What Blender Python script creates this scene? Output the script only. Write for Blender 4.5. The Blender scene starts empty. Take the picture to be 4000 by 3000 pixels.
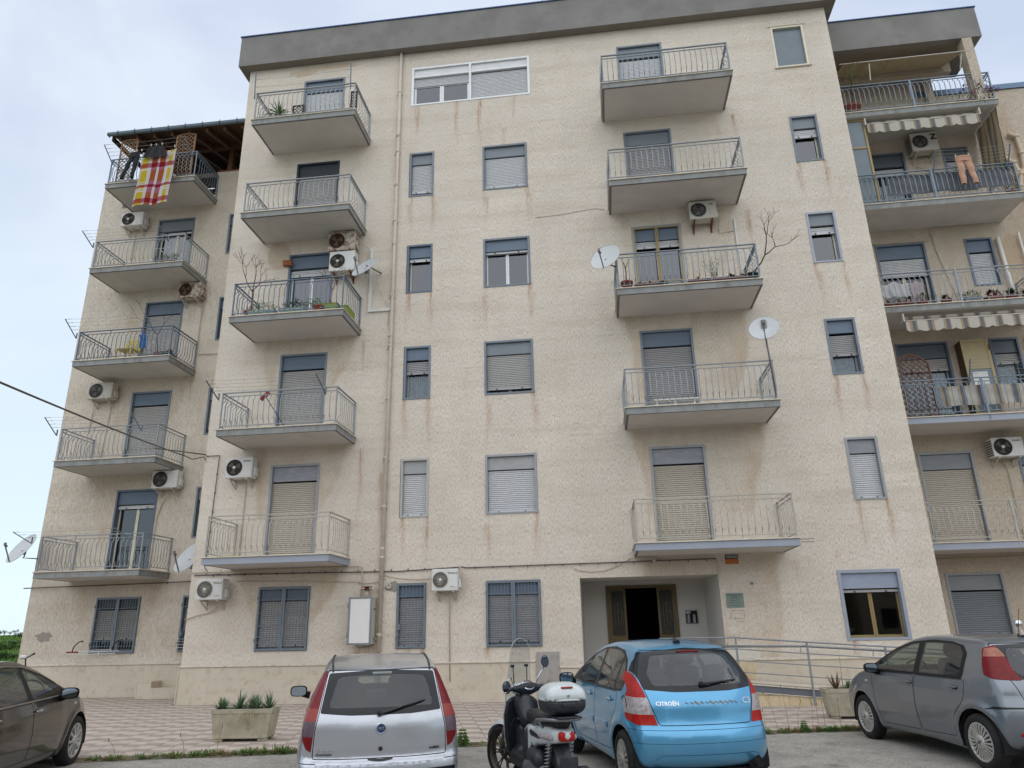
import bpy, bmesh, math, random
import numpy as np
from mathutils import Vector, Matrix
SC = bpy.context.scene
COL = SC.collection
rnd = random.Random(7)
R = math.radians
# ------------------------------------------------------------------ camera
cam_data = bpy.data.cameras.new('camera')
cam = bpy.data.objects.new('camera', cam_data)
COL.objects.link(cam)
_yaw, _pitch, _roll = -0.118026, 0.325332, -0.0215644
_cy, _sy, _cp, _sp = math.cos(_yaw), math.sin(_yaw), math.cos(_pitch), math.sin(_pitch)
_f = Vector((_sy * _cp, _cy * _cp, _sp))
_r = Vector((_cy, -_sy, 0))
_u = _r.cross(_f)
_r2 = _r * math.cos(_roll) + _u * math.sin(_roll)
_u2 = _u * math.cos(_roll) - _r * math.sin(_roll)
cam.matrix_world = Matrix(((_r2.x, _u2.x, -_f.x, 0), (_r2.y, _u2.y, -_f.y, -17.754), (_r2.z, _u2.z, -_f.z, 1.6), (0, 0, 0, 1)))
cam_data.sensor_width = 36
cam_data.lens = 2822.09 / 4000 * 36
cam_data.clip_start = 0.1
cam_data.clip_end = 5000
SC.camera = cam
# ------------------------------------------------------------------ world, sun, exposure
SUN_EL, SUN_AZ = R(60), R(168)          # azimuth measured from +Y clockwise
world = bpy.data.worlds.new('World')
SC.world = world
world.use_nodes = True
wn, wl = world.node_tree.nodes, world.node_tree.links
wn.clear()
w_out = wn.new('ShaderNodeOutputWorld')
w_sky = wn.new('ShaderNodeTexSky')
w_sky.sky_type = 'NISHITA'
w_sky.sun_disc = False
w_sky.sun_elevation = SUN_EL
w_sky.sun_rotation = SUN_AZ
w_bg1 = wn.new('ShaderNodeBackground')
w_bg1.inputs['Strength'].default_value = 0.09
wl.new(w_sky.outputs[0], w_bg1.inputs['Color'])
w_tc = wn.new('ShaderNodeTexCoord')
w_map = wn.new('ShaderNodeMapping')
w_map.inputs['Scale'].default_value = (1.0, 1.0, 1.7)
wl.new(w_tc.outputs['Generated'], w_map.inputs['Vector'])
w_n = wn.new('ShaderNodeTexNoise')
w_n.inputs['Scale'].default_value = 2.6
w_n.inputs['Detail'].default_value = 5
w_n.inputs['Roughness'].default_value = 0.5
w_n.inputs['Distortion'].default_value = 0.35
wl.new(w_map.outputs[0], w_n.inputs['Vector'])
w_ramp = wn.new('ShaderNodeValToRGB')
w_ramp.color_ramp.elements[0].position = 0.36
w_ramp.color_ramp.elements[0].color = (0.55, 0.63, 0.78, 1)
w_ramp.color_ramp.elements[1].position = 0.66
w_ramp.color_ramp.elements[1].color = (0.78, 0.85, 0.94, 1)
wl.new(w_n.outputs['Fac'], w_ramp.inputs[0])
# paler and greener towards the horizon, as thin overcast is
w_sep = wn.new('ShaderNodeSeparateXYZ')
wl.new(w_tc.outputs['Generated'], w_sep.inputs[0])
w_mr = wn.new('ShaderNodeMapRange')
w_mr.inputs['From Min'].default_value = 0.02
w_mr.inputs['From Max'].default_value = 0.55
wl.new(w_sep.outputs['Z'], w_mr.inputs['Value'])
w_mix0 = wn.new('ShaderNodeMixRGB')
w_mix0.inputs[1].default_value = (0.74, 0.88, 0.95, 1)
wl.new(w_mr.outputs[0], w_mix0.inputs[0])
wl.new(w_ramp.outputs[0], w_mix0.inputs[2])
w_bg2 = wn.new('ShaderNodeBackground')
w_bg2.inputs['Strength'].default_value = 0.82
wl.new(w_mix0.outputs[0], w_bg2.inputs['Color'])
w_mix = wn.new('ShaderNodeMixShader')
w_mix.inputs[0].default_value = 0.86
wl.new(w_bg1.outputs[0], w_mix.inputs[1])
wl.new(w_bg2.outputs[0], w_mix.inputs[2])
wl.new(w_mix.outputs[0], w_out.inputs['Surface'])
sun_data = bpy.data.lights.new('sun', 'SUN')
sun_data.energy = 1.3
sun_data.angle = R(110)
sun_data.color = (1.0, 0.95, 0.88)
sun = bpy.data.objects.new('sun', sun_data)
COL.objects.link(sun)
_sd = Vector((math.sin(SUN_AZ) * math.cos(SUN_EL), math.cos(SUN_AZ) * math.cos(SUN_EL), math.sin(SUN_EL)))
sun.rotation_euler = _sd.to_track_quat('Z', 'Y').to_euler()
SC.view_settings.view_transform = 'Standard'
SC.view_settings.look = 'None'
SC.view_settings.gamma = 1
SC.view_settings.use_curve_mapping = False
SC.view_settings.exposure = 0.55
SC.render.engine = 'CYCLES'
SC.cycles.max_bounces = 6
SC.cycles.diffuse_bounces = 3
SC.cycles.glossy_bounces = 3
SC.cycles.transmission_bounces = 4
SC.cycles.transparent_max_bounces = 12
SC.cycles.use_denoising = True
# ------------------------------------------------------------------ materials
def lin(c):
 """'#rrggbb' to linear rgb"""
 if not isinstance(c, str):
  return tuple(c)
 c = c.lstrip('#')
 v = [int(c[i:i + 2], 16) / 255 for i in (0, 2, 4)]
 return tuple(((x + .055) / 1.055) ** 2.4 if x > .04045 else x / 12.92 for x in v)
MATS = {}
def mat(name, col, rough=.6, metal=0.0, var=.12, scale=6.0, bump=0.0, bscale=60.0, coat=0.0, spec=.5,
  dirt=None, dirt_amt=.0, dirt_scale=3.0, dirt_lo=.5, stretch=(1, 1, 1), coord='pos', alpha=1.0, trans=0.0, sheen=0.0, spots=None):
 if name in MATS:
  return MATS[name]
 m = bpy.data.materials.new(name)
 m.use_nodes = True
 N, L = m.node_tree.nodes, m.node_tree.links
 b = N['Principled BSDF']
 c = lin(col)
 if coord == 'pos':
  g = N.new('ShaderNodeNewGeometry').outputs['Position']
 else:
  g = N.new('ShaderNodeTexCoord').outputs['Object']
 mp = N.new('ShaderNodeMapping')
 mp.inputs['Scale'].default_value = stretch
 L.new(g, mp.inputs['Vector'])
 g = mp.outputs[0]
 n = N.new('ShaderNodeTexNoise')
 n.inputs['Scale'].default_value = scale
 n.inputs['Detail'].default_value = 5
 L.new(g, n.inputs['Vector'])
 r = N.new('ShaderNodeValToRGB')
 r.color_ramp.elements[0].position = .3
 r.color_ramp.elements[1].position = .7
 r.color_ramp.elements[0].color = (*[x * (1 - var) for x in c], 1)
 r.color_ramp.elements[1].color = (*[min(1, x * (1 + var)) for x in c], 1)
 L.new(n.outputs['Fac'], r.inputs[0])
 out = r.outputs[0]
 if dirt is not None:
  n2 = N.new('ShaderNodeTexNoise')
  n2.inputs['Scale'].default_value = dirt_scale
  n2.inputs['Detail'].default_value = 8
  n2.inputs['Roughness'].default_value = .65
  L.new(g, n2.inputs['Vector'])
  r2 = N.new('ShaderNodeMapRange')
  r2.inputs['From Min'].default_value = dirt_lo
  r2.inputs['From Max'].default_value = dirt_lo + .14
  r2.inputs['To Max'].default_value = dirt_amt
  L.new(n2.outputs['Fac'], r2.inputs['Value'])
  mx = N.new('ShaderNodeMixRGB')
  mx.inputs[2].default_value = (*lin(dirt), 1)
  L.new(r2.outputs[0], mx.inputs[0])
  L.new(out, mx.inputs[1])
  out = mx.outputs[0]
 L.new(out, b.inputs['Base Color'])
 b.inputs['Roughness'].default_value = rough
 b.inputs['Metallic'].default_value = metal
 b.inputs['Specular IOR Level'].default_value = spec
 b.inputs['Coat Weight'].default_value = coat
 b.inputs['Coat Roughness'].default_value = .06
 b.inputs['Alpha'].default_value = alpha
 b.inputs['Transmission Weight'].default_value = trans
 if sheen:
  b.inputs['Sheen Weight'].default_value = sheen
 if bump:
  nb = N.new('ShaderNodeTexNoise')
  nb.inputs['Scale'].default_value = bscale
  nb.inputs['Detail'].default_value = 3
  L.new(g, nb.inputs['Vector'])
  bp = N.new('ShaderNodeBump')
  bp.inputs['Strength'].default_value = .6
  bp.inputs['Distance'].default_value = bump
  L.new(nb.outputs['Fac'], bp.inputs['Height'])
  L.new(bp.outputs[0], b.inputs['Normal'])
 MATS[name] = m
 return m
def glass_mat(name, tint, mixf=.75, rough=.02, ior=1.5):
 """window glass: clear tinted pass-through plus mirror reflection by angle"""
 if name in MATS:
  return MATS[name]
 m = bpy.data.materials.new(name)
 m.use_nodes = True
 N, L = m.node_tree.nodes, m.node_tree.links
 N.clear()
 o = N.new('ShaderNodeOutputMaterial')
 tr = N.new('ShaderNodeBsdfTransparent')
 tr.inputs[0].default_value = (*lin(tint), 1)
 gl = N.new('ShaderNodeBsdfGlossy')
 gl.inputs['Roughness'].default_value = rough
 gl.inputs['Color'].default_value = (.95, .97, 1, 1)
 lw = N.new('ShaderNodeLayerWeight')
 lw.inputs['Blend'].default_value = .5
 pw = N.new('ShaderNodeMath')
 pw.operation = 'POWER'
 pw.inputs[1].default_value = 3.2
 L.new(lw.outputs['Facing'], pw.inputs[0])
 mr = N.new('ShaderNodeMapRange')
 f0 = ((ior - 1) / (ior + 1)) ** 2 * 1.2
 mr.inputs['To Min'].default_value = f0
 mr.inputs['To Max'].default_value = mixf
 L.new(pw.outputs[0], mr.inputs['Value'])
 mx = N.new('ShaderNodeMixShader')
 L.new(mr.outputs[0], mx.inputs[0])
 L.new(tr.outputs[0], mx.inputs[1])
 L.new(gl.outputs[0], mx.inputs[2])
 L.new(mx.outputs[0], o.inputs['Surface'])
 MATS[name] = m
 return m
def plaster(name, base='#d9cfc2', groove='#ab9d89', ochre='#b08e62', rust='#9a6430', light='#d9d3c8'):
 """hand-scratched exterior plaster; rust / ochre / light patches come from the wall's stain attribute"""
 m = bpy.data.materials.new(name)
 m.use_nodes = True
 N, L = m.node_tree.nodes, m.node_tree.links
 b = N['Principled BSDF']
 pos = N.new('ShaderNodeNewGeometry').outputs['Position']
 def noise(scale, st=(1, 1, 1), detail=4, rough=.55, dist=0.0):
  mp = N.new('ShaderNodeMapping')
  mp.inputs['Scale'].default_value = st
  L.new(pos, mp.inputs['Vector'])
  n = N.new('ShaderNodeTexNoise')
  n.inputs['Scale'].default_value = scale
  n.inputs['Detail'].default_value = detail
  n.inputs['Roughness'].default_value = rough
  n.inputs['Distortion'].default_value = dist
  L.new(mp.outputs[0], n.inputs['Vector'])
  return n.outputs['Fac']
 def rng(v, a, b_, lo=0.0, hi=1.0):
  r = N.new('ShaderNodeMapRange')
  r.inputs['From Min'].default_value = a
  r.inputs['From Max'].default_value = b_
  r.inputs['To Min'].default_value = lo
  r.inputs['To Max'].default_value = hi
  L.new(v, r.inputs['Value'])
  return r.outputs[0]
 def mix(f, a, c):
  x = N.new('ShaderNodeMixRGB')
  if isinstance(f, float):
   x.inputs[0].default_value = f
  else:
   L.new(f, x.inputs[0])
  for i, v in ((1, a), (2, c)):
   if isinstance(v, tuple):
    x.inputs[i].default_value = (*v, 1)
   else:
    L.new(v, x.inputs[i])
  return x.outputs[0]
 def mul(a, c):
  x = N.new('ShaderNodeMath')
  x.operation = 'MULTIPLY'
  x.use_clamp = True
  for i, v in ((0, a), (1, c)):
   if isinstance(v, float):
    x.inputs[i].default_value = v
   else:
    L.new(v, x.inputs[i])
  return x.outputs[0]
 def add(a, c):
  x = N.new('ShaderNodeMath')
  x.operation = 'ADD'
  for i, v in ((0, a), (1, c)):
   if isinstance(v, float):
    x.inputs[i].default_value = v
   else:
    L.new(v, x.inputs[i])
  return x.outputs[0]
 at = N.new('ShaderNodeAttribute')
 at.attribute_name = 'stain'
 sp = N.new('ShaderNodeSeparateColor')
 L.new(at.outputs['Color'], sp.inputs[0])
 scr = noise(22.0, (2.6, 2.6, .6), 3, .7, .2)          # vertical strokes, 2 cm wide
 fine = noise(52.0, (2.0, 2.0, .7), 2, .6)
 grv = rng(scr, .50, .66)
 blot = noise(.55, (1, 1, .6), 5, .6)
 mid = noise(2.6, (1.2, 1.2, .5), 5, .62)
 bcol = mix(rng(blot, .38, .66), tuple(x * .94 for x in lin(base)), tuple(min(1, x * 1.06) for x in lin(base)))
 bcol = mix(mul(rng(mid, .52, .74), .25), bcol, lin('#c4b095'))
 bcol = mix(mul(rng(noise(1.1, (.22, .22, 2.6), 4, .6), .48, .7), .30), bcol, lin('#b3a48f'))
 bcol = mix(mul(rng(noise(.9, (.8, .8, .5), 6, .7, .6), .56, .66), .28), bcol, lin('#d8d2ca'))
 bcol = mix(mul(grv, .42), bcol, lin(groove))
 bcol = mix(mul(rng(fine, .55, .75), .22), bcol, tuple(x * .8 for x in lin(groove)))
 # ochre: older paint that the balconies shelter
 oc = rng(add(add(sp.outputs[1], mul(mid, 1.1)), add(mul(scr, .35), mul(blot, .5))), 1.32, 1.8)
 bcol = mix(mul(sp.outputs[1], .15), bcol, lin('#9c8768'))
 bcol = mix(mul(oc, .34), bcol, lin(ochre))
 li = mul(sp.outputs[2], rng(mid, .35, .6, .4, 1.0))
 bcol = mix(mul(li, .7), bcol, lin(light))
 ru = mul(sp.outputs[0], rng(noise(5.0, (3, 3, .4), 4, .6), .36, .60, .15, 1.0))
 bcol = mix(mul(ru, .85), bcol, lin(rust))
 L.new(bcol, b.inputs['Base Color'])
 b.inputs['Roughness'].default_value = .93
 b.inputs['Specular IOR Level'].default_value = .25
 bp = N.new('ShaderNodeBump')
 bp.inputs['Strength'].default_value = .8
 bp.inputs['Distance'].default_value = .011
 bp.invert = True
 L.new(add(mul(grv, .8), mul(fine, .4)), bp.inputs['Height'])
 L.new(bp.outputs[0], b.inputs['Normal'])
 MATS[name] = m
 return m
# ------------------------------------------------------------------ mesh builder
class MB:
 def __init__(s):
  s.v, s.f, s.m, s.sm = [], [], [], []
 def add(s, vs, fs, mi=0, smooth=False, T=None):
  o = len(s.v)
  if T is not None:
   vs = [T @ Vector(p) for p in vs]
  s.v += [tuple(p) for p in vs]
  s.f += [tuple(i + o for i in f) for f in fs]
  s.m += [mi] * len(fs)
  s.sm += [smooth] * len(fs)
  return s
 def box(s, x0, x1, y0, y1, z0, z1, mi=0, T=None):
  vs = [(x0, y0, z0), (x1, y0, z0), (x1, y1, z0), (x0, y1, z0), (x0, y0, z1), (x1, y0, z1), (x1, y1, z1), (x0, y1, z1)]
  return s.add(vs, [(3, 2, 1, 0), (4, 5, 6, 7), (0, 1, 5, 4), (1, 2, 6, 5), (2, 3, 7, 6), (3, 0, 4, 7)], mi, False, T)
 def bevbox(s, x0, x1, y0, y1, z0, z1, b=.01, mi=0, T=None):
  """box with its 12 edges chamfered"""
  c = ((x0 + x1) / 2, (y0 + y1) / 2, (z0 + z1) / 2)
  h = ((x1 - x0) / 2, (y1 - y0) / 2, (z1 - z0) / 2)
  b = min(b, *[q * .49 for q in h])
  vs, idx = [], {}
  for ax in range(3):
   for sx in (-1, 1):
    for sy in (-1, 1):
     for sz in (-1, 1):
      sg = (sx, sy, sz)
      p = [c[i] + sg[i] * (h[i] if i == ax else h[i] - b) for i in range(3)]
      idx[(ax, sg)] = len(vs)
      vs.append(p)
  fs = []
  for ax in range(3):
   o = [i for i in range(3) if i != ax]
   for sgn in (-1, 1):
    q = []
    for a, d in ((-1, -1), (1, -1), (1, 1), (-1, 1)):
     g = [0, 0, 0]
     g[ax] = sgn
     g[o[0]] = a
     g[o[1]] = d
     q.append(idx[(ax, tuple(g))])
    flip = (sgn < 0) ^ (ax == 1)
    fs.append(tuple(reversed(q)) if flip else tuple(q))
  for ax in range(3):
   o = [i for i in range(3) if i != ax]
   for a in (-1, 1):
    for d in (-1, 1):
     g1, g2 = [0, 0, 0], [0, 0, 0]
     g1[o[0]] = g2[o[0]] = a
     g1[o[1]] = g2[o[1]] = d
     g1[ax], g2[ax] = -1, 1
     fs.append((idx[(o[0], tuple(g1))], idx[(o[0], tuple(g2))], idx[(o[1], tuple(g2))], idx[(o[1], tuple(g1))]))
  for a in (-1, 1):
   for d in (-1, 1):
    for e in (-1, 1):
     fs.append(tuple(idx[(ax, (a, d, e))] for ax in range(3)))
  return s.add(vs, fs, mi, False, T)
 def obox(s, p0, p1, w, h, mi=0, up=(0, 0, 1)):
  """bar of rectangular section w (sideways) x h (along up) from p0 to p1"""
  p0, p1 = Vector(p0), Vector(p1)
  d = (p1 - p0).normalized()
  up = Vector(up)
  sd = d.cross(up)
  if sd.length < 1e-4:
   sd = d.cross(Vector((1, 0, 0)))
  sd.normalize()
  u = sd.cross(d).normalized()
  vs = []
  for p in (p0, p1):
   for a, c in ((-1, -1), (1, -1), (1, 1), (-1, 1)):
    vs.append(p + sd * (a * w / 2) + u * (c * h / 2))
  return s.add(vs, [(0, 1, 2, 3), (7, 6, 5, 4), (0, 4, 5, 1), (1, 5, 6, 2), (2, 6, 7, 3), (3, 7, 4, 0)], mi)
 def tube(s, pts, r, n=6, mi=0, cap=True, smooth=True):
  pts = [Vector(p) for p in pts]
  rs = r if isinstance(r, (list, tuple)) else [r] * len(pts)
  t0 = (pts[1] - pts[0]).normalized()
  nr = t0.orthogonal().normalized()
  vs, fs = [], []
  for i, p in enumerate(pts):
   if i == 0:
    t = t0
   elif i == len(pts) - 1:
    t = (pts[i] - pts[i - 1]).normalized()
   else:
    t = ((pts[i + 1] - pts[i]).normalized() + (pts[i] - pts[i - 1]).normalized())
    t = t.normalized() if t.length > 1e-6 else t0
   nr = (nr - t * nr.dot(t))
   nr = nr.normalized() if nr.length > 1e-6 else t.orthogonal().normalized()
   bi = t.cross(nr)
   for k in range(n):
    a = 2 * math.pi * k / n
    vs.append(p + (nr * math.cos(a) + bi * math.sin(a)) * rs[i])
  for i in range(len(pts) - 1):
   for k in range(n):
    a, c = i * n + k, i * n + (k + 1) % n
    fs.append((a, c, c + n, a + n))
  s.add(vs, fs, mi, smooth)
  if cap:
   o = len(s.v) - len(vs)
   s.f.append(tuple(o + k for k in reversed(range(n))))
   s.f.append(tuple(o + (len(pts) - 1) * n + k for k in range(n)))
   s.m += [mi, mi]
   s.sm += [False, False]
  return s
 def lathe(s, prof, n=16, mi=0, T=None, smooth=True, a0=0, a1=2 * math.pi):
  """prof: list of (r, z) turned about Z"""
  full = abs(a1 - a0 - 2 * math.pi) < 1e-6
  k = n if full else n + 1
  vs = [(r * math.cos(a0 + (a1 - a0) * i / n), r * math.sin(a0 + (a1 - a0) * i / n), z) for r, z in prof for i in range(k)]
  fs = []
  for j in range(len(prof) - 1):
   for i in range(n):
    a, c = j * k + i, j * k + (i + 1) % k
    fs.append((a, c, c + k, a + k))
  return s.add(vs, fs, mi, smooth, T)
 def ring(s, c, r, rr, ax='y', n=24, m=5, mi=0):
  T = Matrix.Translation(c) @ {'z': Matrix(), 'y': Matrix.Rotation(math.pi / 2, 4, 'X'), 'x': Matrix.Rotation(math.pi / 2, 4, 'Y')}[ax]
  prof = [(r + rr * math.cos(2 * math.pi * k / m), rr * math.sin(2 * math.pi * k / m)) for k in range(m + 1)]
  return s.lathe(prof, n, mi, T)
 def disc(s, c, r, ax='y', n=24, mi=0, sgn=-1):
  pts = []
  for i in range(n):
   a = 2 * math.pi * i / n
   u, w = r * math.cos(a), r * math.sin(a)
   pts.append({'y': (c[0] + u, c[1], c[2] + w), 'x': (c[0], c[1] + u, c[2] + w), 'z': (c[0] + u, c[1] + w, c[2])}[ax])
  f = tuple(range(n))
  return s.add(pts, [f if sgn < 0 else tuple(reversed(f))], mi)
 def poly(s, pts, mi=0):
  return s.add(pts, [tuple(range(len(pts)))], mi)
 def grid(s, fn, nu, nv, mi=0, smooth=True):
  vs = [fn(i / nu, j / nv) for j in range(nv + 1) for i in range(nu + 1)]
  fs = [(j * (nu + 1) + i, j * (nu + 1) + i + 1, (j + 1) * (nu + 1) + i + 1, (j + 1) * (nu + 1) + i) for j in range(nv) for i in range(nu)]
  return s.add(vs, fs, mi, smooth)
 def mesh(s, name, mats):
  me = bpy.data.meshes.new(name)
  me.from_pydata(s.v, [], s.f)
  if not isinstance(mats, (list, tuple)):
   mats = [mats]
  for m in mats:
   me.materials.append(m)
  me.polygons.foreach_set('material_index', s.m)
  me.polygons.foreach_set('use_smooth', s.sm)
  me.update()
  return me
def cube_sphere(mb, c, r, n=10, mi=0, T=None):
 prof = [(r[0] * math.sin(math.pi * k / n), -math.cos(math.pi * k / n)) for k in range(n + 1)]
 M_ = Matrix.Translation(c) @ Matrix.Diagonal((1, r[1] / r[0], r[2], 1))
 mb.lathe(prof, max(8, n + 4), mi, (T @ M_) if T is not None else M_)
 return mb
# ------------------------------------------------------------------ objects
def thing(name, label, cat, loc=(0, 0, 0), rot=(0, 0, 0), group=None):
 o = bpy.data.objects.new(name, None)
 COL.objects.link(o)
 o.empty_display_size = .1
 o.location = loc
 o.rotation_euler = rot
 tag(o, label, cat, group)
 return o
def tag(o, label=None, cat=None, group=None, kind=None):
 if label: o['label'] = label
 if cat: o['category'] = cat
 if group: o['group'] = group
 if kind: o['kind'] = kind
 return o
def basis_world(o):
 m = o.matrix_basis.copy()
 while o.parent is not None:
  o = o.parent
  m = o.matrix_basis @ m
 return m
def link(name, me, parent=None, world=True, loc=None):
 """world=True: the mesh is in world coordinates even under a parent"""
 o = bpy.data.objects.new(name, me)
 COL.objects.link(o)
 if parent is not None:
  o.parent = parent
  if world:
   inv = basis_world(parent).inverted()
   o.matrix_basis = inv @ Matrix.Translation(loc) if loc is not None else inv
  elif loc is not None:
   o.location = loc
 elif loc is not None:
  o.location = loc
 return o
def put(name, mb, mats, parent=None, world=True, loc=None, kind=None, label=None):
 o = link(name, mb.mesh(name, mats), parent, world, loc)
 if kind: o['kind'] = kind
 if label: o['label'] = label
 return o
def copy_tree(o, parent=None):
 c = o.copy()
 COL.objects.link(c)
 if parent is not None:
  c.parent = parent
 for ch in list(o.children):
  copy_tree(ch, c)
 return c
_font_cache = {}
def text_mesh(txt, size, depth=.002, align='CENTER', bold=0.0, shear=0.0, sx=1.0):
 cu = bpy.data.curves.new('text', 'FONT')
 cu.body = txt
 cu.size = size
 cu.extrude = depth
 cu.align_x = align
 cu.align_y = 'CENTER'
 cu.offset = bold
 cu.shear = shear
 cu.resolution_u = 2
 ob = bpy.data.objects.new('text', cu)
 COL.objects.link(ob)
 dg = bpy.context.evaluated_depsgraph_get()
 me = bpy.data.meshes.new_from_object(ob.evaluated_get(dg))
 bpy.data.objects.remove(ob)
 bpy.data.curves.remove(cu)
 if sx != 1.0:
  me.transform(Matrix.Diagonal((sx, 1, 1, 1)))
 return me
def put_text(name, txt, size, m, M_, parent=None, world=True, depth=.002, align='CENTER', bold=0.0, shear=0.0, sx=1.0):
 """text facing -Y at matrix M_ (text plane XZ)"""
 me = text_mesh(txt, size, depth, align, bold, shear, sx)
 me.transform(M_ @ Matrix.Rotation(math.pi / 2, 4, 'X'))
 me.materials.clear()
 me.materials.append(m)
 me.name = name
 return link(name, me, parent, world)
# ------------------------------------------------------------------ material library
m_plaster = plaster('plaster')
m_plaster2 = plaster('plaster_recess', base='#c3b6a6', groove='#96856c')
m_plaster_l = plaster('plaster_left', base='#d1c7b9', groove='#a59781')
m_fascia = mat('grey_render', '#7e7c79', .95, var=.10, scale=1.3, bump=.006, bscale=40, dirt='#6d6a66', dirt_amt=.55, dirt_scale=1.1, dirt_lo=.48)
m_soffit = mat('grey_soffit', '#77726a', .95, var=.12, scale=2, bump=.004, bscale=30, dirt='#99938a', dirt_amt=.5, dirt_scale=4, dirt_lo=.62)
m_coping = mat('blue_metal_coping', '#36496e', .4, .6, var=.1)
m_slab = mat('balcony_underside', '#c2bfba', .9, var=.08, scale=2, bump=.002, bscale=30, dirt='#d2cbc1', dirt_amt=.8, dirt_scale=3.0, dirt_lo=.60)
m_slab_clean = mat('balcony_underside_clean', '#c4c0bb', .9, var=.05, scale=2)
m_edge = mat('balcony_fascia_grey', '#878988', .85, var=.14, scale=5, bump=.002, bscale=40, dirt='#6f6a62', dirt_amt=.6, dirt_scale=3.2, dirt_lo=.52, stretch=(1, 1, .5))
m_edge_blue = mat('balcony_fascia_blue', '#949aa6', .6, var=.05, scale=4)
m_drip = mat('balcony_border_grey', '#6f6d6e', .85, var=.1, scale=6)
m_marble = mat('cream_marble', '#c9bfae', .5, var=.12, scale=9, dirt='#8e8270', dirt_amt=.6, dirt_scale=7, dirt_lo=.55)
m_rail = {}
for k, c, d, da in (('blue', '#76838f', '#59626c', .3), ('grey', '#8b9197', '#6d6f70', .3), ('pale', '#a8a49c', '#7b5235', .45), ('dark', '#616d7e', '#474f5b', .3)):
 m_rail[k] = mat('rail_' + k, c, .55, .15, var=.08, scale=8, dirt=d, dirt_amt=da, dirt_scale=11, dirt_lo=.55)
m_frame = {}
for k, c in (('blue', '#6a747e'), ('deep', '#556273'), ('navy', '#2c3540'), ('grey', '#8f9296'), ('pale', '#a5a4a0'), ('gold', '#8d7b50'), ('white', '#d8dadb'), ('ivory', '#cfc9b4'), ('lilac', '#939aa6')):
 m_frame[k] = mat('frame_' + k, c, .42, .25 if k in ('gold',) else .1, var=.06, scale=5, dirt='#5d6165', dirt_amt=.18, dirt_scale=9, dirt_lo=.58)
m_box = {}
for k, c in (('blue', '#5d6c7d'), ('steel', '#737b82'), ('grey', '#83868b'), ('worn', '#8a8d96'), ('dark', '#31383f'), ('pale', '#999a9b'), ('lilac', '#8d96a8'), ('white', '#cfd0d0'), ('shade', '#565f68')):
 m_box[k] = mat('shutter_box_' + k, c, .5, .05, var=.07, scale=3, dirt='#a3a5ab' if k == 'worn' else '#5f6367', dirt_amt=.7 if k == 'worn' else .15, dirt_scale=8, dirt_lo=.5, stretch=(.5, 1, 1.6))
m_slat = {}
for k, c in (('white', '#c3c4c6'), ('cream', '#b8b0a3'), ('grey', '#a6a4a2'), ('lilac', '#999799'), ('steel', '#7c8287'), ('old', '#9a9893')):
 m_slat[k] = mat('slat_' + k, c, .55, 0, var=.06, scale=12, dirt='#7e7466', dirt_amt=.25, dirt_scale=14, dirt_lo=.55)
m_dark = mat('dark_void', '#14161a', .9, var=.1)
m_black = mat('black_plastic', '#16181b', .45, var=.1)
m_glass = glass_mat('window_glass', '#d3dadd', .55)
m_glass_dk = glass_mat('window_glass_mirror', '#62707c', .8, .03, 1.9)
m_frost = mat('frosted_glass', '#66727a', .35, var=.08, scale=2)
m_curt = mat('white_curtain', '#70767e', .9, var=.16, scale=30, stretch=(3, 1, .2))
m_lace = mat('lace_curtain', '#cfd1d6', .95, var=.05, scale=4, dirt='#4a4f58', dirt_amt=.8, dirt_scale=26, dirt_lo=.47)
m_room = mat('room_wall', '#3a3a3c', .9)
m_white = mat('white_enamel', '#cfcecb', .45, var=.04, scale=4, dirt='#a39b8e', dirt_amt=.3, dirt_scale=6, dirt_lo=.56)
m_ivory = mat('ivory_enamel', '#b9b4a8', .5, var=.05, scale=4, dirt='#8b7c66', dirt_amt=.4, dirt_scale=7, dirt_lo=.54)
m_rusty = mat('rusty_enamel', '#b5aea2', .7, var=.08, scale=4, dirt='#6e3a1b', dirt_amt=.95, dirt_scale=9, dirt_lo=.47)
m_rust = mat('rust', '#6a3c22', .85, var=.3, scale=14)
m_pipe = mat('cream_pipe', '#bdb1a3', .7, var=.08, scale=3, dirt='#9c8568', dirt_amt=.4, dirt_scale=5, dirt_lo=.54)
m_pipe_w = mat('white_trunking', '#cfccc6', .6, var=.05)
m_cable = mat('grey_cable', '#5b5450', .8, var=.15, scale=20)
m_cable_w = mat('cream_cable', '#b5a892', .8, var=.1, scale=20)
m_steel = mat('galvanised_steel', '#8c8f93', .42, .75, var=.1, scale=12, dirt='#6b655d', dirt_amt=.35, dirt_scale=10, dirt_lo=.56)
m_railpaint = mat('ramp_rail_grey', '#85888d', .5, .3, var=.1, scale=12)
m_tile_p = mat('plinth_tile', '#c4b9a8', .35, var=.05, scale=1.5, dirt='#a8967b', dirt_amt=.5, dirt_scale=5, dirt_lo=.52)
m_tile_r = mat('ramp_tile', '#c6b596', .35, var=.07, scale=5, dirt='#b59569', dirt_amt=.5, dirt_scale=9, dirt_lo=.5)
m_joint = mat('tile_joint', '#ac9f88', .9, var=.1)
m_pink = mat('paving_pink', '#988a81', .85, var=.10, scale=3, bump=.0015, bscale=120, dirt='#6f625a', dirt_amt=.55, dirt_scale=8, dirt_lo=.55)
m_cream = mat('paving_cream', '#b1a599', .85, var=.10, scale=3, bump=.0015, bscale=120, dirt='#8a7a6a', dirt_amt=.55, dirt_scale=8, dirt_lo=.55)
m_grout = mat('paving_joint', '#7a6d60', .95, var=.2, scale=30)
m_wood = mat('brown_wood', '#5b3b28', .7, var=.25, scale=12, stretch=(1, 1, 5))
m_wood2 = mat('pale_lattice_wood', '#8a6a4e', .75, var=.2, scale=12)
m_gutter = mat('grey_gutter', '#6d7a86', .4, .5, var=.08)
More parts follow.
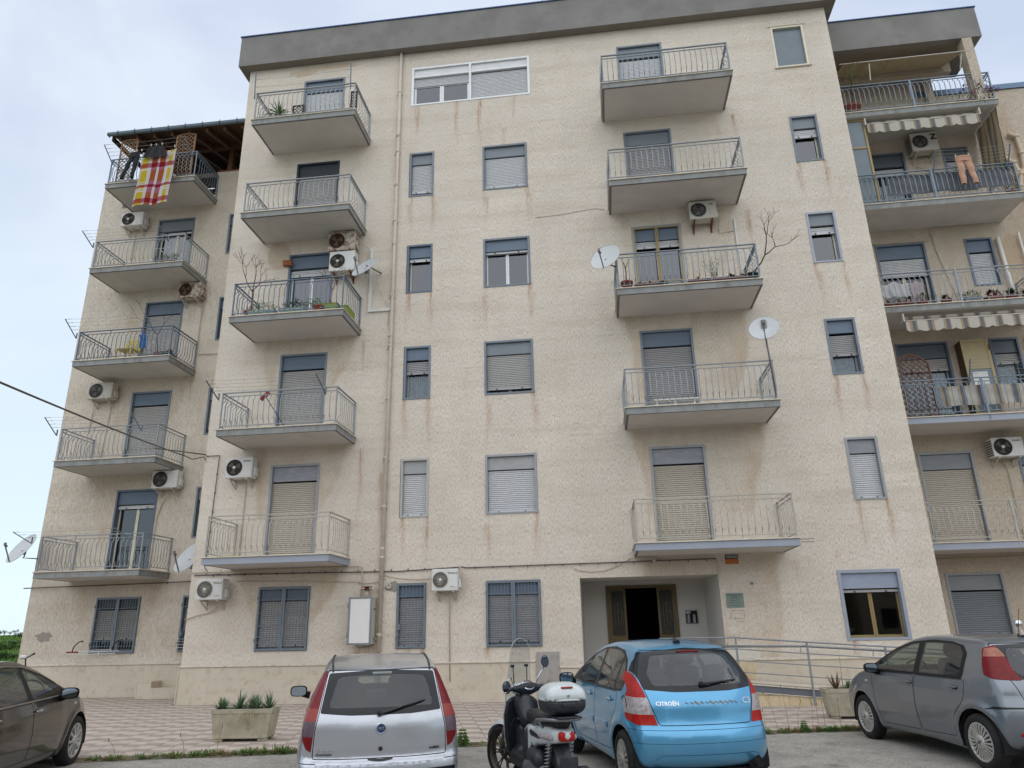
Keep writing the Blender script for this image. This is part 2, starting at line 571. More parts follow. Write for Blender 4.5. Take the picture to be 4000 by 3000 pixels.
m_concrete = mat('planter_concrete', '#a39c88', .92, var=.13, scale=7, bump=.004, bscale=70, dirt='#6d6750', dirt_amt=.5, dirt_scale=5, dirt_lo=.52)
m_terra = mat('terracotta', '#7c4030', .8, var=.12, scale=14)
m_soil = mat('soil', '#3a2b20', .95, var=.3, scale=30)
m_leaf = [mat('leaf_a', '#4d6a35', .6, var=.3, scale=10, coord='pos'), mat('leaf_b', '#5f7f3e', .6, var=.3, scale=10), mat('leaf_c', '#39542c', .6, var=.3, scale=10)]
m_leaf_dry = mat('leaf_dry', '#8e7a52', .8, var=.3, scale=10)
m_agave = mat('agave_leaf', '#5f7358', .5, var=.25, scale=8)
m_bark = mat('grey_bark', '#4b3d35', .9, var=.2, scale=20)
m_dish = mat('dish_white', '#b9bcbd', .5, var=.05, scale=3, dirt='#8d8e8c', dirt_amt=.35, dirt_scale=9, dirt_lo=.55)
m_dishback = mat('dish_arm_grey', '#6d6e70', .5, .4, var=.1)
m_lobby = mat('lobby_wall', '#bcbab6', .85, var=.05, scale=1.5)
m_gold = mat('gold_aluminium', '#5d4e30', .45, .3, var=.08, scale=4)
m_brass = mat('brass_bar', '#8b7c55', .45, .5, var=.1)
m_chrome = mat('chrome', '#c9ccd0', .15, 1.0, var=.04)
m_ink = mat('dark_ink', '#1f2428', .6, var=.05)
m_patch = mat('wall_filler', '#c9c3b8', .95, var=.06, scale=12)
# ------------------------------------------------------------------ building helpers
def smooth01(t):
 t = np.clip(t, 0, 1)
 return t * t * (3 - 2 * t)
def wall_sheet(name, parent, m, a0, a1, z0, z1, holes, fn3, rev, stains=(), step=(.09, .12), reveal=.24, n2=None):
 """wall sheet in (a, z) with rectangular openings, their reveals, and a stain attribute"""
 A = set(np.round(np.linspace(a0, a1, max(2, int((a1 - a0) / step[0]) + 1)), 4))
 Z = set(np.round(np.linspace(z0, z1, max(2, int((z1 - z0) / step[1]) + 1)), 4))
 for h in holes:
  for e in h[:2]:
   A = {v for v in A if abs(v - e) > .012 or v in (round(a0, 4), round(a1, 4))} | {round(e, 4)}
  for e in h[2:4]:
   Z = {v for v in Z if abs(v - e) > .012 or v in (round(z0, 4), round(z1, 4))} | {round(e, 4)}
 A, Z = np.array(sorted(A)), np.array(sorted(Z))
 na, nz = len(A), len(Z)
 AA, ZZ = np.meshgrid(A, Z)
 P = fn3(AA.ravel(), ZZ.ravel(), 0.0)
 ca, cz = (A[:-1] + A[1:]) / 2, (Z[:-1] + Z[1:]) / 2
 keep = np.ones((nz - 1, na - 1), bool)
 for h in holes:
  keep[np.ix_((cz > h[2]) & (cz < h[3]), (ca > h[0]) & (ca < h[1]))] = False
 jj, ii = np.nonzero(keep)
 q = np.stack([jj * na + ii, jj * na + ii + 1, (jj + 1) * na + ii + 1, (jj + 1) * na + ii], 1)
 if rev:
  q = q[:, ::-1]
 verts = [P]
 faces = [q]
 off = len(P)
 for h in holes:
  r = h[4] if len(h) > 4 else reveal
  c = np.array([(h[0], h[2]), (h[1], h[2]), (h[1], h[3]), (h[0], h[3])])
  f = fn3(c[:, 0], c[:, 1], 0.0)
  b = fn3(c[:, 0], c[:, 1], r)
  verts += [f, b]
  for k in range(4):
   l = (k + 1) % 4
   faces.append(np.array([[off + k, off + l, off + 4 + l, off + 4 + k]]))
  off += 8
 V = np.concatenate(verts)
 F = np.concatenate(faces)
 me = bpy.data.meshes.new(name)
 me.vertices.add(len(V))
 me.vertices.foreach_set('co', V.ravel())
 me.loops.add(F.size)
 me.loops.foreach_set('vertex_index', F.ravel().astype(np.int32))
 me.polygons.add(len(F))
 me.polygons.foreach_set('loop_start', np.arange(0, F.size, 4, dtype=np.int32))
 me.polygons.foreach_set('loop_total', np.full(len(F), 4, dtype=np.int32))
 me.materials.append(m)
 S = np.zeros((len(V), 4), np.float32)
 S[:, 3] = 1
 a_, z_ = AA.ravel(), ZZ.ravel()
 for st in stains:
  ch, w = st(a_, z_)
  S[:len(a_), ch] = np.maximum(S[:len(a_), ch], w)
 at = me.attributes.new('stain', 'FLOAT_COLOR', 'POINT')
 at.data.foreach_set('color', S.ravel())
 me.update()
 me.validate()
 return link(name, me, parent)
def streak(x, ztop, ln, w=.05, s=1.0, wob=.03, ph=0.0):
 def f(a, z):
  t = (ztop - z) / ln
  xx = x + wob * np.sin(z * 2.3 + ph)
  ww = w * (1.1 - .5 * np.clip(t, 0, 1))
  return 0, np.where((t > -.02) & (t < 1), min(1, s * 1.5) * (1 - smooth01(t)) ** .7 * np.exp(-((a - xx) / ww) ** 2), 0)
 return f
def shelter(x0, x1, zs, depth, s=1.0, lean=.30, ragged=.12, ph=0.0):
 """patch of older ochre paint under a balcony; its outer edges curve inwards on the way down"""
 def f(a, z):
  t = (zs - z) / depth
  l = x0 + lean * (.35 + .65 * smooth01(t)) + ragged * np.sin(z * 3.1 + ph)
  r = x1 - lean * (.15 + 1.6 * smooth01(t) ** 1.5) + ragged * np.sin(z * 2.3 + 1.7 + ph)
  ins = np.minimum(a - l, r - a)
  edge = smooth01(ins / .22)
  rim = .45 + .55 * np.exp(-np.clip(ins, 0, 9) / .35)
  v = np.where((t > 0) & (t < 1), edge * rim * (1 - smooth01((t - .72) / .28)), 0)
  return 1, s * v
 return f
def blotch(x, z_, rx, rz, ch=2, s=1.0, p=4):
 def f(a, z):
  d = (np.abs((a - x) / rx)) ** p + (np.abs((z - z_) / rz)) ** p
  return ch, s * smooth01((1.25 - d) / .5)
 return f
SLAT_MESH = {}
def slat_profile(w, h=.046, d=.013):
 mb = MB()
 pr = [(0, 0), (-d * .75, h * .2), (-d, h * .5), (-d * .75, h * .82), (0, h * .97), (d * .3, h * .5)]
 vs = [(x, y, z) for x in (0, w) for y, z in pr]
 n = len(pr)
 fs = [(k, (k + 1) % n, (k + 1) % n + n, k + n) for k in range(n)] + [tuple(reversed(range(n))), tuple(range(n, 2 * n))]
 mb.add(vs, fs)
 return mb
def sash(parent, x0, x1, z0, z1, y, n, fm, fw=.045, curtain=None, glass=None, open_=False):
 """n leaves of glazed sash between x0..x1"""
 gm = glass or m_glass
 w = (x1 - x0) / n
 mb = MB()
 for i in range(n):
  a, b = x0 + i * w + .003, x0 + (i + 1) * w - .003
  mb.box(a, a + fw, y, y + .05, z0, z1)
  mb.box(b - fw, b, y, y + .05, z0, z1)
  mb.box(a + fw, b - fw, y + .001, y + .049, z1 - fw, z1)
  mb.box(a + fw, b - fw, y + .001, y + .049, z0, z0 + fw * 1.3)
 put('sash', mb, fm, parent)
 for i in range(n):
  a, b = x0 + i * w + fw, x0 + (i + 1) * w - fw
  put('pane', MB().box(a - .002, b + .002, y + .02, y + .026, z0 + fw * 1.3 - .002, z1 - fw + .002), gm, parent)
 if curtain:
  fold = (x1 - x0) / 9
  mc = MB().grid(lambda u, v: (x0 + .02 + u * (x1 - x0 - .04), y + .10 + .018 * math.sin(u * (x1 - x0) / fold * 6.28) + .006 * math.sin(u * 31), z0 + v * (z1 - z0)), 48, 2)
  put('curtain', mc, curtain, parent)
STUFF = {}
def window(B, x0, x1, zt, zb, y, fm='blue', bm='blue', drop=1.0, sm='grey', bh=.34, indiv=True, fw=.055, sf='white', leaves=2,
   curtain=None, glass=None, door=False, grille=None, label=None, gaps=0, name=None, proud=.02, depth=.2, sashy=.16, tilt=0, dropm=None):
 """one opening with its steel lining, shutter box, slatted roller shutter and whatever stands below it"""
 mb = MB()
 ya, yb = y - proud, y + depth
 F = m_frame[fm]
 mb.box(x0, x0 + fw, ya, yb, zb, zt)
 mb.box(x1 - fw, x1, ya, yb, zb, zt)
 mb.box(x0 + fw, x1 - fw, ya + .001, yb, zt - fw, zt - .001)
 mb.box(x0 + fw, x1 - fw, ya + .001, yb, zb + .001, zb + (fw * .5 if door else fw * .8))
 W = put(name or ('balcony_door' if door else 'window'), mb, F, B, label=label)
 xi0, xi1 = x0 + fw, x1 - fw
 zb2 = zb + (fw * .5 if door else fw * .8)
 zt2 = zt - fw
 bmx = MB().box(xi0 + .002, xi1 - .002, y + .05, y + .075, zt2 - bh, zt2 - .003)
 bmx.box(xi0 + .002, xi1 - .002, y + .075, y + .14, zt2 - bh, zt2 - bh + .02)
 put('shutter_box', bmx, m_box[bm], W)
 top = zt2 - bh - .012
 low = top - drop * (top - zb2)
 pitch = .05
 key = round(xi1 - xi0 - .01, 3)
 n = int((top - low - .05) / pitch)
 sy = y + .10
 S = m_slat[sm]
 if key not in SLAT_MESH:
  SLAT_MESH[key] = {}
 if sm not in SLAT_MESH[key]:
  SLAT_MESH[key][sm] = slat_profile(key).mesh('slat', S)
 for k in range(n):
  z = low + .055 + k * pitch
  if indiv:
   o = link('slat', SLAT_MESH[key][sm], W, True, (xi0 + .005, sy, z))
  else:
   d = STUFF.setdefault((B.name, sm), MB())
   p = slat_profile(key)
   d.add([(a + xi0 + .005, b + sy, c + z) for a, b, c in p.v], p.f)
 if n > 0 or drop > 0.02:
  bar = MB().box(xi0 + .004, xi1 - .004, sy - .016, sy + .01, low, low + .052)
  for t in (.22, .78):
   xx = xi0 + t * (xi1 - xi0)
   bar.box(xx - .014, xx + .014, sy - .05, sy - .015, low + .008, low + .034, 1)
  put('shutter_bar', bar, [S, m_black], W)
 if drop < .97 or True:
  # darkness of the slit behind the curtain of slats is the room itself
  if drop < .97:
   sash(W, xi0 + .004, xi1 - .004, zb2, top if drop < .3 else low + .1, y + sashy, leaves, m_frame[sf], .04, curtain, glass)
 if grille:
  gm = MB()
  gx0, gx1 = x0 + .01, x1 - .01
  gy = y - .045
  f = .045
  parts = [(gx0, gx1)] if grille == 1 else [(gx0, (gx0 + gx1) / 2 - .003), ((gx0 + gx1) / 2 + .003, gx1)]
  zb3, zt3 = zb + .01, zt - .01
  for a, b in parts:
   gm.box(a, a + f, gy, gy + .03, zb3, zt3)
   gm.box(b - f, b, gy, gy + .03, zb3, zt3)
   gm.box(a + f, b - f, gy + .001, gy + .029, zt3 - f, zt3)
   gm.box(a + f, b - f, gy + .001, gy + .029, zb3, zb3 + f)
   nb = max(3, int(round((b - a) / .095)) - 1)
   for i in range(nb):
    xx = a + f + (b - a - 2 * f) * (i + 1) / (nb + 1)
    gm.box(xx - .006, xx + .006, gy + .009, gy + .021, zb3 + f, zt3 - f)
   for t in (.18, .40, .62, .80, .90):
    zz = zt3 - f - t * (zt3 - zb3 - 2 * f)
    gm.box(a + f, b - f, gy + .004, gy + .009, zz - .006, zz + .006)
  if grille == 2:
   xc = (gx0 + gx1) / 2
   gm.box(xc - .07, xc - .008, gy - .012, gy - .002, zb + .62, zb + .76)
  else:
   gm.box(gx0 + .002, gx0 + .09, gy - .012, gy - .002, zb + .42, zb + .55)
  for xx in (x0 + .012, x1 - .012):
   for zz in (zb + .25, zt - .25):
    gm.box(xx - .012, xx + .012, gy - .02, gy - .002, zz - .04, zz + .04)
  put('security_grille', gm, m_frame[fm], W)
 return W
BAL = {}
def baluster_mesh(side, rk, h=.775, bulge=.062):
 k = (side, rk)
 if k in BAL:
  return BAL[k]
 path = [(0, h), (0, h - .065), (bulge, h - .135), (bulge, .165), (0, .085), (0, 0)]
 mb = MB()
 hw, ht = .0095, .0045                      # flat bar, wide across the railing
 rings = []
 for i, (o, z) in enumerate(path):
  rings.append([(-hw, o - ht, z), (hw, o - ht, z), (hw, o + ht, z), (-hw, o + ht, z)])
 vs = [p for r_ in rings for p in r_]
 fs = [(4 * i + a, 4 * i + (a + 1) % 4, 4 * i + 4 + (a + 1) % 4, 4 * i + 4 + a) for i in range(len(rings) - 1) for a in range(4)]
 fs += [(3, 2, 1, 0), tuple(range(len(vs) - 4, len(vs)))]
 T = {'front': Matrix.Diagonal((1, -1, 1, 1)), 'left': Matrix.Rotation(math.pi / 2, 4, 'Z'), 'right': Matrix.Rotation(-math.pi / 2, 4, 'Z')}[side]
 mb.add(vs, fs, 0, False, T)
 BAL[k] = mb.mesh('baluster', m_rail[rk])
 return BAL[k]
def railing(B, parent, pts, sides, zt, rk, indiv=True, midposts=(), spacing=.142, h=.95, skip=None):
 """pts: corner points (x, y) of the railing line; sides: bulge direction of each run"""
 zr = zt + h
 for i, (x, y) in enumerate(pts):
  put('railing_post', MB().box(x - .016, x + .016, y - .016, y + .016, zt - .015, zr - .012), m_rail[rk], parent)
 for x, y in midposts:
  put('railing_post', MB().box(x - .028, x + .028, y - .016, y + .016, zt - .14, zr - .012), m_rail[rk], parent)
 for (a, b), sd in zip(zip(pts[:-1], pts[1:]), sides):
  a3, b3 = Vector((*a, zr)), Vector((*b, zr))
  d = (b3 - a3).normalized()
  put('handrail', MB().obox(a3 - d * .022, b3 + d * .022, .046, .022), m_rail[rk], parent)
  for dz in (-.095, -.865):
   put('rail', MB().obox(a3 + Vector((0, 0, dz)) + d * .017, b3 + Vector((0, 0, dz)) - d * .017, .026, .016), m_rail[rk], parent)
  L = (b3 - a3).length
  n = max(2, int(round(L / spacing)))
  me = baluster_mesh(sd, rk)
  src = None
  for k in range(1, n):
   p = a3 + d * (L * k / n) + Vector((0, 0, -.873))
   if indiv:
    link('baluster', me, parent, True, p)
   else:
    dd = STUFF.setdefault((B.name, 'baluster_' + rk), MB())
    dd.add([Vector(v.co) + p for v in me.vertices], [tuple(f.vertices) for f in me.polygons])
  for k in range(1, 3):
   p = a3 + d * (L * k / 3)
   if L > 2:
    put('rail_spacer', MB().box(p.x - .01, p.x + .01, p.y - .008, p.y + .008, zr - .087, zr - .012), m_rail[rk], parent)
    put('rail_spacer', MB().box(p.x - .01, p.x + .01, p.y - .008, p.y + .008, zt - .015, zr - .873), m_rail[rk], parent)
def balcony(B, x0, x1, yw, yf, zb, rk, em, sm_=None, indiv=True, t=.175, label=None, h=.95):
 mb = MB()
 mb.box(x0, x1, yf, yw, zb, zb + t - .026)
 # painted border round the underside, standing 4 mm proud
 e = .055
 mb.box(x0 + .001, x0 + e, yf + e, yw - .004, zb - .004, zb + .0, 2)
 mb.box(x1 - e, x1 - .001, yf + e, yw - .004, zb - .004, zb + .0, 2)
 mb.box(x0 + .001, x1 - .001, yf + .001, yf + e, zb - .004, zb + .0, 2)
 # fascia sheet on front and sides, 3 mm proud
 mb.box(x0 - .003, x1 + .003, yf - .003, yf, zb - .003, zb + t - .027, 1)
 mb.box(x0 - .003, x0, yf, yw - .002, zb - .003, zb + t - .027, 1)
 mb.box(x1, x1 + .003, yf, yw - .002, zb - .003, zb + t - .027, 1)
 S = put('balcony', mb, [sm_ or m_slab, em, m_drip], B, label=label)
 ed = MB().bevbox(x0 - .035, x1 + .035, yf - .035, yw - .003, zb + t - .025, zb + t, .004)
 put('marble_floor', ed, m_marble, S)
 o = .045
 pts = [(x0 + o, yw - .02), (x0 + o, yf + o), (x1 - o, yf + o), (x1 - o, yw - .02)]
 railing(B, S, pts, ['left', 'front', 'right'], zb + t, rk, indiv, h=h)
 return S
def flush_stuff():
 for (bn, kind), mb in STUFF.items():
  B = bpy.data.objects[bn]
  if kind.startswith('baluster'):
   put('balusters', mb, m_rail[kind[9:]], B, kind='stuff')
  else:
   put('shutter_slats', mb, m_slat[kind], B, kind='stuff')
def ZR(r):
 return 5.767 + 3.1 * (r - 2)
ZBAL = {2: 3.14, 3: 6.24, 4: 9.30, 5: 12.42, 6: 15.51}
TS = .175
# ------------------------------------------------------------------ MAIN BLOCK
main = thing('apartment_block', 'tall cream plastered main block with downpipe, street entrance and two stacks of balconies', 'apartment building', (-1.5, 0, 0), group='joined blocks of the apartment building')
X0, X1, ZTOP = -10.39, 7.42, 18.8
Cx, Dx, Fx, Bx, Ex = (-5.013, -4.285), (-2.828, -1.529), (5.906, 6.644), (-8.516, -7.183), (1.279, 2.618)
WH = 1.501
holes, st = [], []
win = []
for r in (2, 3, 4, 5):
 for c in (Cx, Dx, Fx):
  holes.append((c[0], c[1], ZR(r) - WH, ZR(r)))
for r in (2, 3, 4, 5, 6):
 for c in (Bx, Ex):
  holes.append((c[0], c[1], ZBAL[r] + TS, ZR(r)))
G0, G1 = 1.183, 2.676
for c in ((-8.553, -7.217), (-5.02, -4.30), (-2.84, -1.525)):
 holes.append((c[0], c[1], G0, G1))
holes += [(5.25, 6.605, 1.18, 2.69), (-5.03, -1.365, 16.79, 18.215), (5.81, 6.72, 16.80, 18.265), (-.59, 2.61, .0, 2.68, 1.9)]
for c in (Cx, Dx, Fx):
 for r in (2, 3, 4, 5):
  zb = ZR(r) - WH
  for i, x in enumerate((c[0] + .03, c[1] - .04)):
   s = .9 if c is Fx or (c is Cx) else (.35 + .5 * (i == 1))
   st.append(streak(x + .02, zb, .7 + .5 * rnd.random(), .04, s * (.6 + .4 * rnd.random()), .02, rnd.random() * 6))
   st.append(streak(x + .03, zb - .3, 1.1, .07, .35, .04, rnd.random() * 6))
for x, z, l, s in ((-4.85, 16.77, 1.5, .75), (-3.6, 16.77, 1.9, .55), (-2.9, 16.77, 1.9, .7), (-1.9, 16.77, 1.2, .35), (5.4, 1.17, .5, .8), (-2.8, 1.17, .45, .9), (-4.33, 1.17, .5, .6), (-2.2, 15.6, 1.0, .4),
   (-4.7, 1.17, .3, .4), (5.3, 3.1, .2, .3), (4.4, 15.3, .9, .6), (4.45, 12.2, 1.6, .6), (-6.1, 6.1, 2.6, .5), (-6.15, 9.1, 1.2, .4), (-5.5, 5.4, 2.2, .55), (-5.5, 2.6, 1.0, .45), (4.35, 8.9, 1.0, .35), (4.4, 2.9, .5, .3)):
 st.append(streak(x, z, l, .05, s, .03, rnd.random() * 6))
st.append(blotch(-8.85, 12.0, .35, .5, 1, .9, 2))
st.append(blotch(-8.6, 18.5, .45, .12, 1, 1.0, 2))
st.append(blotch(-7.9, 18.62, 1.2, .12, 1, .8, 2))
st.append(blotch(-5.75, 1.12, .32, .14, 0, .55, 2))
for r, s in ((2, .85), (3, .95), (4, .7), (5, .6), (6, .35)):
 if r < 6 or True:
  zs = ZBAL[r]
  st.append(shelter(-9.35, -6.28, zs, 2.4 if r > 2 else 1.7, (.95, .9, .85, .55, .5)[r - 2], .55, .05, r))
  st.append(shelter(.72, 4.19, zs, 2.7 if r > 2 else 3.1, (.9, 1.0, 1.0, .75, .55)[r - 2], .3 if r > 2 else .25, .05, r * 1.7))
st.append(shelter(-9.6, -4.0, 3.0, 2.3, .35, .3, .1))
st += [blotch(2.95, 1.02, .33, .14, 2, 1.0), blotch(2.83, 1.5, .10, .11, 2, 1.0, 2), blotch(-1.0, .95, .45, .12, 2, .6), blotch(5.9, .98, .9, .12, 2, .8), blotch(-8.4, .98, 2.3, .10, 2, .5)]
for x, z, r_ in ((2.78, 2.45, .07), (2.88, 2.44, .05), (3.03, 2.47, .05), (2.78, 2.31, .04), (2.95, 2.34, .04), (3.06, 2.30, .035), (2.77, 1.88, .045), (3.13, 1.89, .05), (3.16, 1.6, .045), (-10.1, 8.6, .4), (-9.9, 5.5, .5)):
 st.append(blotch(x, z, r_, r_, 2, .9 if r_ < .2 else .35, 2))
for z in (13.2, 10.0, 7.1, 4.0):
 st.append(blotch(-9.9, z, .45, 1.2, 2, .45, 2))
wall_sheet('wall', main, m_plaster, X0, X1, .86, ZTOP, [h for h in holes if h[3] > .86 and h[2] >= .86] + [(-.59, 2.61, .86, 2.68, .02)],
   lambda a, z, d: np.stack([a, np.full_like(a, d), z], 1), False, st, (.062, .10))
wall_sheet('side_wall', main, m_plaster, 0, 12, .0, ZTOP, [], lambda a, z, d: np.stack([np.full_like(a, X1 - d), a, z], 1), False, (), (.6, .6))
wall_sheet('side_wall', main, m_plaster, 0, 12, .0, ZTOP, [], lambda a, z, d: np.stack([np.full_like(a, X0 + d), a, z], 1), True, (), (.6, .6))
put('back_wall', MB().box(X0 + .02, X1 - .02, 11.98, 12, 0, ZTOP), m_plaster, main)
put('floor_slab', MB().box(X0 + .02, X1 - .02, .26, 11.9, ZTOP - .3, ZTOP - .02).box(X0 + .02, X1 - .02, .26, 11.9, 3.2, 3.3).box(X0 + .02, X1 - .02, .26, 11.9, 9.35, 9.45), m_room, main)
# parapet with soffit and coping
px0, px1, pyf = -10.67, 7.70, -.28
pm = MB()
pm.box(px0, px1, pyf, pyf + .2, ZTOP, 19.95)
pm.box(px0, px0 + .2, pyf + .2, 12.3, ZTOP, 19.95)
pm.box(px1 - .2, px1, pyf + .2, 12.3, ZTOP, 19.95)
pm.box(px0 + .2, px1 - .2, 12.1, 12.3, ZTOP, 19.95)
put('parapet', pm, m_fascia, main)
sf = MB().box(px0 + .2, px1 - .2, pyf + .2, 12.1, ZTOP + .001, ZTOP + .1)
sf.box(px0 + .004, px1 - .004, pyf + .004, pyf + .27, ZTOP - .004, ZTOP - .001)
put('soffit', sf, m_soffit, main)
cp = MB()
cp.box(px0 - .03, px1 + .03, pyf - .03, pyf + .23, 19.952, 19.99)
cp.box(px0 - .03, px0 + .23, pyf + .231, 12.3, 19.952, 19.99)
cp.box(px1 - .23, px1 + .03, pyf + .231, 12.3, 19.952, 19.99)
put('coping', cp, m_coping, main)
# windows, columns C D F
spec = {
 (2, 'C'): dict(fm='pale', bm='pale', sm='white'), (2, 'D'): dict(fm='grey', bm='pale', sm='white'), (2, 'F'): dict(fm='grey', bm='grey', sm='white'),
 (3, 'C'): dict(fm='blue', bm='blue', sm='lilac', drop=.36, curtain=m_lace, sf='grey', leaves=1),
 (3, 'D'): dict(fm='blue', bm='steel', sm='grey', drop=.9, curtain=m_lace, sf='grey'),
 (3, 'F'): dict(fm='blue', bm='blue', sm='lilac', drop=.56, curtain=m_lace, sf='grey', leaves=1),
 (4, 'C'): dict(fm='deep', bm='blue', sm='white', drop=.10, sf='ivory', leaves=1, glass=m_glass_dk, curtain=m_curt),
 (4, 'D'): dict(fm='blue', bm='blue', sm='white', drop=.05, sf='white', glass=m_glass_dk, curtain=m_curt),
 (4, 'F'): dict(fm='lilac', bm='steel', sm='white', drop=.22, sf='ivory', leaves=1, glass=m_glass_dk),
 (5, 'C'): dict(fm='blue', bm='steel', sm='white', drop=.90, sf='grey', leaves=1),
 (5, 'D'): dict(fm='blue', bm='steel', sm='white', drop=.95, sf='grey'),
 (5, 'F'): dict(fm='blue', bm='steel', sm='white', drop=.26, sf='ivory', leaves=1, glass=m_glass_dk, curtain=m_curt),
}
for (r, c), kw in spec.items():
 cc = {'C': Cx, 'D': Dx, 'F': Fx}[c]
 window(main, cc[0], cc[1], ZR(r), ZR(r) - WH, 0, indiv=r <= 2 or (r == 3 and c != 'D'), bh=.33, **kw)
for (a, b), g, kw in (((-8.553, -7.217), 2, dict(fm='blue', bm='blue', sm='grey')), ((-5.02, -4.30), 1, dict(fm='blue', bm='blue', sm='lilac')), ((-2.84, -1.525), 2, dict(fm='blue', bm='blue', sm='lilac'))):
 window(main, a, b, G1, G0, 0, drop=.95 if g == 2 else 1, bh=.27, grille=g, sf='grey', **kw)
window(main, 5.25, 6.605, 2.69, 1.18, 0, fm='lilac', bm='lilac', sm='lilac', drop=.07, bh=.34, sf='gold', glass=m_glass, fw=.07)
# wide white window on the top floor
a0, a1 = -5.03, -1.365
mb = MB()
for x in (a0, (a0 + a1) / 2 - .035, a1 - .07):
 mb.box(x, x + .07, -.015, .12, 16.79, 18.215)
mb.box(a0 + .07, a1 - .07, -.014, .12, 18.155, 18.214)
mb.box(a0 + .07, a1 - .07, -.014, .12, 17.83, 17.88)
mb.box(a0 + .07, a1 - .07, -.014, .12, 16.791, 16.84)
Wd = put('window', mb, m_frame['white'], main, label='wide white aluminium window, half of it shuttered')
xm = (a0 + a1) / 2
put('shutter_box', MB().box(a0 + .072, xm - .036, .04, .06, 17.88, 18.153).box(xm + .036, a1 - .072, .04, .06, 17.88, 18.153), m_box['white'], Wd)
for xa, xb, lo in ((a0 + .072, xm - .037, 17.52), (xm + .037, a1 - .072, 16.842)):
 nn = int((17.825 - lo) / .05)
 for k in range(nn):
  d = STUFF.setdefault((main.name, 'white'), MB())
  p = slat_profile(xb - xa)
  d.add([(q[0] + xa, q[1] + .07, q[2] + lo + k * .05) for q in p.v], p.f)
sash(Wd, a0 + .075, xm - .04, 16.842, 17.56, .09, 2, m_frame['white'], .06, m_curt, m_glass_dk)
# fixed frosted window at the top right
mb = MB()
for a, b, c, d in ((5.81, 5.86, 16.8, 18.265), (6.67, 6.72, 16.8, 18.265), (5.86, 6.67, 18.21, 18.264), (5.86, 6.67, 16.801, 16.84)):
 mb.box(a, b, -.01, .12, c, d)
W6 = put('window', mb, m_frame['ivory'], main, label='fixed frosted window under the parapet')
put('pane', MB().box(5.862, 6.668, .07, .085, 16.842, 18.208), m_frost, W6)
put('window_sill', MB().bevbox(5.75, 6.78, -.05, .06, 16.755, 16.795, .005).bevbox(5.74, 6.79, -.03, .03, 18.27, 18.30, .005), m_marble, W6)
# balconies and their doors
bdoor = {
 2: (dict(fm='grey', bm='worn', sm='cream'), 'pale', m_edge_blue, m_slab_clean),
 3: (dict(fm='blue', bm='blue', sm='grey'), 'grey', m_edge, m_slab),
 4: (dict(fm='deep', bm='blue', sm='white', drop=.12, sf='white', glass=m_glass_dk, curtain=m_curt), 'dark', m_edge, m_slab_clean),
 5: (dict(fm='navy', bm='dark', sm='grey'), 'grey', m_edge, m_slab),
 6: (dict(fm='blue', bm='blue', sm='white'), 'grey', m_edge, m_slab_clean),
}
edoor = {
 2: (dict(fm='grey', bm='worn', sm='cream'), 'pale', m_edge_blue, m_slab_clean),
 3: (dict(fm='blue', bm='blue', sm='lilac', drop=.82, sf='ivory', glass=m_glass_dk), 'grey', m_edge, m_slab),
 4: (dict(fm='grey', bm='blue', sm='white', drop=.10, sf='gold', glass=m_glass_dk, curtain=m_curt), 'blue', m_edge, m_slab_clean),
 5: (dict(fm='blue', bm='steel', sm='lilac'), 'grey', m_edge, m_slab),
 6: (dict(fm='blue', bm='steel', sm='white', drop=.52, sf='white', glass=m_glass_dk, curtain=m_curt), 'blue', m_edge, m_slab_clean),
}
for r in (2, 3, 4, 5, 6):
 kw, rk, em, sm_ = bdoor[r]
 window(main, Bx[0], Bx[1], ZR(r), ZBAL[r] + TS, 0, door=True, indiv=r <= 3, bh=.38, **kw)
 balcony(main, -9.35, -6.27, 0, -1.42, ZBAL[r], rk, em, sm_, indiv=r <= 4)
 kw, rk, em, sm_ = edoor[r]
 window(main, Ex[0], Ex[1], ZR(r), ZBAL[r] + TS, 0, door=True, indiv=r <= 3, bh=.38, **kw)
 balcony(main, .72, 4.19, 0, -1.41, ZBAL[r], rk, em, sm_, indiv=r <= 4)
# golden security door leaves on the fourth-floor right door
gd = MB()
zb, zt = ZBAL[4] + TS + .02, ZR(4) - .06
for a, b in ((1.34, 1.945), (1.955, 2.56)):
 for x in (a, b - .035):
  gd.box(x, x + .035, -.03, .0, zb, zt)
 for z in (zb, zb + .75, zt - .035):
  gd.box(a + .035, b - .035, -.029, -.001, z, z + .035)
put('golden_door_frame', gd, m_frame['gold'], main)
# downpipe with sockets
dp = MB()
dp.tube([(-5.37, -.075, 18.79), (-5.38, -.075, 9), (-5.42, -.075, .35)], .052, 10)
for z in (17.29, 15.69, 15.12, 13.96, 12.77, 12.02, 10.4, 9.2, 8.9, 7.4, 5.8, 4.55, 3.51, 3.3, 1.5):
 dp.lathe([(.052, -.035), (.063, -.03), (.063, .03), (.052, .035)], 10, 0, Matrix.Translation((-5.375 - .045 * (18.8 - z) / 18.4, -.075, z)))
 if z in (17.29, 15.12, 12.77, 10.4, 8.9, 5.8, 4.55, 1.5):
  dp.box(-5.47 - .04 * (18.8 - z) / 18.4, -5.30 - .04 * (18.8 - z) / 18.4, -.05, .0, z - .055, z - .04)
put('downpipe', dp, m_pipe, main)
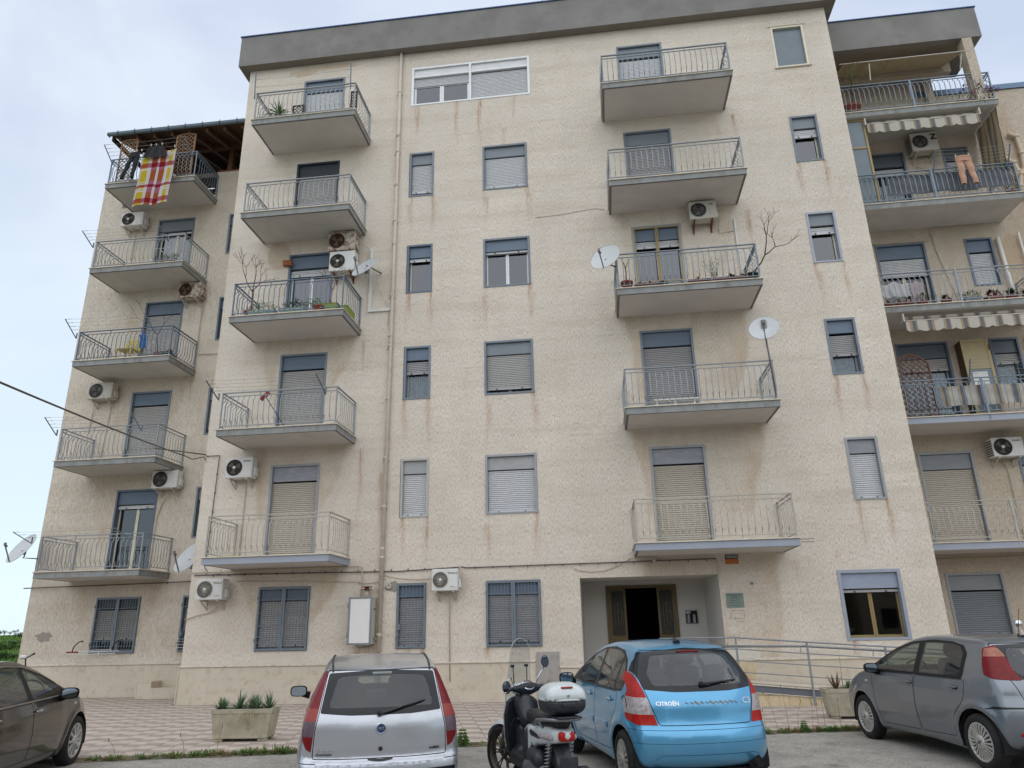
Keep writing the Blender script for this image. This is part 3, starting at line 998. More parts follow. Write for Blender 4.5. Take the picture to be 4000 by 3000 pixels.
# plinth: marble cap, tiles
def plinth(B, xa, xb, y, h, breaks=(), budget=[0]):
 bk = MB().box(xa, xb, y - .012, y + .02, 0, h)
 P = put('plinth', bk, m_joint, B)
 tw, th = .39, .27
 me = {}
 x = xa + .002
 rows = int(round((h) / th))
 th = h / rows
 while x < xb - .05:
  w = min(tw, xb - x)
  k = round(w, 3)
  if k not in me:
   me[k] = MB().box(.0012, w - .0012, -.004, 0, .0012, th - .0012).mesh('tile', m_tile_p)
  for j in range(rows):
   link('tile', me[k], P, True, (x, y - .012 - rnd.random() * .001, j * th))
  x += tw
 put('marble_cap', MB().bevbox(xa - .012, xb, y - .045, y + .01, h + .001, h + .04, .006), m_marble, P)
 return P
plinth(main, X0 - .02, -1.70, 0, .838)
plinth(main, -1.13, -.60, 0, .70)
plinth(main, 3.2, X1, 0, .80)
for a_, b_, c_ in ((-1.13, -.59, .738), (3.2, X1, .84), (2.611, 3.2, 0), (-1.7, -1.13, 0)):
 put('wall', MB().box(a_, b_, -.002, .02, c_, .861), m_plaster, main)
put('corner_strip', MB().box(X0 - .04, X0 - .018, -.04, .3, 0, .838), m_marble, main)
rt = MB()
RT = put('plinth', MB().box(2.62, 3.2, -.012, -.003, 0, .80), m_joint, main, label='newer yellowish tiles beside the entrance ramp')
tme = MB().box(.003, .197, -.006, 0, .003, .197).mesh('tile', m_tile_r)
for i in range(3):
 for j in range(4):
  link('tile', tme, RT, True, (2.61 + i * .2, -.012, j * .2))
# entrance recess
lm = MB()
LY = 1.9
lm.poly([(-.59, 0, 2.68), (2.61, 0, 2.68), (2.5, LY, 2.68), (-.59, LY, 2.68)])
lm.poly([(-.59, 0, .0), (-.59, 0, 2.68), (-.59, LY, 2.68), (-.59, LY, 0)])
lm.poly([(2.61, 0, .0), (2.5, LY, 0), (2.5, LY, 2.68), (2.61, 0, 2.68)])
D0, D1, DT = 0.0, 1.80, 2.575
lm.poly([(-.59, LY, 0), (-.59, LY, 2.68), (D0, LY, 2.68), (D0, LY, 0)])
lm.poly([(D1, LY, 0), (D1, LY, 2.68), (2.5, LY, 2.68), (2.5, LY, 0)])
lm.poly([(D0, LY, DT), (D0, LY, 2.68), (D1, LY, 2.68), (D1, LY, DT)])
put('entrance_recess', lm, m_lobby, main)
put('entrance_floor', MB().box(-.58, 2.6, -.0, LY + 4, .30, .42), m_marble, main)
hall = MB()
hall.poly([(-.6, LY + 5, 0), (3, LY + 5, 0), (3, LY + 5, 3), (-.6, LY + 5, 3)])
hall.box(-.62, -.6, LY + .1, LY + 5, 0, 3).box(3, 3.02, LY + .1, LY + 5, 0, 3).box(-.6, 3, LY + .1, LY + 5, 2.9, 2.95)
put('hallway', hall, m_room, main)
ed = MB()
f = .07
ed.box(D0, D1, LY - .03, LY + .05, DT - f, DT)
for x in (D0, D1 - f):
 ed.box(x, x + f, LY - .03, LY + .05, .42, DT - f - .001)
ED = put('entrance_door', ed, m_gold, main, label='golden aluminium street door standing open between barred side lights')
for a, b in ((D0 + .072, D0 + .5), (D1 - .5, D1 - .072)):
 lf = MB()
 w = .055
 for x in (a, b - w):
  lf.box(x, x + w, LY - .015, LY + .035, .42, DT - f - .004)
 lf.box(a + w, b - w, LY - .014, LY + .034, DT - f - .06, DT - f - .005)
 lf.box(a + w, b - w, LY - .014, LY + .034, 1.20, 1.36)
 lf.box(a + w, b - w, LY - .014, LY + .034, .42, .56)
 L_ = put('door_leaf', lf, m_gold, ED)
 bars = MB()
 for k in range(1, 4):
  x = a + w + (b - a - 2 * w) * k / 4
  bars.tube([(x, LY - .03, 1.33), (x, LY - .03, DT - f - .03)], .006, 6)
  bars.tube([(x, LY - .03, .54), (x, LY - .03, 1.24)], .006, 6)
 cx = (a + b) / 2 + .06
 for sgn in (-1, 1):
  bars.tube([(cx + sgn * (.02 + .045 * math.sin(t * math.pi) + .012 * math.sin(3 * math.pi * t)), LY - .032, 1.62 + .34 * t) for t in [i / 14 for i in range(15)]], .004, 5)
 for zc in (1.42, 2.1):
  bars.tube([(cx - .05 + .04 * math.cos(t) * (1 - t / 9), LY - .032, zc + .04 * math.sin(t) * (1 - t / 9)) for t in [i * .45 for i in range(15)]], .004, 5)
 put('ornamental_bars', bars, m_brass, L_)
 put('pane', MB().box(a + w, b - w, LY + .008, LY + .012, .56, DT - f - .06), mat('door_pane', '#17181a', .5, var=.05), L_)
# ------------------------------------------------------------------ LEFT BLOCK
left = thing('apartment_block', 'set back left block with rooftop pergola and plaid cloth on its top balcony', 'apartment building', (-13.5, 2.28, 0), group='joined blocks of the apartment building')
LX0, LX1, LYW = -16.68, X0, 2.28
Lx, LWx = (-14.42, -13.10), (-11.87, -11.13)
holes = [(LWx[0], LWx[1], ZR(r) - WH, ZR(r)) for r in (2, 3, 4, 5)] + [(Lx[0], Lx[1], ZBAL[r] + TS, ZR(r)) for r in (2, 3, 4, 5)]
holes += [(-14.53, -13.17, 1.14, 2.66), (-11.89, -11.13, 1.15, 2.66), (-15.9, -12.5, 15.69, 16.8)]
st = [streak(x, z, l, .05, s, .02, x) for x, z, l, s in ((-11.15, 4.2, .8, .5), (-11.8, 1.1, .5, .5), (-12.42, 12.3, 1.3, .8), (-12.5, 9.2, .9, .4), (-11.2, 7.3, .6, .4), (-11.3, 16.7, 1.5, .2))]
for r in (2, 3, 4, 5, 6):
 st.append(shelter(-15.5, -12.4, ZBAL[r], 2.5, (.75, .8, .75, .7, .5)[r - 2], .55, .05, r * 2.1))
st += [blotch(-15.98, 1.62, .22, .13, 2, .0), blotch(-14, .92, 2.6, .1, 2, .7), blotch(-11.7, 8.4, .14, .1, 2, 1, 2), blotch(-15.6, 15.0, .8, .35, 2, .5)]
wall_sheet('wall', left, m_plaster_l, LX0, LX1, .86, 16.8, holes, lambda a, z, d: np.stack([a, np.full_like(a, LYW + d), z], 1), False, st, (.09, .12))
wall_sheet('side_wall', left, m_plaster_l, LYW, 12, 0, 16.8, [], lambda a, z, d: np.stack([np.full_like(a, LX0 + d), a, z], 1), True, (), (.6, .6))
put('back_wall', MB().box(LX0, LX1, 11.98, 12, 0, 16.8), m_plaster, left)
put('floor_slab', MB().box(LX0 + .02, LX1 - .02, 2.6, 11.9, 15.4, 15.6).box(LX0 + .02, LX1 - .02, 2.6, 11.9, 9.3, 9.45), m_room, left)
# bare mortar patch
pt = [( -16.0 + .24 * math.cos(t) * (1 + .18 * math.sin(5 * t) + .1 * math.sin(9 * t + 1)), LYW - .003, 1.62 + .13 * math.sin(t) * (1 + .2 * math.cos(7 * t))) for t in [i * 2 * math.pi / 28 for i in range(28)]]
put('mortar_patch', MB().poly(pt), mat('bare_mortar', '#8e8880', .95, var=.12, scale=18, bump=.004, bscale=50), left)
lw = {2: dict(fm='blue', bm='grey', sm='grey', drop=.0, sf='ivory'), 3: dict(fm='blue', bm='grey', sm='grey', drop=.86, sf='ivory'), 4: dict(fm='deep', bm='blue', sm='white', drop=.0, sf='ivory', curtain=m_curt), 5: dict(fm='blue', bm='steel', sm='grey', drop=.93, sf='grey')}
ld = {2: (dict(fm='deep', bm='blue', sm='white', drop=.06, sf='ivory', glass=m_glass_dk), 'grey'), 3: (dict(fm='blue', bm='blue', sm='grey'), 'grey'), 4: (dict(fm='deep', bm='blue', sm='grey'), 'dark'), 5: (dict(fm='blue', bm='steel', sm='white', drop=.05, sf='ivory', glass=m_glass_dk, curtain=m_curt), 'grey')}
for r in (2, 3, 4, 5):
 window(left, LWx[0], LWx[1], ZR(r), ZR(r) - WH, LYW, bh=.33, leaves=1, **lw[r])
 kw, rk = ld[r]
 window(left, Lx[0], Lx[1], ZR(r), ZBAL[r] + TS, LYW, door=True, bh=.38, **kw)
 balcony(left, -15.5, -12.41, LYW, .85, ZBAL[r], rk, m_edge, m_slab)
balcony(left, -15.5, -12.41, LYW, .85, ZBAL[6], 'blue', m_edge, m_slab_clean)
window(left, -14.53, -13.17, 2.66, 1.14, LYW, fm='blue', bm='dark', sm='old', drop=.72, bh=.26, grille=2, sf='grey')
window(left, -11.89, -11.13, 2.66, 1.15, LYW, fm='blue', bm='dark', sm='old', drop=.55, bh=.26, grille=1, sf='grey', leaves=1)
plinth(left, LX0 - .02, LX1 - .02, LYW, .838)
stp = MB()
stp.bevbox(-12.62, -12.22, LYW - .5, LYW - .02, 0, .43, .004)
stp.bevbox(-12.219, X0 - .05, LYW - .5, LYW - .02, 0, .26, .004)
put('tiled_step', stp, m_tile_p, left)
put('marble_nosing', MB().box(-12.63, -12.21, LYW - .51, LYW - .49, .41, .44).box(-12.2, X0 - .05, LYW - .51, LYW - .49, .245, .272).box(-12.635, -12.615, LYW - .51, LYW - .49, 0, .44), m_marble, left)
put('parapet_coping', MB().box(-12.5, LX1, LYW - .03, LYW + .3, 16.802, 16.84), m_terra, left)
# pergola on the terrace
perg = MB()
for x in (-15.2, -12.12, -10.55):
 perg.box(x - .08, x + .08, LYW + .05, LYW + .2, 15.6 if x < -12.4 else 16.84, 17.83)
perg.box(-15.5, -10.42, LYW + .04, LYW + .21, 17.83, 18.03)
perg.box(-15.5, -10.42, 5.8, 5.95, 18.5, 18.7)
x = -15.35
while x < -10.4:
 perg.obox((x, .93, 17.50), (x, 6.0, 18.86), .09, .14)
 x += .62
roofp = put('pergola_beams', perg, m_wood, left)
rf = MB()
x = -15.55
rf.add([(-15.62, .86, 17.60), (-10.41, .86, 17.60), (-10.41, 6.2, 19.03), (-15.62, 6.2, 19.03)], [(0, 1, 2, 3)])
rf.add([(-15.62, .86, 17.64), (-10.41, .86, 17.64), (-10.41, 6.2, 19.07), (-15.62, 6.2, 19.07)], [(3, 2, 1, 0)])
rf.add([(-15.62, .86, 17.60), (-10.41, .86, 17.60), (-10.41, .86, 17.64), (-15.62, .86, 17.64)], [(0, 3, 2, 1)])
rf.box(-15.62, -15.57, .9, 6.1, 17.42, 17.6)
put('pergola_roof', rf, mat('pergola_deck', '#4b3325', .8, var=.2, scale=5), left)
gt = MB()
for i in range(7):
 a = math.pi * i / 6
gtp = [(.84 - .06 + .07 * math.cos(math.pi + math.pi * i / 8), 17.60 + .09 * math.sin(math.pi + math.pi * i / 8)) for i in range(9)]
vs = [(x_, y_, z_) for x_ in (-15.66, -10.42) for y_, z_ in gtp]
gt.add(vs, [(k, k + 1, k + 10, k + 9) for k in range(8)], 0, True)
gt.box(-15.66, -10.42, .70, .715, 17.595, 17.61)
gt.box(-15.67, -15.655, .70, .85, 17.51, 17.61)
put('gutter', gt, m_gutter, left)
gb = MB()
x = -15.3
while x < -10.4:
 gb.tube([(x, .86, 17.66), (x, .70, 17.66), (x, .69, 17.56), (x, .76, 17.49)], .008, 5)
 x += .60
put('gutter_bracket', gb, m_black, left)
put('terrace_back_wall', MB().box(-14.0, -10.42, 6.1, 6.2, 15.6, 19.0).box(-16.6, -16.5, 5, 6.1, 15.6, 16.5), m_wood, left)
# ------------------------------------------------------------------ RIGHT BLOCK
right = thing('apartment_block', 'recessed right block with long balconies, striped awnings and satellite of flower pots', 'apartment building', (9.5, 2.2, 0), group='joined blocks of the apartment building')
right['label'] = 'recessed right block with long balconies under striped awnings'
RY = 2.2
holes = [(8.40, 9.77, ZBAL[r] + TS, ZR(r)) for r in (2, 3, 4, 5)] + [(10.85, 11.6, ZR(r) - WH, ZR(r)) for r in (2, 3, 4, 5)] + [(8.48, 9.83, 1.17, 2.67)]
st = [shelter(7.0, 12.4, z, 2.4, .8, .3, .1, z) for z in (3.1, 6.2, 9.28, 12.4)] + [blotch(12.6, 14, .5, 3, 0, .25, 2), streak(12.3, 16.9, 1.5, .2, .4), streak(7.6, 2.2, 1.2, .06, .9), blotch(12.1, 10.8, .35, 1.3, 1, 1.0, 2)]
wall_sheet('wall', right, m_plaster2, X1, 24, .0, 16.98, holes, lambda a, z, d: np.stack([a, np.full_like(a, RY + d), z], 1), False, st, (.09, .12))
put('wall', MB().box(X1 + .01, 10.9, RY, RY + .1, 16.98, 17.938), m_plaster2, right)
put('back_wall', MB().box(X1, 24, 11.98, 12, 0, 16.9).box(23.9, 24, RY, 12, 0, 16.9), m_plaster2, right)
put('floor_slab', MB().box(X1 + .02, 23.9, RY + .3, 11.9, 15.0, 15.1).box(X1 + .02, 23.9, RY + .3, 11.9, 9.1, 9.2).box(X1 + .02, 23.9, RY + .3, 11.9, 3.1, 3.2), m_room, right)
put('coping', MB().box(10.5, 24, RY - .05, RY + .25, 16.982, 17.16), mat('blue_sheet_coping', '#5c6f86', .4, .5, var=.06), right)
# roof over the top loggia
put('parapet', MB().box(X1 + .006, 12.04, .88, 1.08, 17.94, 19.02).box(11.84, 12.04, 1.08, 2.6, 17.94, 19.02), m_fascia, right)
put('soffit', MB().box(X1 + .01, 11.84, 1.08, 2.6, 17.942, 18.05), m_soffit, right)
put('coping', MB().box(X1 + .006, 12.07, .85, 1.11, 19.022, 19.055).box(11.81, 12.07, 1.111, 2.6, 19.022, 19.055), m_coping, right)
put('column', MB().bevbox(11.47, 11.74, .885, 1.22, 15.69, 17.938, .006), m_plaster2, right)
put('beam', MB().box(X1 + .01, 11.46, 1.75, 2.0, 17.5, 17.938).box(10.75, 10.95, 2.0, RY - .003, 15.69, 17.5), m_plaster2, right)
ZRB = {r: (ZBAL[r], ZBAL[r] + TS) for r in ZBAL}
REND, RBY = 11.97, .88
for r in (2, 3, 4, 5, 6):
 zb_, zt_ = ZRB[r]
 mb = MB().box(X1 + .004, REND, RBY + .003, RY - .002, zb_, zt_ - .026)
 mb.box(X1 + .004, REND + .003, RBY, RBY + .003, zb_ - .002, zt_ - .027, 1).box(REND, REND + .003, RBY + .003, RY - .002, zb_ - .002, zt_ - .027, 1)
 S = put('balcony', mb, [m_slab_clean if r != 5 else m_slab, m_edge_blue if r <= 3 else m_edge], right)
 put('marble_floor', MB().bevbox(X1 + .004, REND + .03, RBY - .03, RY - .003, zt_ - .025, zt_, .004), m_marble, S)
 rk = {2: 'pale', 3: 'blue', 4: 'grey', 5: 'blue', 6: 'blue'}[r]
 railing(right, S, [(X1 + .02, RBY + .045), (REND - .045, RBY + .045), (REND - .045, RY - .02)], ['front', 'right'], zt_, rk, True, midposts=[(9.74, RBY + .01)], h=.96)
rd = {2: dict(fm='grey', bm='grey', sm='cream', door=True), 3: dict(fm='deep', bm='shade', sm='grey', drop=.18, sf='grey', curtain=m_lace, door=True),
  4: dict(fm='deep', bm='blue', sm='white', drop=.28, sf='ivory', glass=m_glass, door=True), 5: dict(fm='blue', bm='shade', sm='white', drop=.15, sf='grey', curtain=m_curt, door=True)}
rw = {2: dict(fm='blue', bm='blue', sm='white'), 3: dict(fm='deep', bm='shade', sm='grey', drop=.3, sf='grey', curtain=m_lace, leaves=1), 4: dict(fm='deep', bm='blue', sm='white'), 5: dict(fm='blue', bm='shade', sm='white', drop=.6, sf='grey', leaves=1)}
for r in (2, 3, 4, 5):
 window(right, 8.40, 9.77, ZR(r), ZBAL[r] + TS, RY, bh=.40, **rd[r])
 window(right, 10.85, 11.60, ZR(r), ZR(r) - WH, RY, bh=.36, **rw[r])
window(right, 8.48, 9.83, 2.67, 1.17, RY, fm='grey', bm='grey', sm='steel', bh=.36)
# service pipes on the right block
rp = MB()
rp.tube([(11.72, RY - .08, 11.9), (11.80, RY - .08, 9.2)], .055, 8)
rp.tube([(11.85, RY - .08, 8.9), (11.88, RY - .08, 6.3)], .05, 8)
rp.tube([(12.3, RY - .08, 12.0), (12.35, RY - .08, 9.0)], .03, 8)
put('downpipe', rp, m_pipe_w, right)
rp2 = MB()
for pts in ([(12.05, RY - .1, 15.0), (12.3, RY - .1, 14.8), (12.45, RY - .1, 14.5), (12.7, RY - .1, 14.3), (12.75, RY - .1, 14.0), (12.6, RY - .1, 13.8)],
   [(12.75, RY - .1, 15.3), (12.95, RY - .1, 15.2), (12.98, RY - .1, 14.6), (12.95, RY - .1, 14.1), (12.8, RY - .1, 13.9), (12.7, RY - .1, 13.5), (12.75, RY - .1, 13.1)],
   [(12.9, RY - .1, 13.3), (13.1, RY - .1, 13.1), (13.15, RY - .1, 12.6)]):
 rp2.tube(pts, .065, 10)
 for p in pts[1:-1]:
  rp2.tube([(p[0], p[1], p[2] + .05), (p[0], p[1], p[2] - .05)], .078, 10)
put('waste_pipe', rp2, mat('beige_pipe', '#c3b29b', .7, var=.05), right)
rp3 = MB()
rp3.tube([(11.5, RY - .03, 12.40), (10.05, RY - .03, 12.38), (10.0, RY - .03, 12.3), (10.05, RY - .03, 11.6), (10.36, RY - .03, 9.9), (10.38, RY - .03, 9.3)], .014, 6)
rp3.tube([(8.2, RY - .03, 12.0), (9.9, RY - .03, 12.0)], .010, 6)
rp3.tube([(X1 + .1, RY - .03, 3.02), (14, RY - .03, 3.04)], .014, 6)
put('conduit', rp3, m_cable_w, right)
# ------------------------------------------------------------------ ground, road, terrace
SL = .2467
NX, NY = SL / math.hypot(1, SL), -1 / math.hypot(1, SL)
def curb_y(x):
 return -7.41 + SL * (x + 7.42)
def curb_d(x, y):
 return (x + 7.42) * NX + (y + 7.41) * NY
def road_z(x, y):
 d = max(0.0, curb_d(x, y))
 t = min(1, max(0, (1.0 - x) / 3.0)) if x > -5 else max(0.0, 1 - (-5 - x) / 2.5)
 t = t * t * (3 - 2 * t)
 dd = min(d, 6.0)
 return -.035 - dd * (.003 + .026 * t)
def asphalt():
 m = mat('asphalt', '#8f8b84', .93, var=.16, scale=2.2, bump=.004, bscale=150, dirt='#57514a', dirt_amt=.65, dirt_scale=2.1, dirt_lo=.56)
 N, L = m.node_tree.nodes, m.node_tree.links
 b = N['Principled BSDF']
 src = b.inputs['Base Color'].links[0].from_socket
 g = N.new('ShaderNodeNewGeometry').outputs['Position']
 v = N.new('ShaderNodeTexVoronoi')
 v.inputs['Scale'].default_value = 55
 L.new(g, v.inputs['Vector'])
 mr = N.new('ShaderNodeMapRange')
 mr.inputs['From Max'].default_value = .9
 mr.inputs['To Min'].default_value = .72
 mr.inputs['To Max'].default_value = 1.25
 sp = N.new('ShaderNodeSeparateColor')
 L.new(v.outputs['Color'], sp.inputs[0])
 L.new(sp.outputs[0], mr.inputs['Value'])
 mm = N.new('ShaderNodeVectorMath')
 mm.operation = 'SCALE'
 L.new(src, mm.inputs[0])
 L.new(mr.outputs[0], mm.inputs['Scale'])
 L.new(mm.outputs[0], b.inputs['Base Color'])
 return m
m_asph = asphalt()
gx = np.concatenate([np.linspace(-60, -12, 13)[:-1], np.linspace(-12, 10, 89), np.linspace(10, 60, 13)[1:]])
mb = MB()
rows = [0.0, .03, .1, .25] + [.25 + .25 * k for k in range(1, 30)] + [9, 12, 20, 40, 80]
vs, idx = [], {}
for j, d in enumerate(rows):
 for i, x in enumerate(gx):
  xx, yy = x, curb_y(x)
  xx, yy = xx + NX * d, yy + NY * d
  vs.append((xx, yy, road_z(xx, yy) + (.003 * math.sin(xx * 3.1) * math.sin(yy * 2.3) if d < 9 else 0)))
n = len(gx)
fs = [(j * n + i, (j + 1) * n + i, (j + 1) * n + i + 1, j * n + i + 1) for j in range(len(rows) - 1) for i in range(n - 1)]
mb.add(vs, fs, 0, True)
put('road', mb, m_asph, None, kind='structure')
# far ground to the horizon: field, and hills on the left
m_field = mat('field_grass', '#4f6b2e', .95, var=.35, scale=.35, dirt='#6d7446', dirt_amt=.6, dirt_scale=.12, dirt_lo=.5)
gm = MB()
gm.add([(-1500, -200, -.6), (1500, -200, -.6), (1500, 2500, -.6), (-1500, 2500, -.6)], [(0, 1, 2, 3)])
put('ground', gm, mat('ground_soil', '#5b6038', .95, var=.3, scale=.2), None, kind='structure')
def hill_h(x, y):
 # gentle bank falling from the building's left side into a valley and rising to a ridge
 return float(np.interp(y, (2, 10, 16, 25, 50, 80, 150, 300, 500, 560, 900), (-.2, .25, .58, .82, 1.0, 1.38, 1.95, 2.9, 4.0, 4.2, 2.0))) + .05 * math.sin(x * .31 + y * .2) * min(1, y / 30)
hm = MB()
hm.grid(lambda u, v: (lambda x, y: (x, y, hill_h(x, y)))(-17.2 - (40 + 1.3 * (2 + 880 * v ** 2.2)) * u, 2 + 880 * v ** 2.2), 60, 90)
put('hillside', hm, m_field, None, kind='structure')
# terrace paving: bed, then tiles of two bands
bed = MB()
cx = [-24, -17, X0 - 3, X0, -6, -1.2, 3, 8, 24]
bed.add([(x, curb_y(x), -.012) for x in cx] + [(x, 2.4, -.012) for x in cx], [(i, i + 1, i + 10, i + 9) for i in range(8)])
bed.add([(x, curb_y(x), -.012) for x in cx] + [(x, curb_y(x), -.2) for x in cx], [(i + 9, i + 10, i + 1, i) for i in range(8)])
pav = put('pavement', bed, m_grout, None, kind='structure')
SH = -.26
TW, TL = .285, .56
def paver_mesh(kind):
 g = .004
 mb = MB()
 h = .014
 bands = ((0, .5, 0), (.5, 1, 1)) if kind == 0 else ((0, .25, 1), (.25, .75, 0), (.75, 1, 1))
 for a, b_, mi in bands:
  y0 = a * TL + (g if a == 0 else 0)
  y1 = b_ * TL - (g if b_ == 1 else 0)
  P = [(g + SH * y0, y0), (TW - g + SH * y0, y0), (TW - g + SH * y1, y1), (g + SH * y1, y1)]
  mb.add([(x, y, 0) for x, y in P] + [(x, y, h) for x, y in P], [(4, 5, 6, 7), (0, 1, 5, 4), (1, 2, 6, 5), (2, 3, 7, 6), (3, 0, 4, 7)], mi)
 return mb
pmb = [paver_mesh(0), paver_mesh(1)]
pme = [p.mesh('paving_tile', [m_cream, m_pink]) for p in pmb]
cells, cut_cells = [], []
for j in range(-16, 6):
 y = j * TL
 for i in range(-75, 75):
  x = i * TW + SH * y
  if x < -19 or x > 13:
   continue
  P4 = [(x, y), (x + TW, y), (x + TW + SH * TL, y + TL), (x + SH * TL, y + TL)]
  sd = [q[1] - curb_y(q[0]) for q in P4]
  if max(sd) <= .01:
   continue
  if min(sd) < .01:
   cut_cells.append((x, y, i))
   continue
  ym = y + TL * .6
  if (X0 - .1 < x + TW / 2 < X1 and ym > -.02) or ym > 2.4 or (x > 2.7 and x < 7.5 and y > -1.6):
   continue
  cells.append((x, y, i))
def seen(c):
 x, y, i = c
 if y > 2.2 or (x > 8):
  return False
 return (x < -3.6 and x > -12.5) or (-2.9 < x < -.9) or (2.2 < x < 4.2)
cells.sort(key=lambda c: (not seen(c), c[1] * 1.0 + abs(c[0] + 5) * .05))
stf = MB()
for k, (x, y, i) in enumerate(cells):
 if k < 300:
  o = link('paving_tile', pme[i % 2], pav, True, (x, y, -.013 + rnd.uniform(-.0012, .0012)))
 else:
  p = pmb[i % 2]
  o_ = len(stf.v)
  z = -.013 + rnd.uniform(-.0012, .0012)
  stf.v += [(a + x, b + y, c + z) for a, b, c in p.v]
  stf.f += [tuple(q + o_ for q in f_) for f_ in p.f]
  stf.m += p.m
  stf.sm += p.sm
for x, y, i in cut_cells:
 p = pmb[i % 2]
 for f_, mi in zip(p.f, p.m):
  if len({p.v[q][2] for q in f_}) == 1:
   P_ = [(p.v[q][0] + x, p.v[q][1] + y) for q in f_]
   out = []
   for a, b in zip(P_, P_[1:] + P_[:1]):
    da, db = a[1] - curb_y(a[0]) - .005, b[1] - curb_y(b[0]) - .005
    if da >= 0:
     out.append(a)
    if da * db < 0:
     t_ = da / (da - db)
     out.append((a[0] + (b[0] - a[0]) * t_, a[1] + (b[1] - a[1]) * t_))
   if len(out) > 2:
    stf.add([(a, b, .001) for a, b in out], [tuple(range(len(out)))], mi)
put('paving_tiles', stf, [m_cream, m_pink], pav, kind='stuff')
# rough edge: concrete strip and dirt along the kerb line
km = MB()
N_ = 260
vs, fs = [], []
for i in range(N_ + 1):
 x = -20 + 36 * i / N_
 y = curb_y(x)
 w1 = .035 + .02 * math.sin(x * 7) + .015 * math.sin(x * 17 + 2)
 w2 = .10 + .05 * math.sin(x * 3.3 + 1) + .03 * math.sin(x * 11)
 vs += [(x, y + .03, .0035), (x, y - w1, -.005 - .012 * math.sin(x * 9) ** 2), (x + NX * .02, y - w2, road_z(x, y - w2) + .004)]
 if i:
  a = 3 * (i - 1)
  fs += [(a, a + 1, a + 4, a + 3), (a + 1, a + 2, a + 5, a + 4)]
km.add(vs, fs, 0, True)
put('kerb', km, mat('kerb_dirt', '#6b5f4f', .95, var=.3, scale=9, bump=.01, bscale=40), None, kind='structure')
# ------------------------------------------------------------------ implicit-surface mesher
CORN = [(0, 0, 0), (1, 0, 0), (0, 1, 0), (1, 1, 0), (0, 0, 1), (1, 0, 1), (0, 1, 1), (1, 1, 1)]
EDG = [(a, b) for a in range(8) for b in range(a + 1, 8) if sum(abs(CORN[a][i] - CORN[b][i]) for i in range(3)) == 1]
def grad(f, P, e=.004):
 G = np.empty_like(P)
 for i in range(3):
  d = np.zeros(3)
  d[i] = e
  G[:, i] = (f(P + d) - f(P - d)) / (2 * e)
 return G
def surface_net(f, lo, hi, h, project=3):
 """vertices, quads and unit normals of f = 0"""
 nx, ny, nz = [int(math.ceil((hi[i] - lo[i]) / h)) + 1 for i in range(3)]
 X, Y, Z = [lo[i] + h * np.arange(n) for i, n in enumerate((nx, ny, nz))]
 GX, GY, GZ = np.meshgrid(X, Y, Z, indexing='ij')
 F = f(np.stack([GX.ravel(), GY.ravel(), GZ.ravel()], 1)).reshape(nx, ny, nz)
 c = [F[a:nx - 1 + a, b:ny - 1 + b, d:nz - 1 + d] for a, b, d in CORN]
 ins = [q < 0 for q in c]
 tot = sum(q.astype(np.int8) for q in ins)
 act = (tot > 0) & (tot < 8)
 ids = -np.ones(act.shape, np.int64)
 ii = np.argwhere(act)
 ids[act] = np.arange(len(ii))
 acc = np.zeros((len(ii), 3))
 cnt = np.zeros(len(ii))
 cv = [q[act] for q in c]
 for a, b in EDG:
  m = (cv[a] < 0) != (cv[b] < 0)
  t = cv[a][m] / (cv[a][m] - cv[b][m])
  pa, pb = np.array(CORN[a]), np.array(CORN[b])
  acc[m] += pa + t[:, None] * (pb - pa)
  cnt[m] += 1
 V = np.array(lo) + h * (ii + acc / cnt[:, None])
 quads = []
 S = F < 0
 for ax in range(3):
  sl0 = [slice(1, -1)] * 3
  sl1 = [slice(1, -1)] * 3
  sl0[ax] = slice(0, -1)
  sl1[ax] = slice(1, None)
  A, B = S[tuple(sl0)], S[tuple(sl1)]
  cr = np.argwhere(A != B)
  if not len(cr):
   continue
  base = cr + 1
  base[:, ax] = cr[:, ax]
  o = [i for i in range(3) if i != ax]
  def cell(du, dv):
   k = base.copy()
   k[:, o[0]] -= du
   k[:, o[1]] -= dv
   return ids[k[:, 0], k[:, 1], k[:, 2]]
  q = np.stack([cell(1, 1), cell(0, 1), cell(0, 0), cell(1, 0)], 1)
  flip = A[tuple(cr.T)]
  if ax == 1:
   flip = ~flip
  q[~flip] = q[~flip][:, ::-1]
  quads.append(q)
 Q = np.concatenate(quads)
 Q = Q[(Q >= 0).all(1)]
 for _ in range(project):
  G = grad(f, V)
  n2 = (G ** 2).sum(1) + 1e-9
  step = -(f(V) / n2)[:, None] * G
  ln = np.linalg.norm(step, axis=1, keepdims=True)
  V = V + step * np.minimum(1, h * .5 / np.maximum(ln, 1e-9))
 G = grad(f, V)
 return V, Q, G / np.maximum(1e-9, np.linalg.norm(G, axis=1, keepdims=True))
def sdf_poly(poly):
 P = np.array(poly)
 A, B = P, np.roll(P, -1, 0)
 def f(x, z):
  d = np.full(x.shape, 1e9)
  s = np.ones(x.shape)
  for (ax, az), (bx, bz) in zip(A, B):
   ex, ez = bx - ax, bz - az
   wx, wz = x - ax, z - az
   t = np.clip((wx * ex + wz * ez) / (ex * ex + ez * ez + 1e-12), 0, 1)
   d = np.minimum(d, (wx - ex * t) ** 2 + (wz - ez * t) ** 2)
   c1, c2, c3 = z >= az, z < bz, ex * wz > ez * wx
   m = (c1 & c2 & c3) | (~c1 & ~c2 & ~c3)
   s = np.where(m, -s, s)
  return s * np.sqrt(d)
 return f
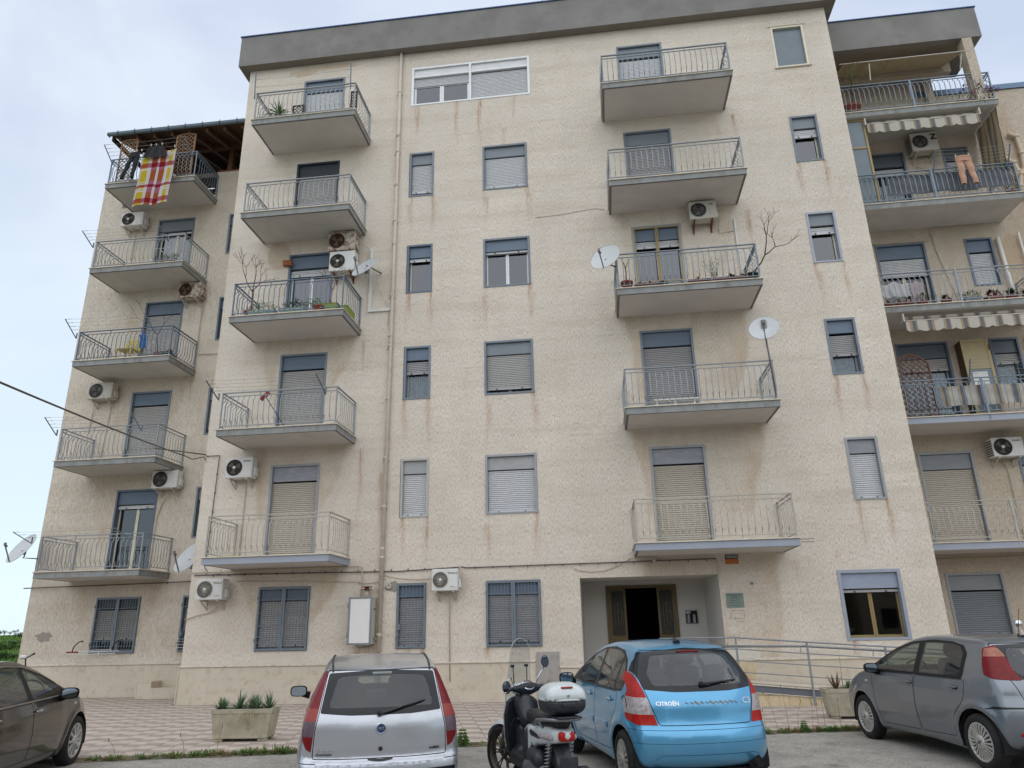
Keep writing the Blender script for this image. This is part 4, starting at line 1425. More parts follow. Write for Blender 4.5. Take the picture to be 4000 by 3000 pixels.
def spline(pts, n=10, closed=True):
 """Catmull-Rom through pts"""
 P = [np.array(p, float) for p in pts]
 out = []
 N_ = len(P)
 for i in range(N_ if closed else N_ - 1):
  p0, p1, p2, p3 = (P[(i + k) % N_] if closed else P[min(max(i + k, 0), N_ - 1)] for k in (-1, 0, 1, 2))
  d1, d2, d0 = max(1e-6, np.linalg.norm(p2 - p1)), max(1e-6, np.linalg.norm(p3 - p2)), max(1e-6, np.linalg.norm(p1 - p0))
  m1 = (p2 - p1) / d1 * .5 + (p1 - p0) / d0 * .5
  m2 = (p2 - p1) / d1 * .5 + (p3 - p2) / d2 * .5
  for k in range(n):
   t = k / n
   h = (2 * t ** 3 - 3 * t ** 2 + 1, t ** 3 - 2 * t ** 2 + t, -2 * t ** 3 + 3 * t ** 2, t ** 3 - t ** 2)
   out.append(h[0] * p1 + h[1] * d1 * m1 + h[2] * p2 + h[3] * d1 * m2)
 if not closed:
  out.append(P[-1])
 return out
def smax(a, b, k):
 h = np.clip(.5 + .5 * (a - b) / k, 0, 1)
 return b + (a - b) * h + k * h * (1 - h)
def smin(a, b, k):
 return -smax(-a, -b, k)
def round_poly(pts, r=.03, n=4):
 """polygon with rounded corners"""
 out = []
 N_ = len(pts)
 for i in range(N_):
  p0, p1, p2 = (np.array(pts[(i + k) % N_], float) for k in (-1, 0, 1))
  a, b = p0 - p1, p2 - p1
  la, lb = np.linalg.norm(a), np.linalg.norm(b)
  rr = min(r, la * .45, lb * .45)
  q0, q2 = p1 + a / la * rr, p1 + b / lb * rr
  for k in range(n + 1):
   t = k / n
   out.append(tuple((1 - t) ** 2 * q0 + 2 * t * (1 - t) * p1 + t * t * q2))
 return out
def inset(poly, d):
 P = np.array(poly)
 area = .5 * np.sum(P[:, 0] * np.roll(P[:, 1], -1) - np.roll(P[:, 0], -1) * P[:, 1])
 s = 1 if area > 0 else -1
 out = []
 N_ = len(P)
 for i in range(N_):
  e1 = P[i] - P[i - 1]
  e2 = P[(i + 1) % N_] - P[i]
  n1 = np.array([-e1[1], e1[0]]) / max(1e-9, np.linalg.norm(e1)) * s
  n2 = np.array([-e2[1], e2[0]]) / max(1e-9, np.linalg.norm(e2)) * s
  m = n1 + n2
  m = m / max(.35, (1 + n1 @ n2))
  out.append(tuple(P[i] + m * d))
 return out
def in_poly(P, x, z):
 c = False
 n_ = len(P)
 j = n_ - 1
 for i in range(n_):
  if (P[i][1] > z) != (P[j][1] > z) and x < (P[j][0] - P[i][0]) * (z - P[i][1]) / (P[j][1] - P[i][1]) + P[i][0]:
   c = not c
  j = i
 return c
class Car:
 def __init__(s, prof, W, belt, roofw, sec, rear_bow=.10, front_bow=.16, crown=.05, k=.06, h=.034, wheels=(), R=.3, plan=None, arch=None, flare=.012, tuck=None):
  s.prof = spline(prof, 8)
  s.side = sdf_poly(s.prof)
  P = np.array(s.prof)
  s.xmin, s.xmax, s.zmin, s.zmax = P[:, 0].min(), P[:, 0].max(), P[:, 1].min(), P[:, 1].max()
  gx = np.arange(s.xmin - .4, s.xmax + .4, .02)
  gz = np.arange(s.zmin - .3, s.zmax + .3, .02)
  A, B = np.meshgrid(gx, gz, indexing='ij')
  s.T = s.side(A, B)
  s.gx, s.gz = gx, gz
  s.W, s.belt, s.roofw, s.sec = W, belt, roofw, sec
  s.rb, s.fb, s.crown, s.k = rear_bow, front_bow, crown, k
  s.wheels, s.R, s.plan, s.flare = wheels, R, plan, flare
  s.arch = arch or R + .055
  s.V, s.Q, _ = surface_net(s.f, (s.xmin - .12, -W / 2 - .1, s.zmin - .1), (s.xmax + .12, W / 2 + .1, s.zmax + .12), h)
  s.bm = bmesh.new()
  vs = [s.bm.verts.new(p) for p in s.V]
  for q in s.Q:
   if len(set(q)) == 4:
    try:
     s.bm.faces.new([vs[i] for i in q])
    except ValueError:
     pass
  s.bm.normal_update()
  if s.bm.calc_volume(signed=True) < 0:
   bmesh.ops.reverse_faces(s.bm, faces=s.bm.faces)
  s.lay = s.bm.faces.layers.int.new('part')
  s.names = ['body']
 def tab(s, x, z):
  i = np.clip((x - s.gx[0]) / .02, 0, len(s.gx) - 1.001)
  j = np.clip((z - s.gz[0]) / .02, 0, len(s.gz) - 1.001)
  a, b = i.astype(int), j.astype(int)
  u, v = i - a, j - b
  T = s.T
  return T[a, b] * (1 - u) * (1 - v) + T[a + 1, b] * u * (1 - v) + T[a, b + 1] * (1 - u) * v + T[a + 1, b + 1] * u * v
 def width(s, x, z):
  zs, ws = zip(*s.sec)
  low = np.interp(z, zs, ws) * s.W / 2
  wb = np.interp(s.belt, zs, ws) * s.W / 2
  px, pw = zip(*s.plan)
  pl = np.interp(x, px, pw)
  t = np.clip((z - s.belt) / (s.zmax - s.belt), 0, 1.3)
  up = wb + (s.roofw / 2 - wb) * (t ** 1.12)
  w = np.where(z < s.belt, low, up)
  w = w * pl
  for wx, wz in s.wheels:
   r = np.hypot(x - wx, z - wz)
   w = w + s.flare * np.exp(-((r - s.arch - .035) / .05) ** 2) * (z < .85)
  return w
 def f(s, P):
  x, y, z = P[:, 0], np.abs(P[:, 1]), P[:, 2]
  q = (y / (s.W / 2))
  tr = np.clip((1.1 - x) / 1.4, 0, 1)
  tf = np.clip((x - 1.3) / 1.4, 0, 1)
  xe = x - s.rb * q ** 2.6 * tr ** 2 + s.fb * q ** 2.4 * tf ** 2
  ze = z + s.crown * q ** 2 * np.clip((z - .8) / .5, 0, 1)
  a = s.tab(xe, ze)
  b = (y - s.width(x, z)) * .96
  return smax(a, b, s.k)
 def cut(s, poly, axis, filt, name, old=None):
  """cut the outline poly into the shell; axis 'y': drawn in side view (x, z); axis 'x': in rear view (y, z)"""
  if name not in s.names:
   s.names.append(name)
  pid = s.names.index(name)
  P = np.array(poly)
  lo, hi = P.min(0) - .06, P.max(0) + .06
  i0 = 0 if axis == 'y' else 1
  cand = set()
  for f_ in s.bm.faces:
   c = f_.calc_center_median()
   if lo[0] < c[i0] < hi[0] and lo[1] < c.z < hi[1] and filt(c, f_.normal) and (old is None or s.names[f_[s.lay]] in old):
    cand.add(f_)
  for k in range(len(P)):
   a, b = P[k], P[(k + 1) % len(P)]
   e = b - a
   L = np.linalg.norm(e)
   if L < 1e-5:
    continue
   l2, h2 = np.minimum(a, b) - .045, np.maximum(a, b) + .045
   sel = []
   for f_ in cand:
    if f_.is_valid:
     c = f_.calc_center_median()
     if l2[0] < c[i0] < h2[0] and l2[1] < c.z < h2[1]:
      sel.append(f_)
   if not sel:
    continue
   nrm = Vector((e[1], 0, -e[0])) if axis == 'y' else Vector((0, e[1], -e[0]))
   co = Vector((a[0], 0, a[1])) if axis == 'y' else Vector((0, a[0], a[1]))
   ed = {x for f_ in sel for x in f_.edges}
   ve = {x for f_ in sel for x in f_.verts}
   r = bmesh.ops.bisect_plane(s.bm, geom=list(sel) + list(ed) + list(ve), dist=1e-5, plane_co=co, plane_no=nrm.normalized())
   for g in r['geom']:
    if isinstance(g, bmesh.types.BMFace):
     cand.add(g)
  PL = [tuple(p) for p in P]
  for f_ in cand:
   if f_.is_valid:
    c = f_.calc_center_median()
    if in_poly(PL, c[i0], c.z) and filt(c, f_.normal):
     f_[s.lay] = pid
 def panel(s, poly, axis, filt, name, gap=.009, old=None):
  """a separate panel with a shut line round it"""
  s.cut(poly, axis, filt, 'gap', old)
  s.cut(inset(poly, gap), axis, filt, name, ['gap'])
 def build(s, root, mats, inner=m_black):
  """one object per name; mats: {name: (material, lift, object name, label)}"""
  s.bm.normal_update()
  faces = {}
  for f_ in s.bm.faces:
   faces.setdefault(s.names[f_[s.lay]], []).append(f_)
  out = {}
  for nm, fl in faces.items():
   if nm == 'hole':
    continue
   m, lift, oname, lab = mats.get(nm, mats['body'])
   verts = list({v for f_ in fl for v in f_.verts})
   ix = {v: i for i, v in enumerate(verts)}
   V = np.array([v.co[:] for v in verts])
   G = grad(s.f, V)
   Nn = G / np.maximum(1e-9, np.linalg.norm(G, axis=1, keepdims=True))
   me = bpy.data.meshes.new(oname)
   me.from_pydata((V + Nn * lift).tolist(), [], [[ix[v] for v in f_.verts] for f_ in fl])
   me.materials.append(m)
   me.polygons.foreach_set('use_smooth', [True] * len(me.polygons))
   me.update()
   me.normals_split_custom_set_from_vertices(Nn.tolist())
   o = link(oname, me, root, False)
   if lab:
    o['label'] = lab
   out[nm] = o
  # inner lining: every opaque panel again, 22 mm further in
  lin_f = [f_ for nm, fl in faces.items() if nm not in ('hole', 'gap') and not mats.get(nm, mats['body'])[0].name.startswith('car_glass') for f_ in fl]
  verts = list({v for f_ in lin_f for v in f_.verts})
  ix = {v: i for i, v in enumerate(verts)}
  V = np.array([v.co[:] for v in verts])
  G = grad(s.f, V)
  Nn = G / np.maximum(1e-9, np.linalg.norm(G, axis=1, keepdims=True))
  me = bpy.data.meshes.new('interior_lining')
  me.from_pydata((V - Nn * .022).tolist(), [], [[ix[v] for v in reversed(f_.verts)] for f_ in lin_f])
  me.materials.append(m_lining)
  link('interior_lining', me, root, False)
  s.bm.free()
  return out
 def rear_x(s, y, z):
  xs = np.arange(s.xmin - .1, s.xmin + 1.2, .01)
  P = np.stack([xs, np.full_like(xs, y), np.full_like(xs, z)], 1)
  v = s.f(P)
  k = np.nonzero(v < 0)[0]
  if not len(k) or k[0] == 0:
   return s.xmin
  k = k[0]
  return xs[k - 1] + .01 * v[k - 1] / (v[k - 1] - v[k])
 def side_y(s, x, z, sg=1):
  ys = np.arange(s.W / 2 + .08, .2, -.01)
  P = np.stack([np.full_like(ys, x), ys, np.full_like(ys, z)], 1)
  v = s.f(P)
  k = np.nonzero(v < 0)[0]
  if not len(k) or k[0] == 0:
   return sg * s.W / 2
  k = k[0]
  return sg * (ys[k - 1] - .01 * v[k - 1] / (v[k - 1] - v[k]))
m_lining = mat('car_lining', '#23252a', .9, var=.1)
m_seat = mat('car_seat', '#2c2f35', .9, var=.12, scale=20)
m_tyre = mat('tyre_rubber', '#161617', .85, var=.12, scale=20, bump=.001, bscale=80, dirt='#4b4640', dirt_amt=.35, dirt_scale=8, dirt_lo=.55)
m_arch = mat('wheel_house', '#101113', .95, var=.1)
m_rim = mat('rim_silver', '#b3b2ad', .38, .35, var=.06, scale=12, coord='obj', dirt='#6d665c', dirt_amt=.35, dirt_scale=10, dirt_lo=.5)
m_trim = mat('car_black_trim', '#17191b', .4, var=.06, spec=.25)
m_trim2 = mat('car_black_ceramic', '#14181c', .15, var=.04, spec=.35)
cg_clear = glass_mat('car_glass_clear', '#c3cfc9', .8, .02, 1.6)
cg_dark = glass_mat('car_glass_dark', '#77857f', .9, .02, 1.6)
def carpaint(name, col, metal=.55, rough=.32, dirt='#8d8474', da=.22, lo=.52):
 m = mat(name, col, rough, metal, var=.03, scale=2, coat=.8, dirt=dirt, dirt_amt=da, dirt_scale=2.6, dirt_lo=lo, coord='obj')
 return m
m_red = mat('lamp_red', '#6a0b12', .35, var=.2, scale=16, spec=.3, coord='obj', bump=.001, bscale=90)
m_red2 = mat('lamp_bright_red', '#a01710', .35, var=.25, scale=26, spec=.3, coord='obj', bump=.001, bscale=90)
m_amber = mat('lamp_amber', '#8a3a33', .35, var=.12, scale=14, spec=.3, coord='obj')
m_clear = mat('lamp_clear', '#a39b9d', .3, .1, var=.35, scale=30, spec=.3, coord='obj', bump=.002, bscale=60)
m_smoke = mat('lamp_smoke', '#5f4f57', .3, .1, var=.15, scale=16, spec=.3, coord='obj')
def wheel(root, x, y, z, R_, style, side, rimr, w=.185, steer=0.0):
 """side +1: outer face looks to +y"""
 T = Matrix.Translation((x, y, z)) @ Matrix.Rotation(steer, 4, 'Z') @ Matrix.Rotation(-math.pi / 2 * side, 4, 'X')
 ty = MB()
 hw = w / 2
 prof = [(rimr - .012, -hw + .02), (rimr + .02, -hw), (R_ - .045, -hw - .004), (R_ - .012, -hw + .02), (R_, -hw + .045), (R_ + .001, 0), (R_, hw - .045), (R_ - .012, hw - .02), (R_ - .045, hw + .004), (rimr + .02, hw), (rimr - .012, hw - .02), (rimr - .02, hw - .06)]
 ty.lathe(prof, 36, 0, T)
 W_ = put('wheel', ty, m_tyre, root, False)
 rm = MB()
 rm.lathe([(rimr + .004, hw - .012), (rimr - .008, hw - .004), (rimr - .022, hw - .016), (rimr - .03, hw - .05)], 36, 0, T)
 disc_r = rimr - .02
 back = MB().lathe([(disc_r, hw - .055), (0, hw - .055)], 28, 0, T)
 put('wheel_well', back, m_arch, W_, False)
 if style == 'many':
  n, ri, wo, wi = 22, .065, .026, .012
 elif style == 'c3':
  n, ri, wo, wi = 16, .05, .034, .014
 elif style == 'seven':
  n, ri, wo, wi = 7, .05, .05, .035
 else:
  n, ri, wo, wi = 10, .06, .04, .02
 for k in range(n):
  a = 2 * math.pi * k / n
  sw = .10 if style == 'c3' else .0
  c0, s0, c1, s1 = math.cos(a), math.sin(a), math.cos(a + sw), math.sin(a + sw)
  pi_, po = Vector((ri * c0, ri * s0, 0)), Vector(((disc_r + .004) * c1, (disc_r + .004) * s1, 0))
  t = (po - pi_).normalized()
  nn = Vector((-t.y, t.x, 0))
  zt, zo = hw - .004, hw - .012
  vs = [pi_ - nn * wi / 2, pi_ + nn * wi / 2, po + nn * wo / 2, po - nn * wo / 2]
  top = [Vector((p.x, p.y, zt if i < 2 else zo)) for i, p in enumerate(vs)]
  bot = [Vector((p.x, p.y, hw - .04)) for p in vs]
  rm.add(top + bot, [(0, 3, 2, 1), (4, 5, 6, 7), (0, 1, 5, 4), (1, 2, 6, 5), (2, 3, 7, 6), (3, 0, 4, 7)], 0, False, T)
 rm.lathe([(ri + .012, hw - .03), (ri + .01, hw - .002), (ri - .01, hw + .004), (0, hw + .006)], 20, 0, T)
 put('rim', rm, m_rim, W_, False)
 if style in ('many', 'seven'):
  bl = MB()
  for k in range(4):
   a = math.pi / 2 * k + .4
   bl.lathe([(.0085, hw + .008), (0, hw + .009)], 8, 0, T @ Matrix.Translation((.038 * math.cos(a), .038 * math.sin(a), 0)))
  bl.lathe([(.022, hw + .0075), (0, hw + .0085)], 12, 0, T)
  put('wheel_bolt', bl, m_smoke, W_, False)
 return W_
def arch_liner(root, car, wx, wz, r, side):
 mb = MB()
 y0 = side * (car.W / 2 - .035)
 y1 = side * (car.W / 2 - .36)
 n = 16
 vs = []
 for k in range(n + 1):
  a = -.25 + (math.pi + .5) * k / n
  vs += [(wx + r * math.cos(a), y0, wz + r * math.sin(a)), (wx + r * math.cos(a), y1, wz + r * math.sin(a))]
 mb.add(vs, [(2 * k, 2 * k + 1, 2 * k + 3, 2 * k + 2) for k in range(n)], 0, True)
 mb.poly([(wx + r * math.cos(a), y1, wz + r * math.sin(a)) for a in [-.25 + (math.pi + .5) * k / n for k in range(n + 1)]])
 put('wheel_arch_liner', mb, m_arch, root, False)
def seat(root, x, y, z0, w=.46, h=.52, m=None, head=True, lean=.22):
 """seat back with head restraint, seen through the glass"""
 mm = m or m_seat
 def f(P):
  p = P - np.array([x, y, z0])
  px = p[:, 0] + p[:, 2] * lean
  q = np.stack([np.abs(px) - .035, np.abs(p[:, 1]) - (w / 2 - .07 - .05 * np.clip(p[:, 2] / h, 0, 1)), np.abs(p[:, 2] - h / 2) - (h / 2 - .06)], 1)
  d = np.linalg.norm(np.maximum(q, 0), axis=1) + np.minimum(q.max(1), 0) - .06
  if head:
   r = np.stack([np.abs(px) - .02, np.abs(p[:, 1]) - .08, np.abs(p[:, 2] - h - .10) - .045], 1)
   d = np.minimum(d, np.linalg.norm(np.maximum(r, 0), axis=1) + np.minimum(r.max(1), 0) - .045)
  return d
 V, Q, N_ = surface_net(f, (x - .35, y - w / 2 - .05, z0 - .06), (x + .2, y + w / 2 + .05, z0 + h + .25), .045)
 me = bpy.data.meshes.new('seat')
 me.from_pydata(V.tolist(), [], Q.tolist())
 me.polygons.foreach_set('use_smooth', [True] * len(me.polygons))
 me.materials.append(mm)
 me.update()
 link('seat', me, root, False)
def mirror(root, x, y, z, side, m_shell, w=.20, h=.13, glass_tilt=.0):
 """door mirror: shell, glass facing back, foot"""
 mb = MB()
 c = Vector((x, y, z))
 prof = [(0.0, -.055), (.5, -.05), (.85, -.02), (1.0, .03), (.97, .05)]
 vs, fs = [], []
 n = 18
 for r_, d in prof:
  for k in range(n):
   a = 2 * math.pi * k / n
   ca, sa = math.cos(a), math.sin(a)
   e = .62
   u = math.copysign(abs(ca) ** e, ca) * w / 2 * r_
   v = math.copysign(abs(sa) ** e, sa) * h / 2 * r_
   vs.append((x - d, y + u, z + v))
 for j in range(len(prof) - 1):
  for k in range(n):
   fs.append((j * n + k, (j + 1) * n + k, (j + 1) * n + (k + 1) % n, j * n + (k + 1) % n))
 mb.add(vs, fs, 0, True)
 M_ = put('door_mirror', mb, m_shell, root, False)
 gl = MB()
 pts = []
 for k in range(n):
  a = 2 * math.pi * k / n
  ca, sa = math.cos(a), math.sin(a)
  pts.append((x - .047, y + math.copysign(abs(ca) ** .62, ca) * w * .43, z + math.copysign(abs(sa) ** .62, sa) * h * .42))
 gl.poly(list(reversed(pts)))
 put('mirror_glass', gl, mat('mirror_silver', '#aebccb', .04, 1.0, var=.02), M_, False)
 ft = MB().tube([(x + .02, y, z - .03), (x + .03, y - side * (w * .5 + .03), z - .06)], [.03, .045], 8)
 put('mirror_foot', ft, m_trim, M_, False)
 return M_
def conform_rear(me, car, lift=.003):
 """text mesh drawn in (x -> -y, y -> z, z = depth) laid onto the rear of the car"""
 for v in me.vertices:
  u, w_, d = v.co
  v.co = (car.rear_x(u, w_) - lift - d, u, w_)
 me.update()
def rear_text(root, car, txt, size, y, z, m, name, depth=.002, bold=.0, sx=1.0, shear=0.0, rot=0.0):
 me = text_mesh(txt, size, depth, 'CENTER', bold, shear, sx)
 me.transform(Matrix.Translation((y, z, 0)) @ Matrix.Rotation(rot, 4, 'Z') @ Matrix.Diagonal((-1, 1, 1, 1)))
 conform_rear(me, car)
 me.flip_normals()
 me.materials.clear()
 me.materials.append(m)
 me.name = name
 return link(name, me, root, False)
def rear_strip(root, car, pts, w, name, m, lift=.004, up=True):
 """thin strip on the rear surface along (y, z) points"""
 mb = MB()
 vs = []
 for i, (y, z) in enumerate(pts):
  vs += [(car.rear_x(y, z + w / 2) - lift, y, z + w / 2), (car.rear_x(y, z - w / 2) - lift, y, z - w / 2)]
 mb.add(vs, [(2 * i, 2 * i + 1, 2 * i + 3, 2 * i + 2) for i in range(len(pts) - 1)], 0, True)
 return put(name, mb, m, root, False)
def wiper(root, car, y0, z0, y1, z1, pivot_h=.04):
 """rear wiper: hub at (y0, z0), tip at (y1, z1)"""
 def p(y, z, d):
  return (car.rear_x(y, z) - d, y, z)
 mb = MB()
 mb.tube([p(y0, z0, -.01), p(y0, z0, .045)], .022, 10)
 n = 6
 arm = [p(y0 + (y1 - y0) * t * .55, z0 + (z1 - z0) * t * .55, .045 - .02 * t) for t in [i / n for i in range(n + 1)]]
 mb.tube(arm, [.016 - .008 * i / n for i in range(n + 1)], 6)
 W_ = put('rear_wiper', mb, m_black, root, False)
 bl = [p(y0 + (y1 - y0) * t, z0 + (z1 - z0) * t, .018) for t in [.30 + .7 * i / 8 for i in range(9)]]
 put('wiper_blade', MB().tube(bl, [.006, .009, .010, .011, .012, .011, .010, .008, .004], 6), m_black, W_, False)
def car_root(name, label, ox, oy, deg, z_r, z_f, wb, group=None):
 """origin at rear axle centre on the ground, x forward, y left"""
 th = R(90 + deg)
 r = thing(name, label, 'car', (ox, oy, z_r), (0, -math.atan2(z_f - z_r, wb), th), group)
 return r
def rects(x0, x1, z0, z1):
 return [(x0, z0), (x1, z0), (x1, z1), (x0, z1)]
def arch_poly(cx, cz, r, n=26):
 return [(cx + r * math.cos(2 * math.pi * k / n), cz + r * math.sin(2 * math.pi * k / n)) for k in range(n)]
def mir(poly):
 return [(-a, b) for a, b in reversed(poly)]
ALLSIDE = lambda c, n: True
LFT = lambda c, n: c.y > .25
RGT = lambda c, n: c.y < -.25
def underbody(root, car, z=.2):
 put('floor_pan', MB().box(car.xmin + .2, car.xmax - .2, -car.W / 2 + .22, car.W / 2 - .22, z, z + .03), m_arch, root, False)
def common(car, root, hubs, r, style, rimr, track, dash=True, steer=0.0):
 for i, (wx, wz) in enumerate(hubs):
  for sd in (1, -1):
   arch_liner(root, car, wx, wz, car.arch, sd)
   wheel(root, wx, sd * track / 2, wz, r, style, sd, rimr, steer=steer if i == 1 else 0)
 underbody(root, car)
# ================================================================== silver hatchback seen from behind
p_silver = carpaint('paint_silver', '#b2b6bd', .7, .30, '#787468', .22)
def silver_car():
 hubs = ((0, .28), (2.46, .28))
 car = Car([(-.52, .21), (-.64, .28), (-.695, .38), (-.70, .50), (-.685, .565), (-.64, .60), (-.635, .70), (-.63, .86), (-.60, .98), (-.50, 1.14), (-.37, 1.33), (-.30, 1.39), (-.1, 1.425), (.4, 1.455), (.95, 1.46), (1.4, 1.40), (1.85, 1.20), (2.25, .99), (2.55, .90), (2.9, .80), (3.06, .66), (3.10, .45), (3.05, .26), (2.8, .19), (1.2, .19)],
   1.66, .93, 1.10, [(.15, .90), (.28, .965), (.45, .995), (.62, 1.0), (.80, .985), (.93, .955), (1.1, .9)], .17, .28, .045, .055, .034, hubs, .285,
   [(-.75, .90), (-.4, .955), (.0, .985), (.5, 1.0), (2.0, 1.0), (2.6, .97), (3.1, .88)])
 RE = lambda c, n: c.x < -.05
 root = car_root('parked_car', 'silver hatchback seen straight from behind, parked left of the scooter', -2.49, -9.50, 18.5, -.155, -.06, 2.46, 'cars parked along the kerb')
 for hx, hz in hubs:
  car.cut(arch_poly(hx, hz, car.arch), 'y', lambda c, n: abs(c.y) > .45, 'hole')
 car.cut(rects(-.3, 2.9, .12, .235), 'y', lambda c, n: abs(c.y) < .6 and n.z < -.5, 'hole')
 # tail lamps
 lamp = [(.668, .665), (.715, .69), (.752, .76), (.765, .86), (.755, .95), (.715, 1.10), (.665, 1.22), (.60, 1.34), (.572, 1.372), (.553, 1.372), (.585, 1.2), (.622, 1.0), (.65, .85)]
 LR = lambda c, n: c.x < .12 and abs(c.y) > .4
 for s_, pl in ((1, lamp), (-1, mir(lamp))):
  car.cut(pl, 'x', LR, 'lamp%d' % s_)
  z1, z2, z3, z4 = .83, .985, 1.045, 1.14
  a = 'lamp%d' % s_
  car.cut([(s_ * .45, .80), (s_ * .9, .80), (s_ * .9, .935), (s_ * .45, .935)][::s_], 'x', LR, 'lampb%d' % s_, [a])
  car.cut([(s_ * .45, .935), (s_ * .9, .935), (s_ * .9, 1.045), (s_ * .45, 1.045)][::s_], 'x', LR, 'lampc%d' % s_, [a])
 hatch = round_poly([(-.655, .60), (.655, .60), (.645, .85), (.605, 1.04), (.55, 1.385), (-.55, 1.385), (-.605, 1.04), (-.645, .85)], .03)
 car.panel(hatch, 'x', RE, 'hatch', .008, ['body'])
 glz = round_poly([(-.598, 1.005), (-.3, .985), (.3, .985), (.598, 1.005), (.535, 1.355), (0, 1.385), (-.535, 1.355)], .02)
 car.cut(glz, 'x', RE, 'glasstrim', ['hatch', 'gap', 'body'])
 car.cut(round_poly([(-.52, 1.05), (.52, 1.05), (.44, 1.32), (.2, 1.335), (-.2, 1.335), (-.44, 1.32)], .05, 5), 'x', RE, 'rearglass', ['glasstrim'])
 # bumper seam
 car.cut([(-.9, .565), (.9, .565), (.9, .572), (-.9, .572)], 'x', lambda c, n: c.x < -.2 and abs(c.y) > .62, 'gap', ['body'])
 # side glazing
 for s_, F_ in ((1, LFT), (-1, RGT)):
  car.cut(round_poly([(-.25, .98), (2.1, .96), (1.45, 1.33), (1.0, 1.38), (.2, 1.37), (-.1, 1.28)], .05), 'y', F_, 'sidetrim', ['body'])
  car.cut(round_poly([(-.14, 1.0), (.6, .99), (.6, 1.345), (.2, 1.34), (.0, 1.26)], .04), 'y', F_, 'glassq%d' % s_, ['sidetrim'])
  car.cut(round_poly([(.68, .99), (1.95, .98), (1.42, 1.29), (1.0, 1.345), (.68, 1.345)], .04), 'y', F_, 'glassf%d' % s_, ['sidetrim'])
  car.panel(round_poly([(.55, .32), (2.0, .30), (2.08, .95), (.60, .95)], .06), 'y', F_, 'door%d' % s_, .008, ['body'])
 car.cut(round_poly([(-.62, .99), (.62, .99), (.52, 1.33), (-.52, 1.33)], .05), 'x', lambda c, n: c.x > 1.3 and c.z > .95 and n.x > .2, 'windscreen', ['body'])
 B = (p_silver, 0, 'body', None)
 mats = dict(body=B, gap=(m_black, -.008, 'shut_line', None), hatch=(p_silver, 0, 'tailgate', None), glasstrim=(m_trim2, .001, 'rear_window_surround', None), rearglass=(cg_clear, .001, 'rear_window', None),
    sidetrim=(m_trim, 0, 'window_surround', None), windscreen=(cg_clear, 0, 'windscreen', None))
 for s_ in (1, -1):
  mats.update({'lamp%d' % s_: (m_red, .004, 'tail_lamp', None), 'lampb%d' % s_: (m_smoke, .004, 'reversing_lamp', None), 'lampc%d' % s_: (m_amber, .004, 'indicator_lamp', None),
   'glassq%d' % s_: (cg_dark, 0, 'side_window', None), 'glassf%d' % s_: (cg_clear, 0, 'side_window', None), 'door%d' % s_: (p_silver, 0, 'door', None)})
 out = car.build(root, mats)
 common(car, root, hubs, .285, 'seven', .19, 1.44)
 # roof strips, high brake lamp, wiper, emblem, lock, lettering, bumper strip
 for s_ in (1, -1):
  rs = MB()
  pts = []
  for i in range(14):
   x = -.27 + 1.9 * i / 13
   y = s_ * (.50 + .03 * math.sin(i / 13 * 3))
   zs = np.arange(1.7, .9, -.01)
   v = car.f(np.stack([np.full_like(zs, x), np.full_like(zs, y), zs], 1))
   pts.append((x, y, zs[np.nonzero(v < 0)[0][0]] + .008))
  rs.tube(pts, .012, 5)
  put('roof_moulding', rs, m_black, root, False)
 def rbox(y, z, w, h, d, n_, m, b=.004):
  x = car.rear_x(y, z)
  return put(n_, MB().bevbox(x - d, x + .01, y - w / 2, y + w / 2, z - h / 2, z + h / 2, b), m, root, False)
 rbox(0, 1.352, .20, .022, .008, 'high_brake_lamp', mat('pale_lamp', '#8d9694', .3))
 wiper(root, car, .02, 1.0, -.44, 1.10)
 em = MB()
 ex = car.rear_x(0, .865)
 Tm = Matrix.Translation((ex, 0, .865)) @ Matrix.Rotation(-math.pi / 2, 4, 'Y')
 em.lathe([(.052, -.004), (.053, .008), (.046, .012), (.042, .010)], 28, 0, Tm)
 E_ = put('badge', em, m_chrome, root, False)
 put('badge_field', MB().lathe([(.042, .0095), (0, .0105)], 28, 0, Tm), mat('badge_blue', '#233a66', .3), E_, False)
 rear_text(root, car, 'FIAT', .034, 0, .865, m_chrome, 'badge_letters', .002, .0008, .85)
 bpy.context.view_layer.update()
 o = [c for c in root.children if c.name.startswith('badge_letters')][0]
 for v in o.data.vertices:
  v.co.x = ex - .0125 - (.001 if v.co.x < ex else 0)
 lk = MB().lathe([(.022, -.002), (.021, .008), (.014, .010), (0, .006)], 16, 0, Matrix.Translation((car.rear_x(0, .685), 0, .685)) @ Matrix.Rotation(-math.pi / 2, 4, 'Y'))
 put('boot_lock', lk, m_black, root, False)
 rear_text(root, car, 'Punto', .058, .535, .675, m_chrome, 'model_lettering', .003, .0012, 1.15, .25)
 rear_text(root, car, 'GUADAGNI', .026, .545, .642, m_ink, 'dealer_lettering', .001, .0006, 1.1, .2)
 rear_text(root, car, 'multijet', .034, -.53, .665, m_ink, 'engine_lettering', .002, .0008, 1.0, .15)
 rear_strip(root, car, [(-.79 + 1.58 * i / 30, .475) for i in range(31)], .042, 'bumper_strip', m_trim, .012)
 rear_strip(root, car, [(-.62 + 1.24 * i / 30, .553 + .004 * math.sin(i * 1.7)) for i in range(31)], .022, 'peeled_lacquer', mat('peeled_lacquer', '#b7bac2', .6, var=.2, scale=30, dirt='#6f757e', dirt_amt=.9, dirt_scale=22, dirt_lo=.5, coord='obj'), .0045)
 rear_strip(root, car, [(-.12 + .24 * i / 8, .60 - .012 * math.sin(math.pi * i / 8)) for i in range(9)], .02, 'boot_recess', m_black, .002)
 put('reflector', MB().bevbox(car.rear_x(-.62, .40) - .01, car.rear_x(-.62, .40) + .02, -.70, -.56, .385, .41, .004), m_red2, root, False)
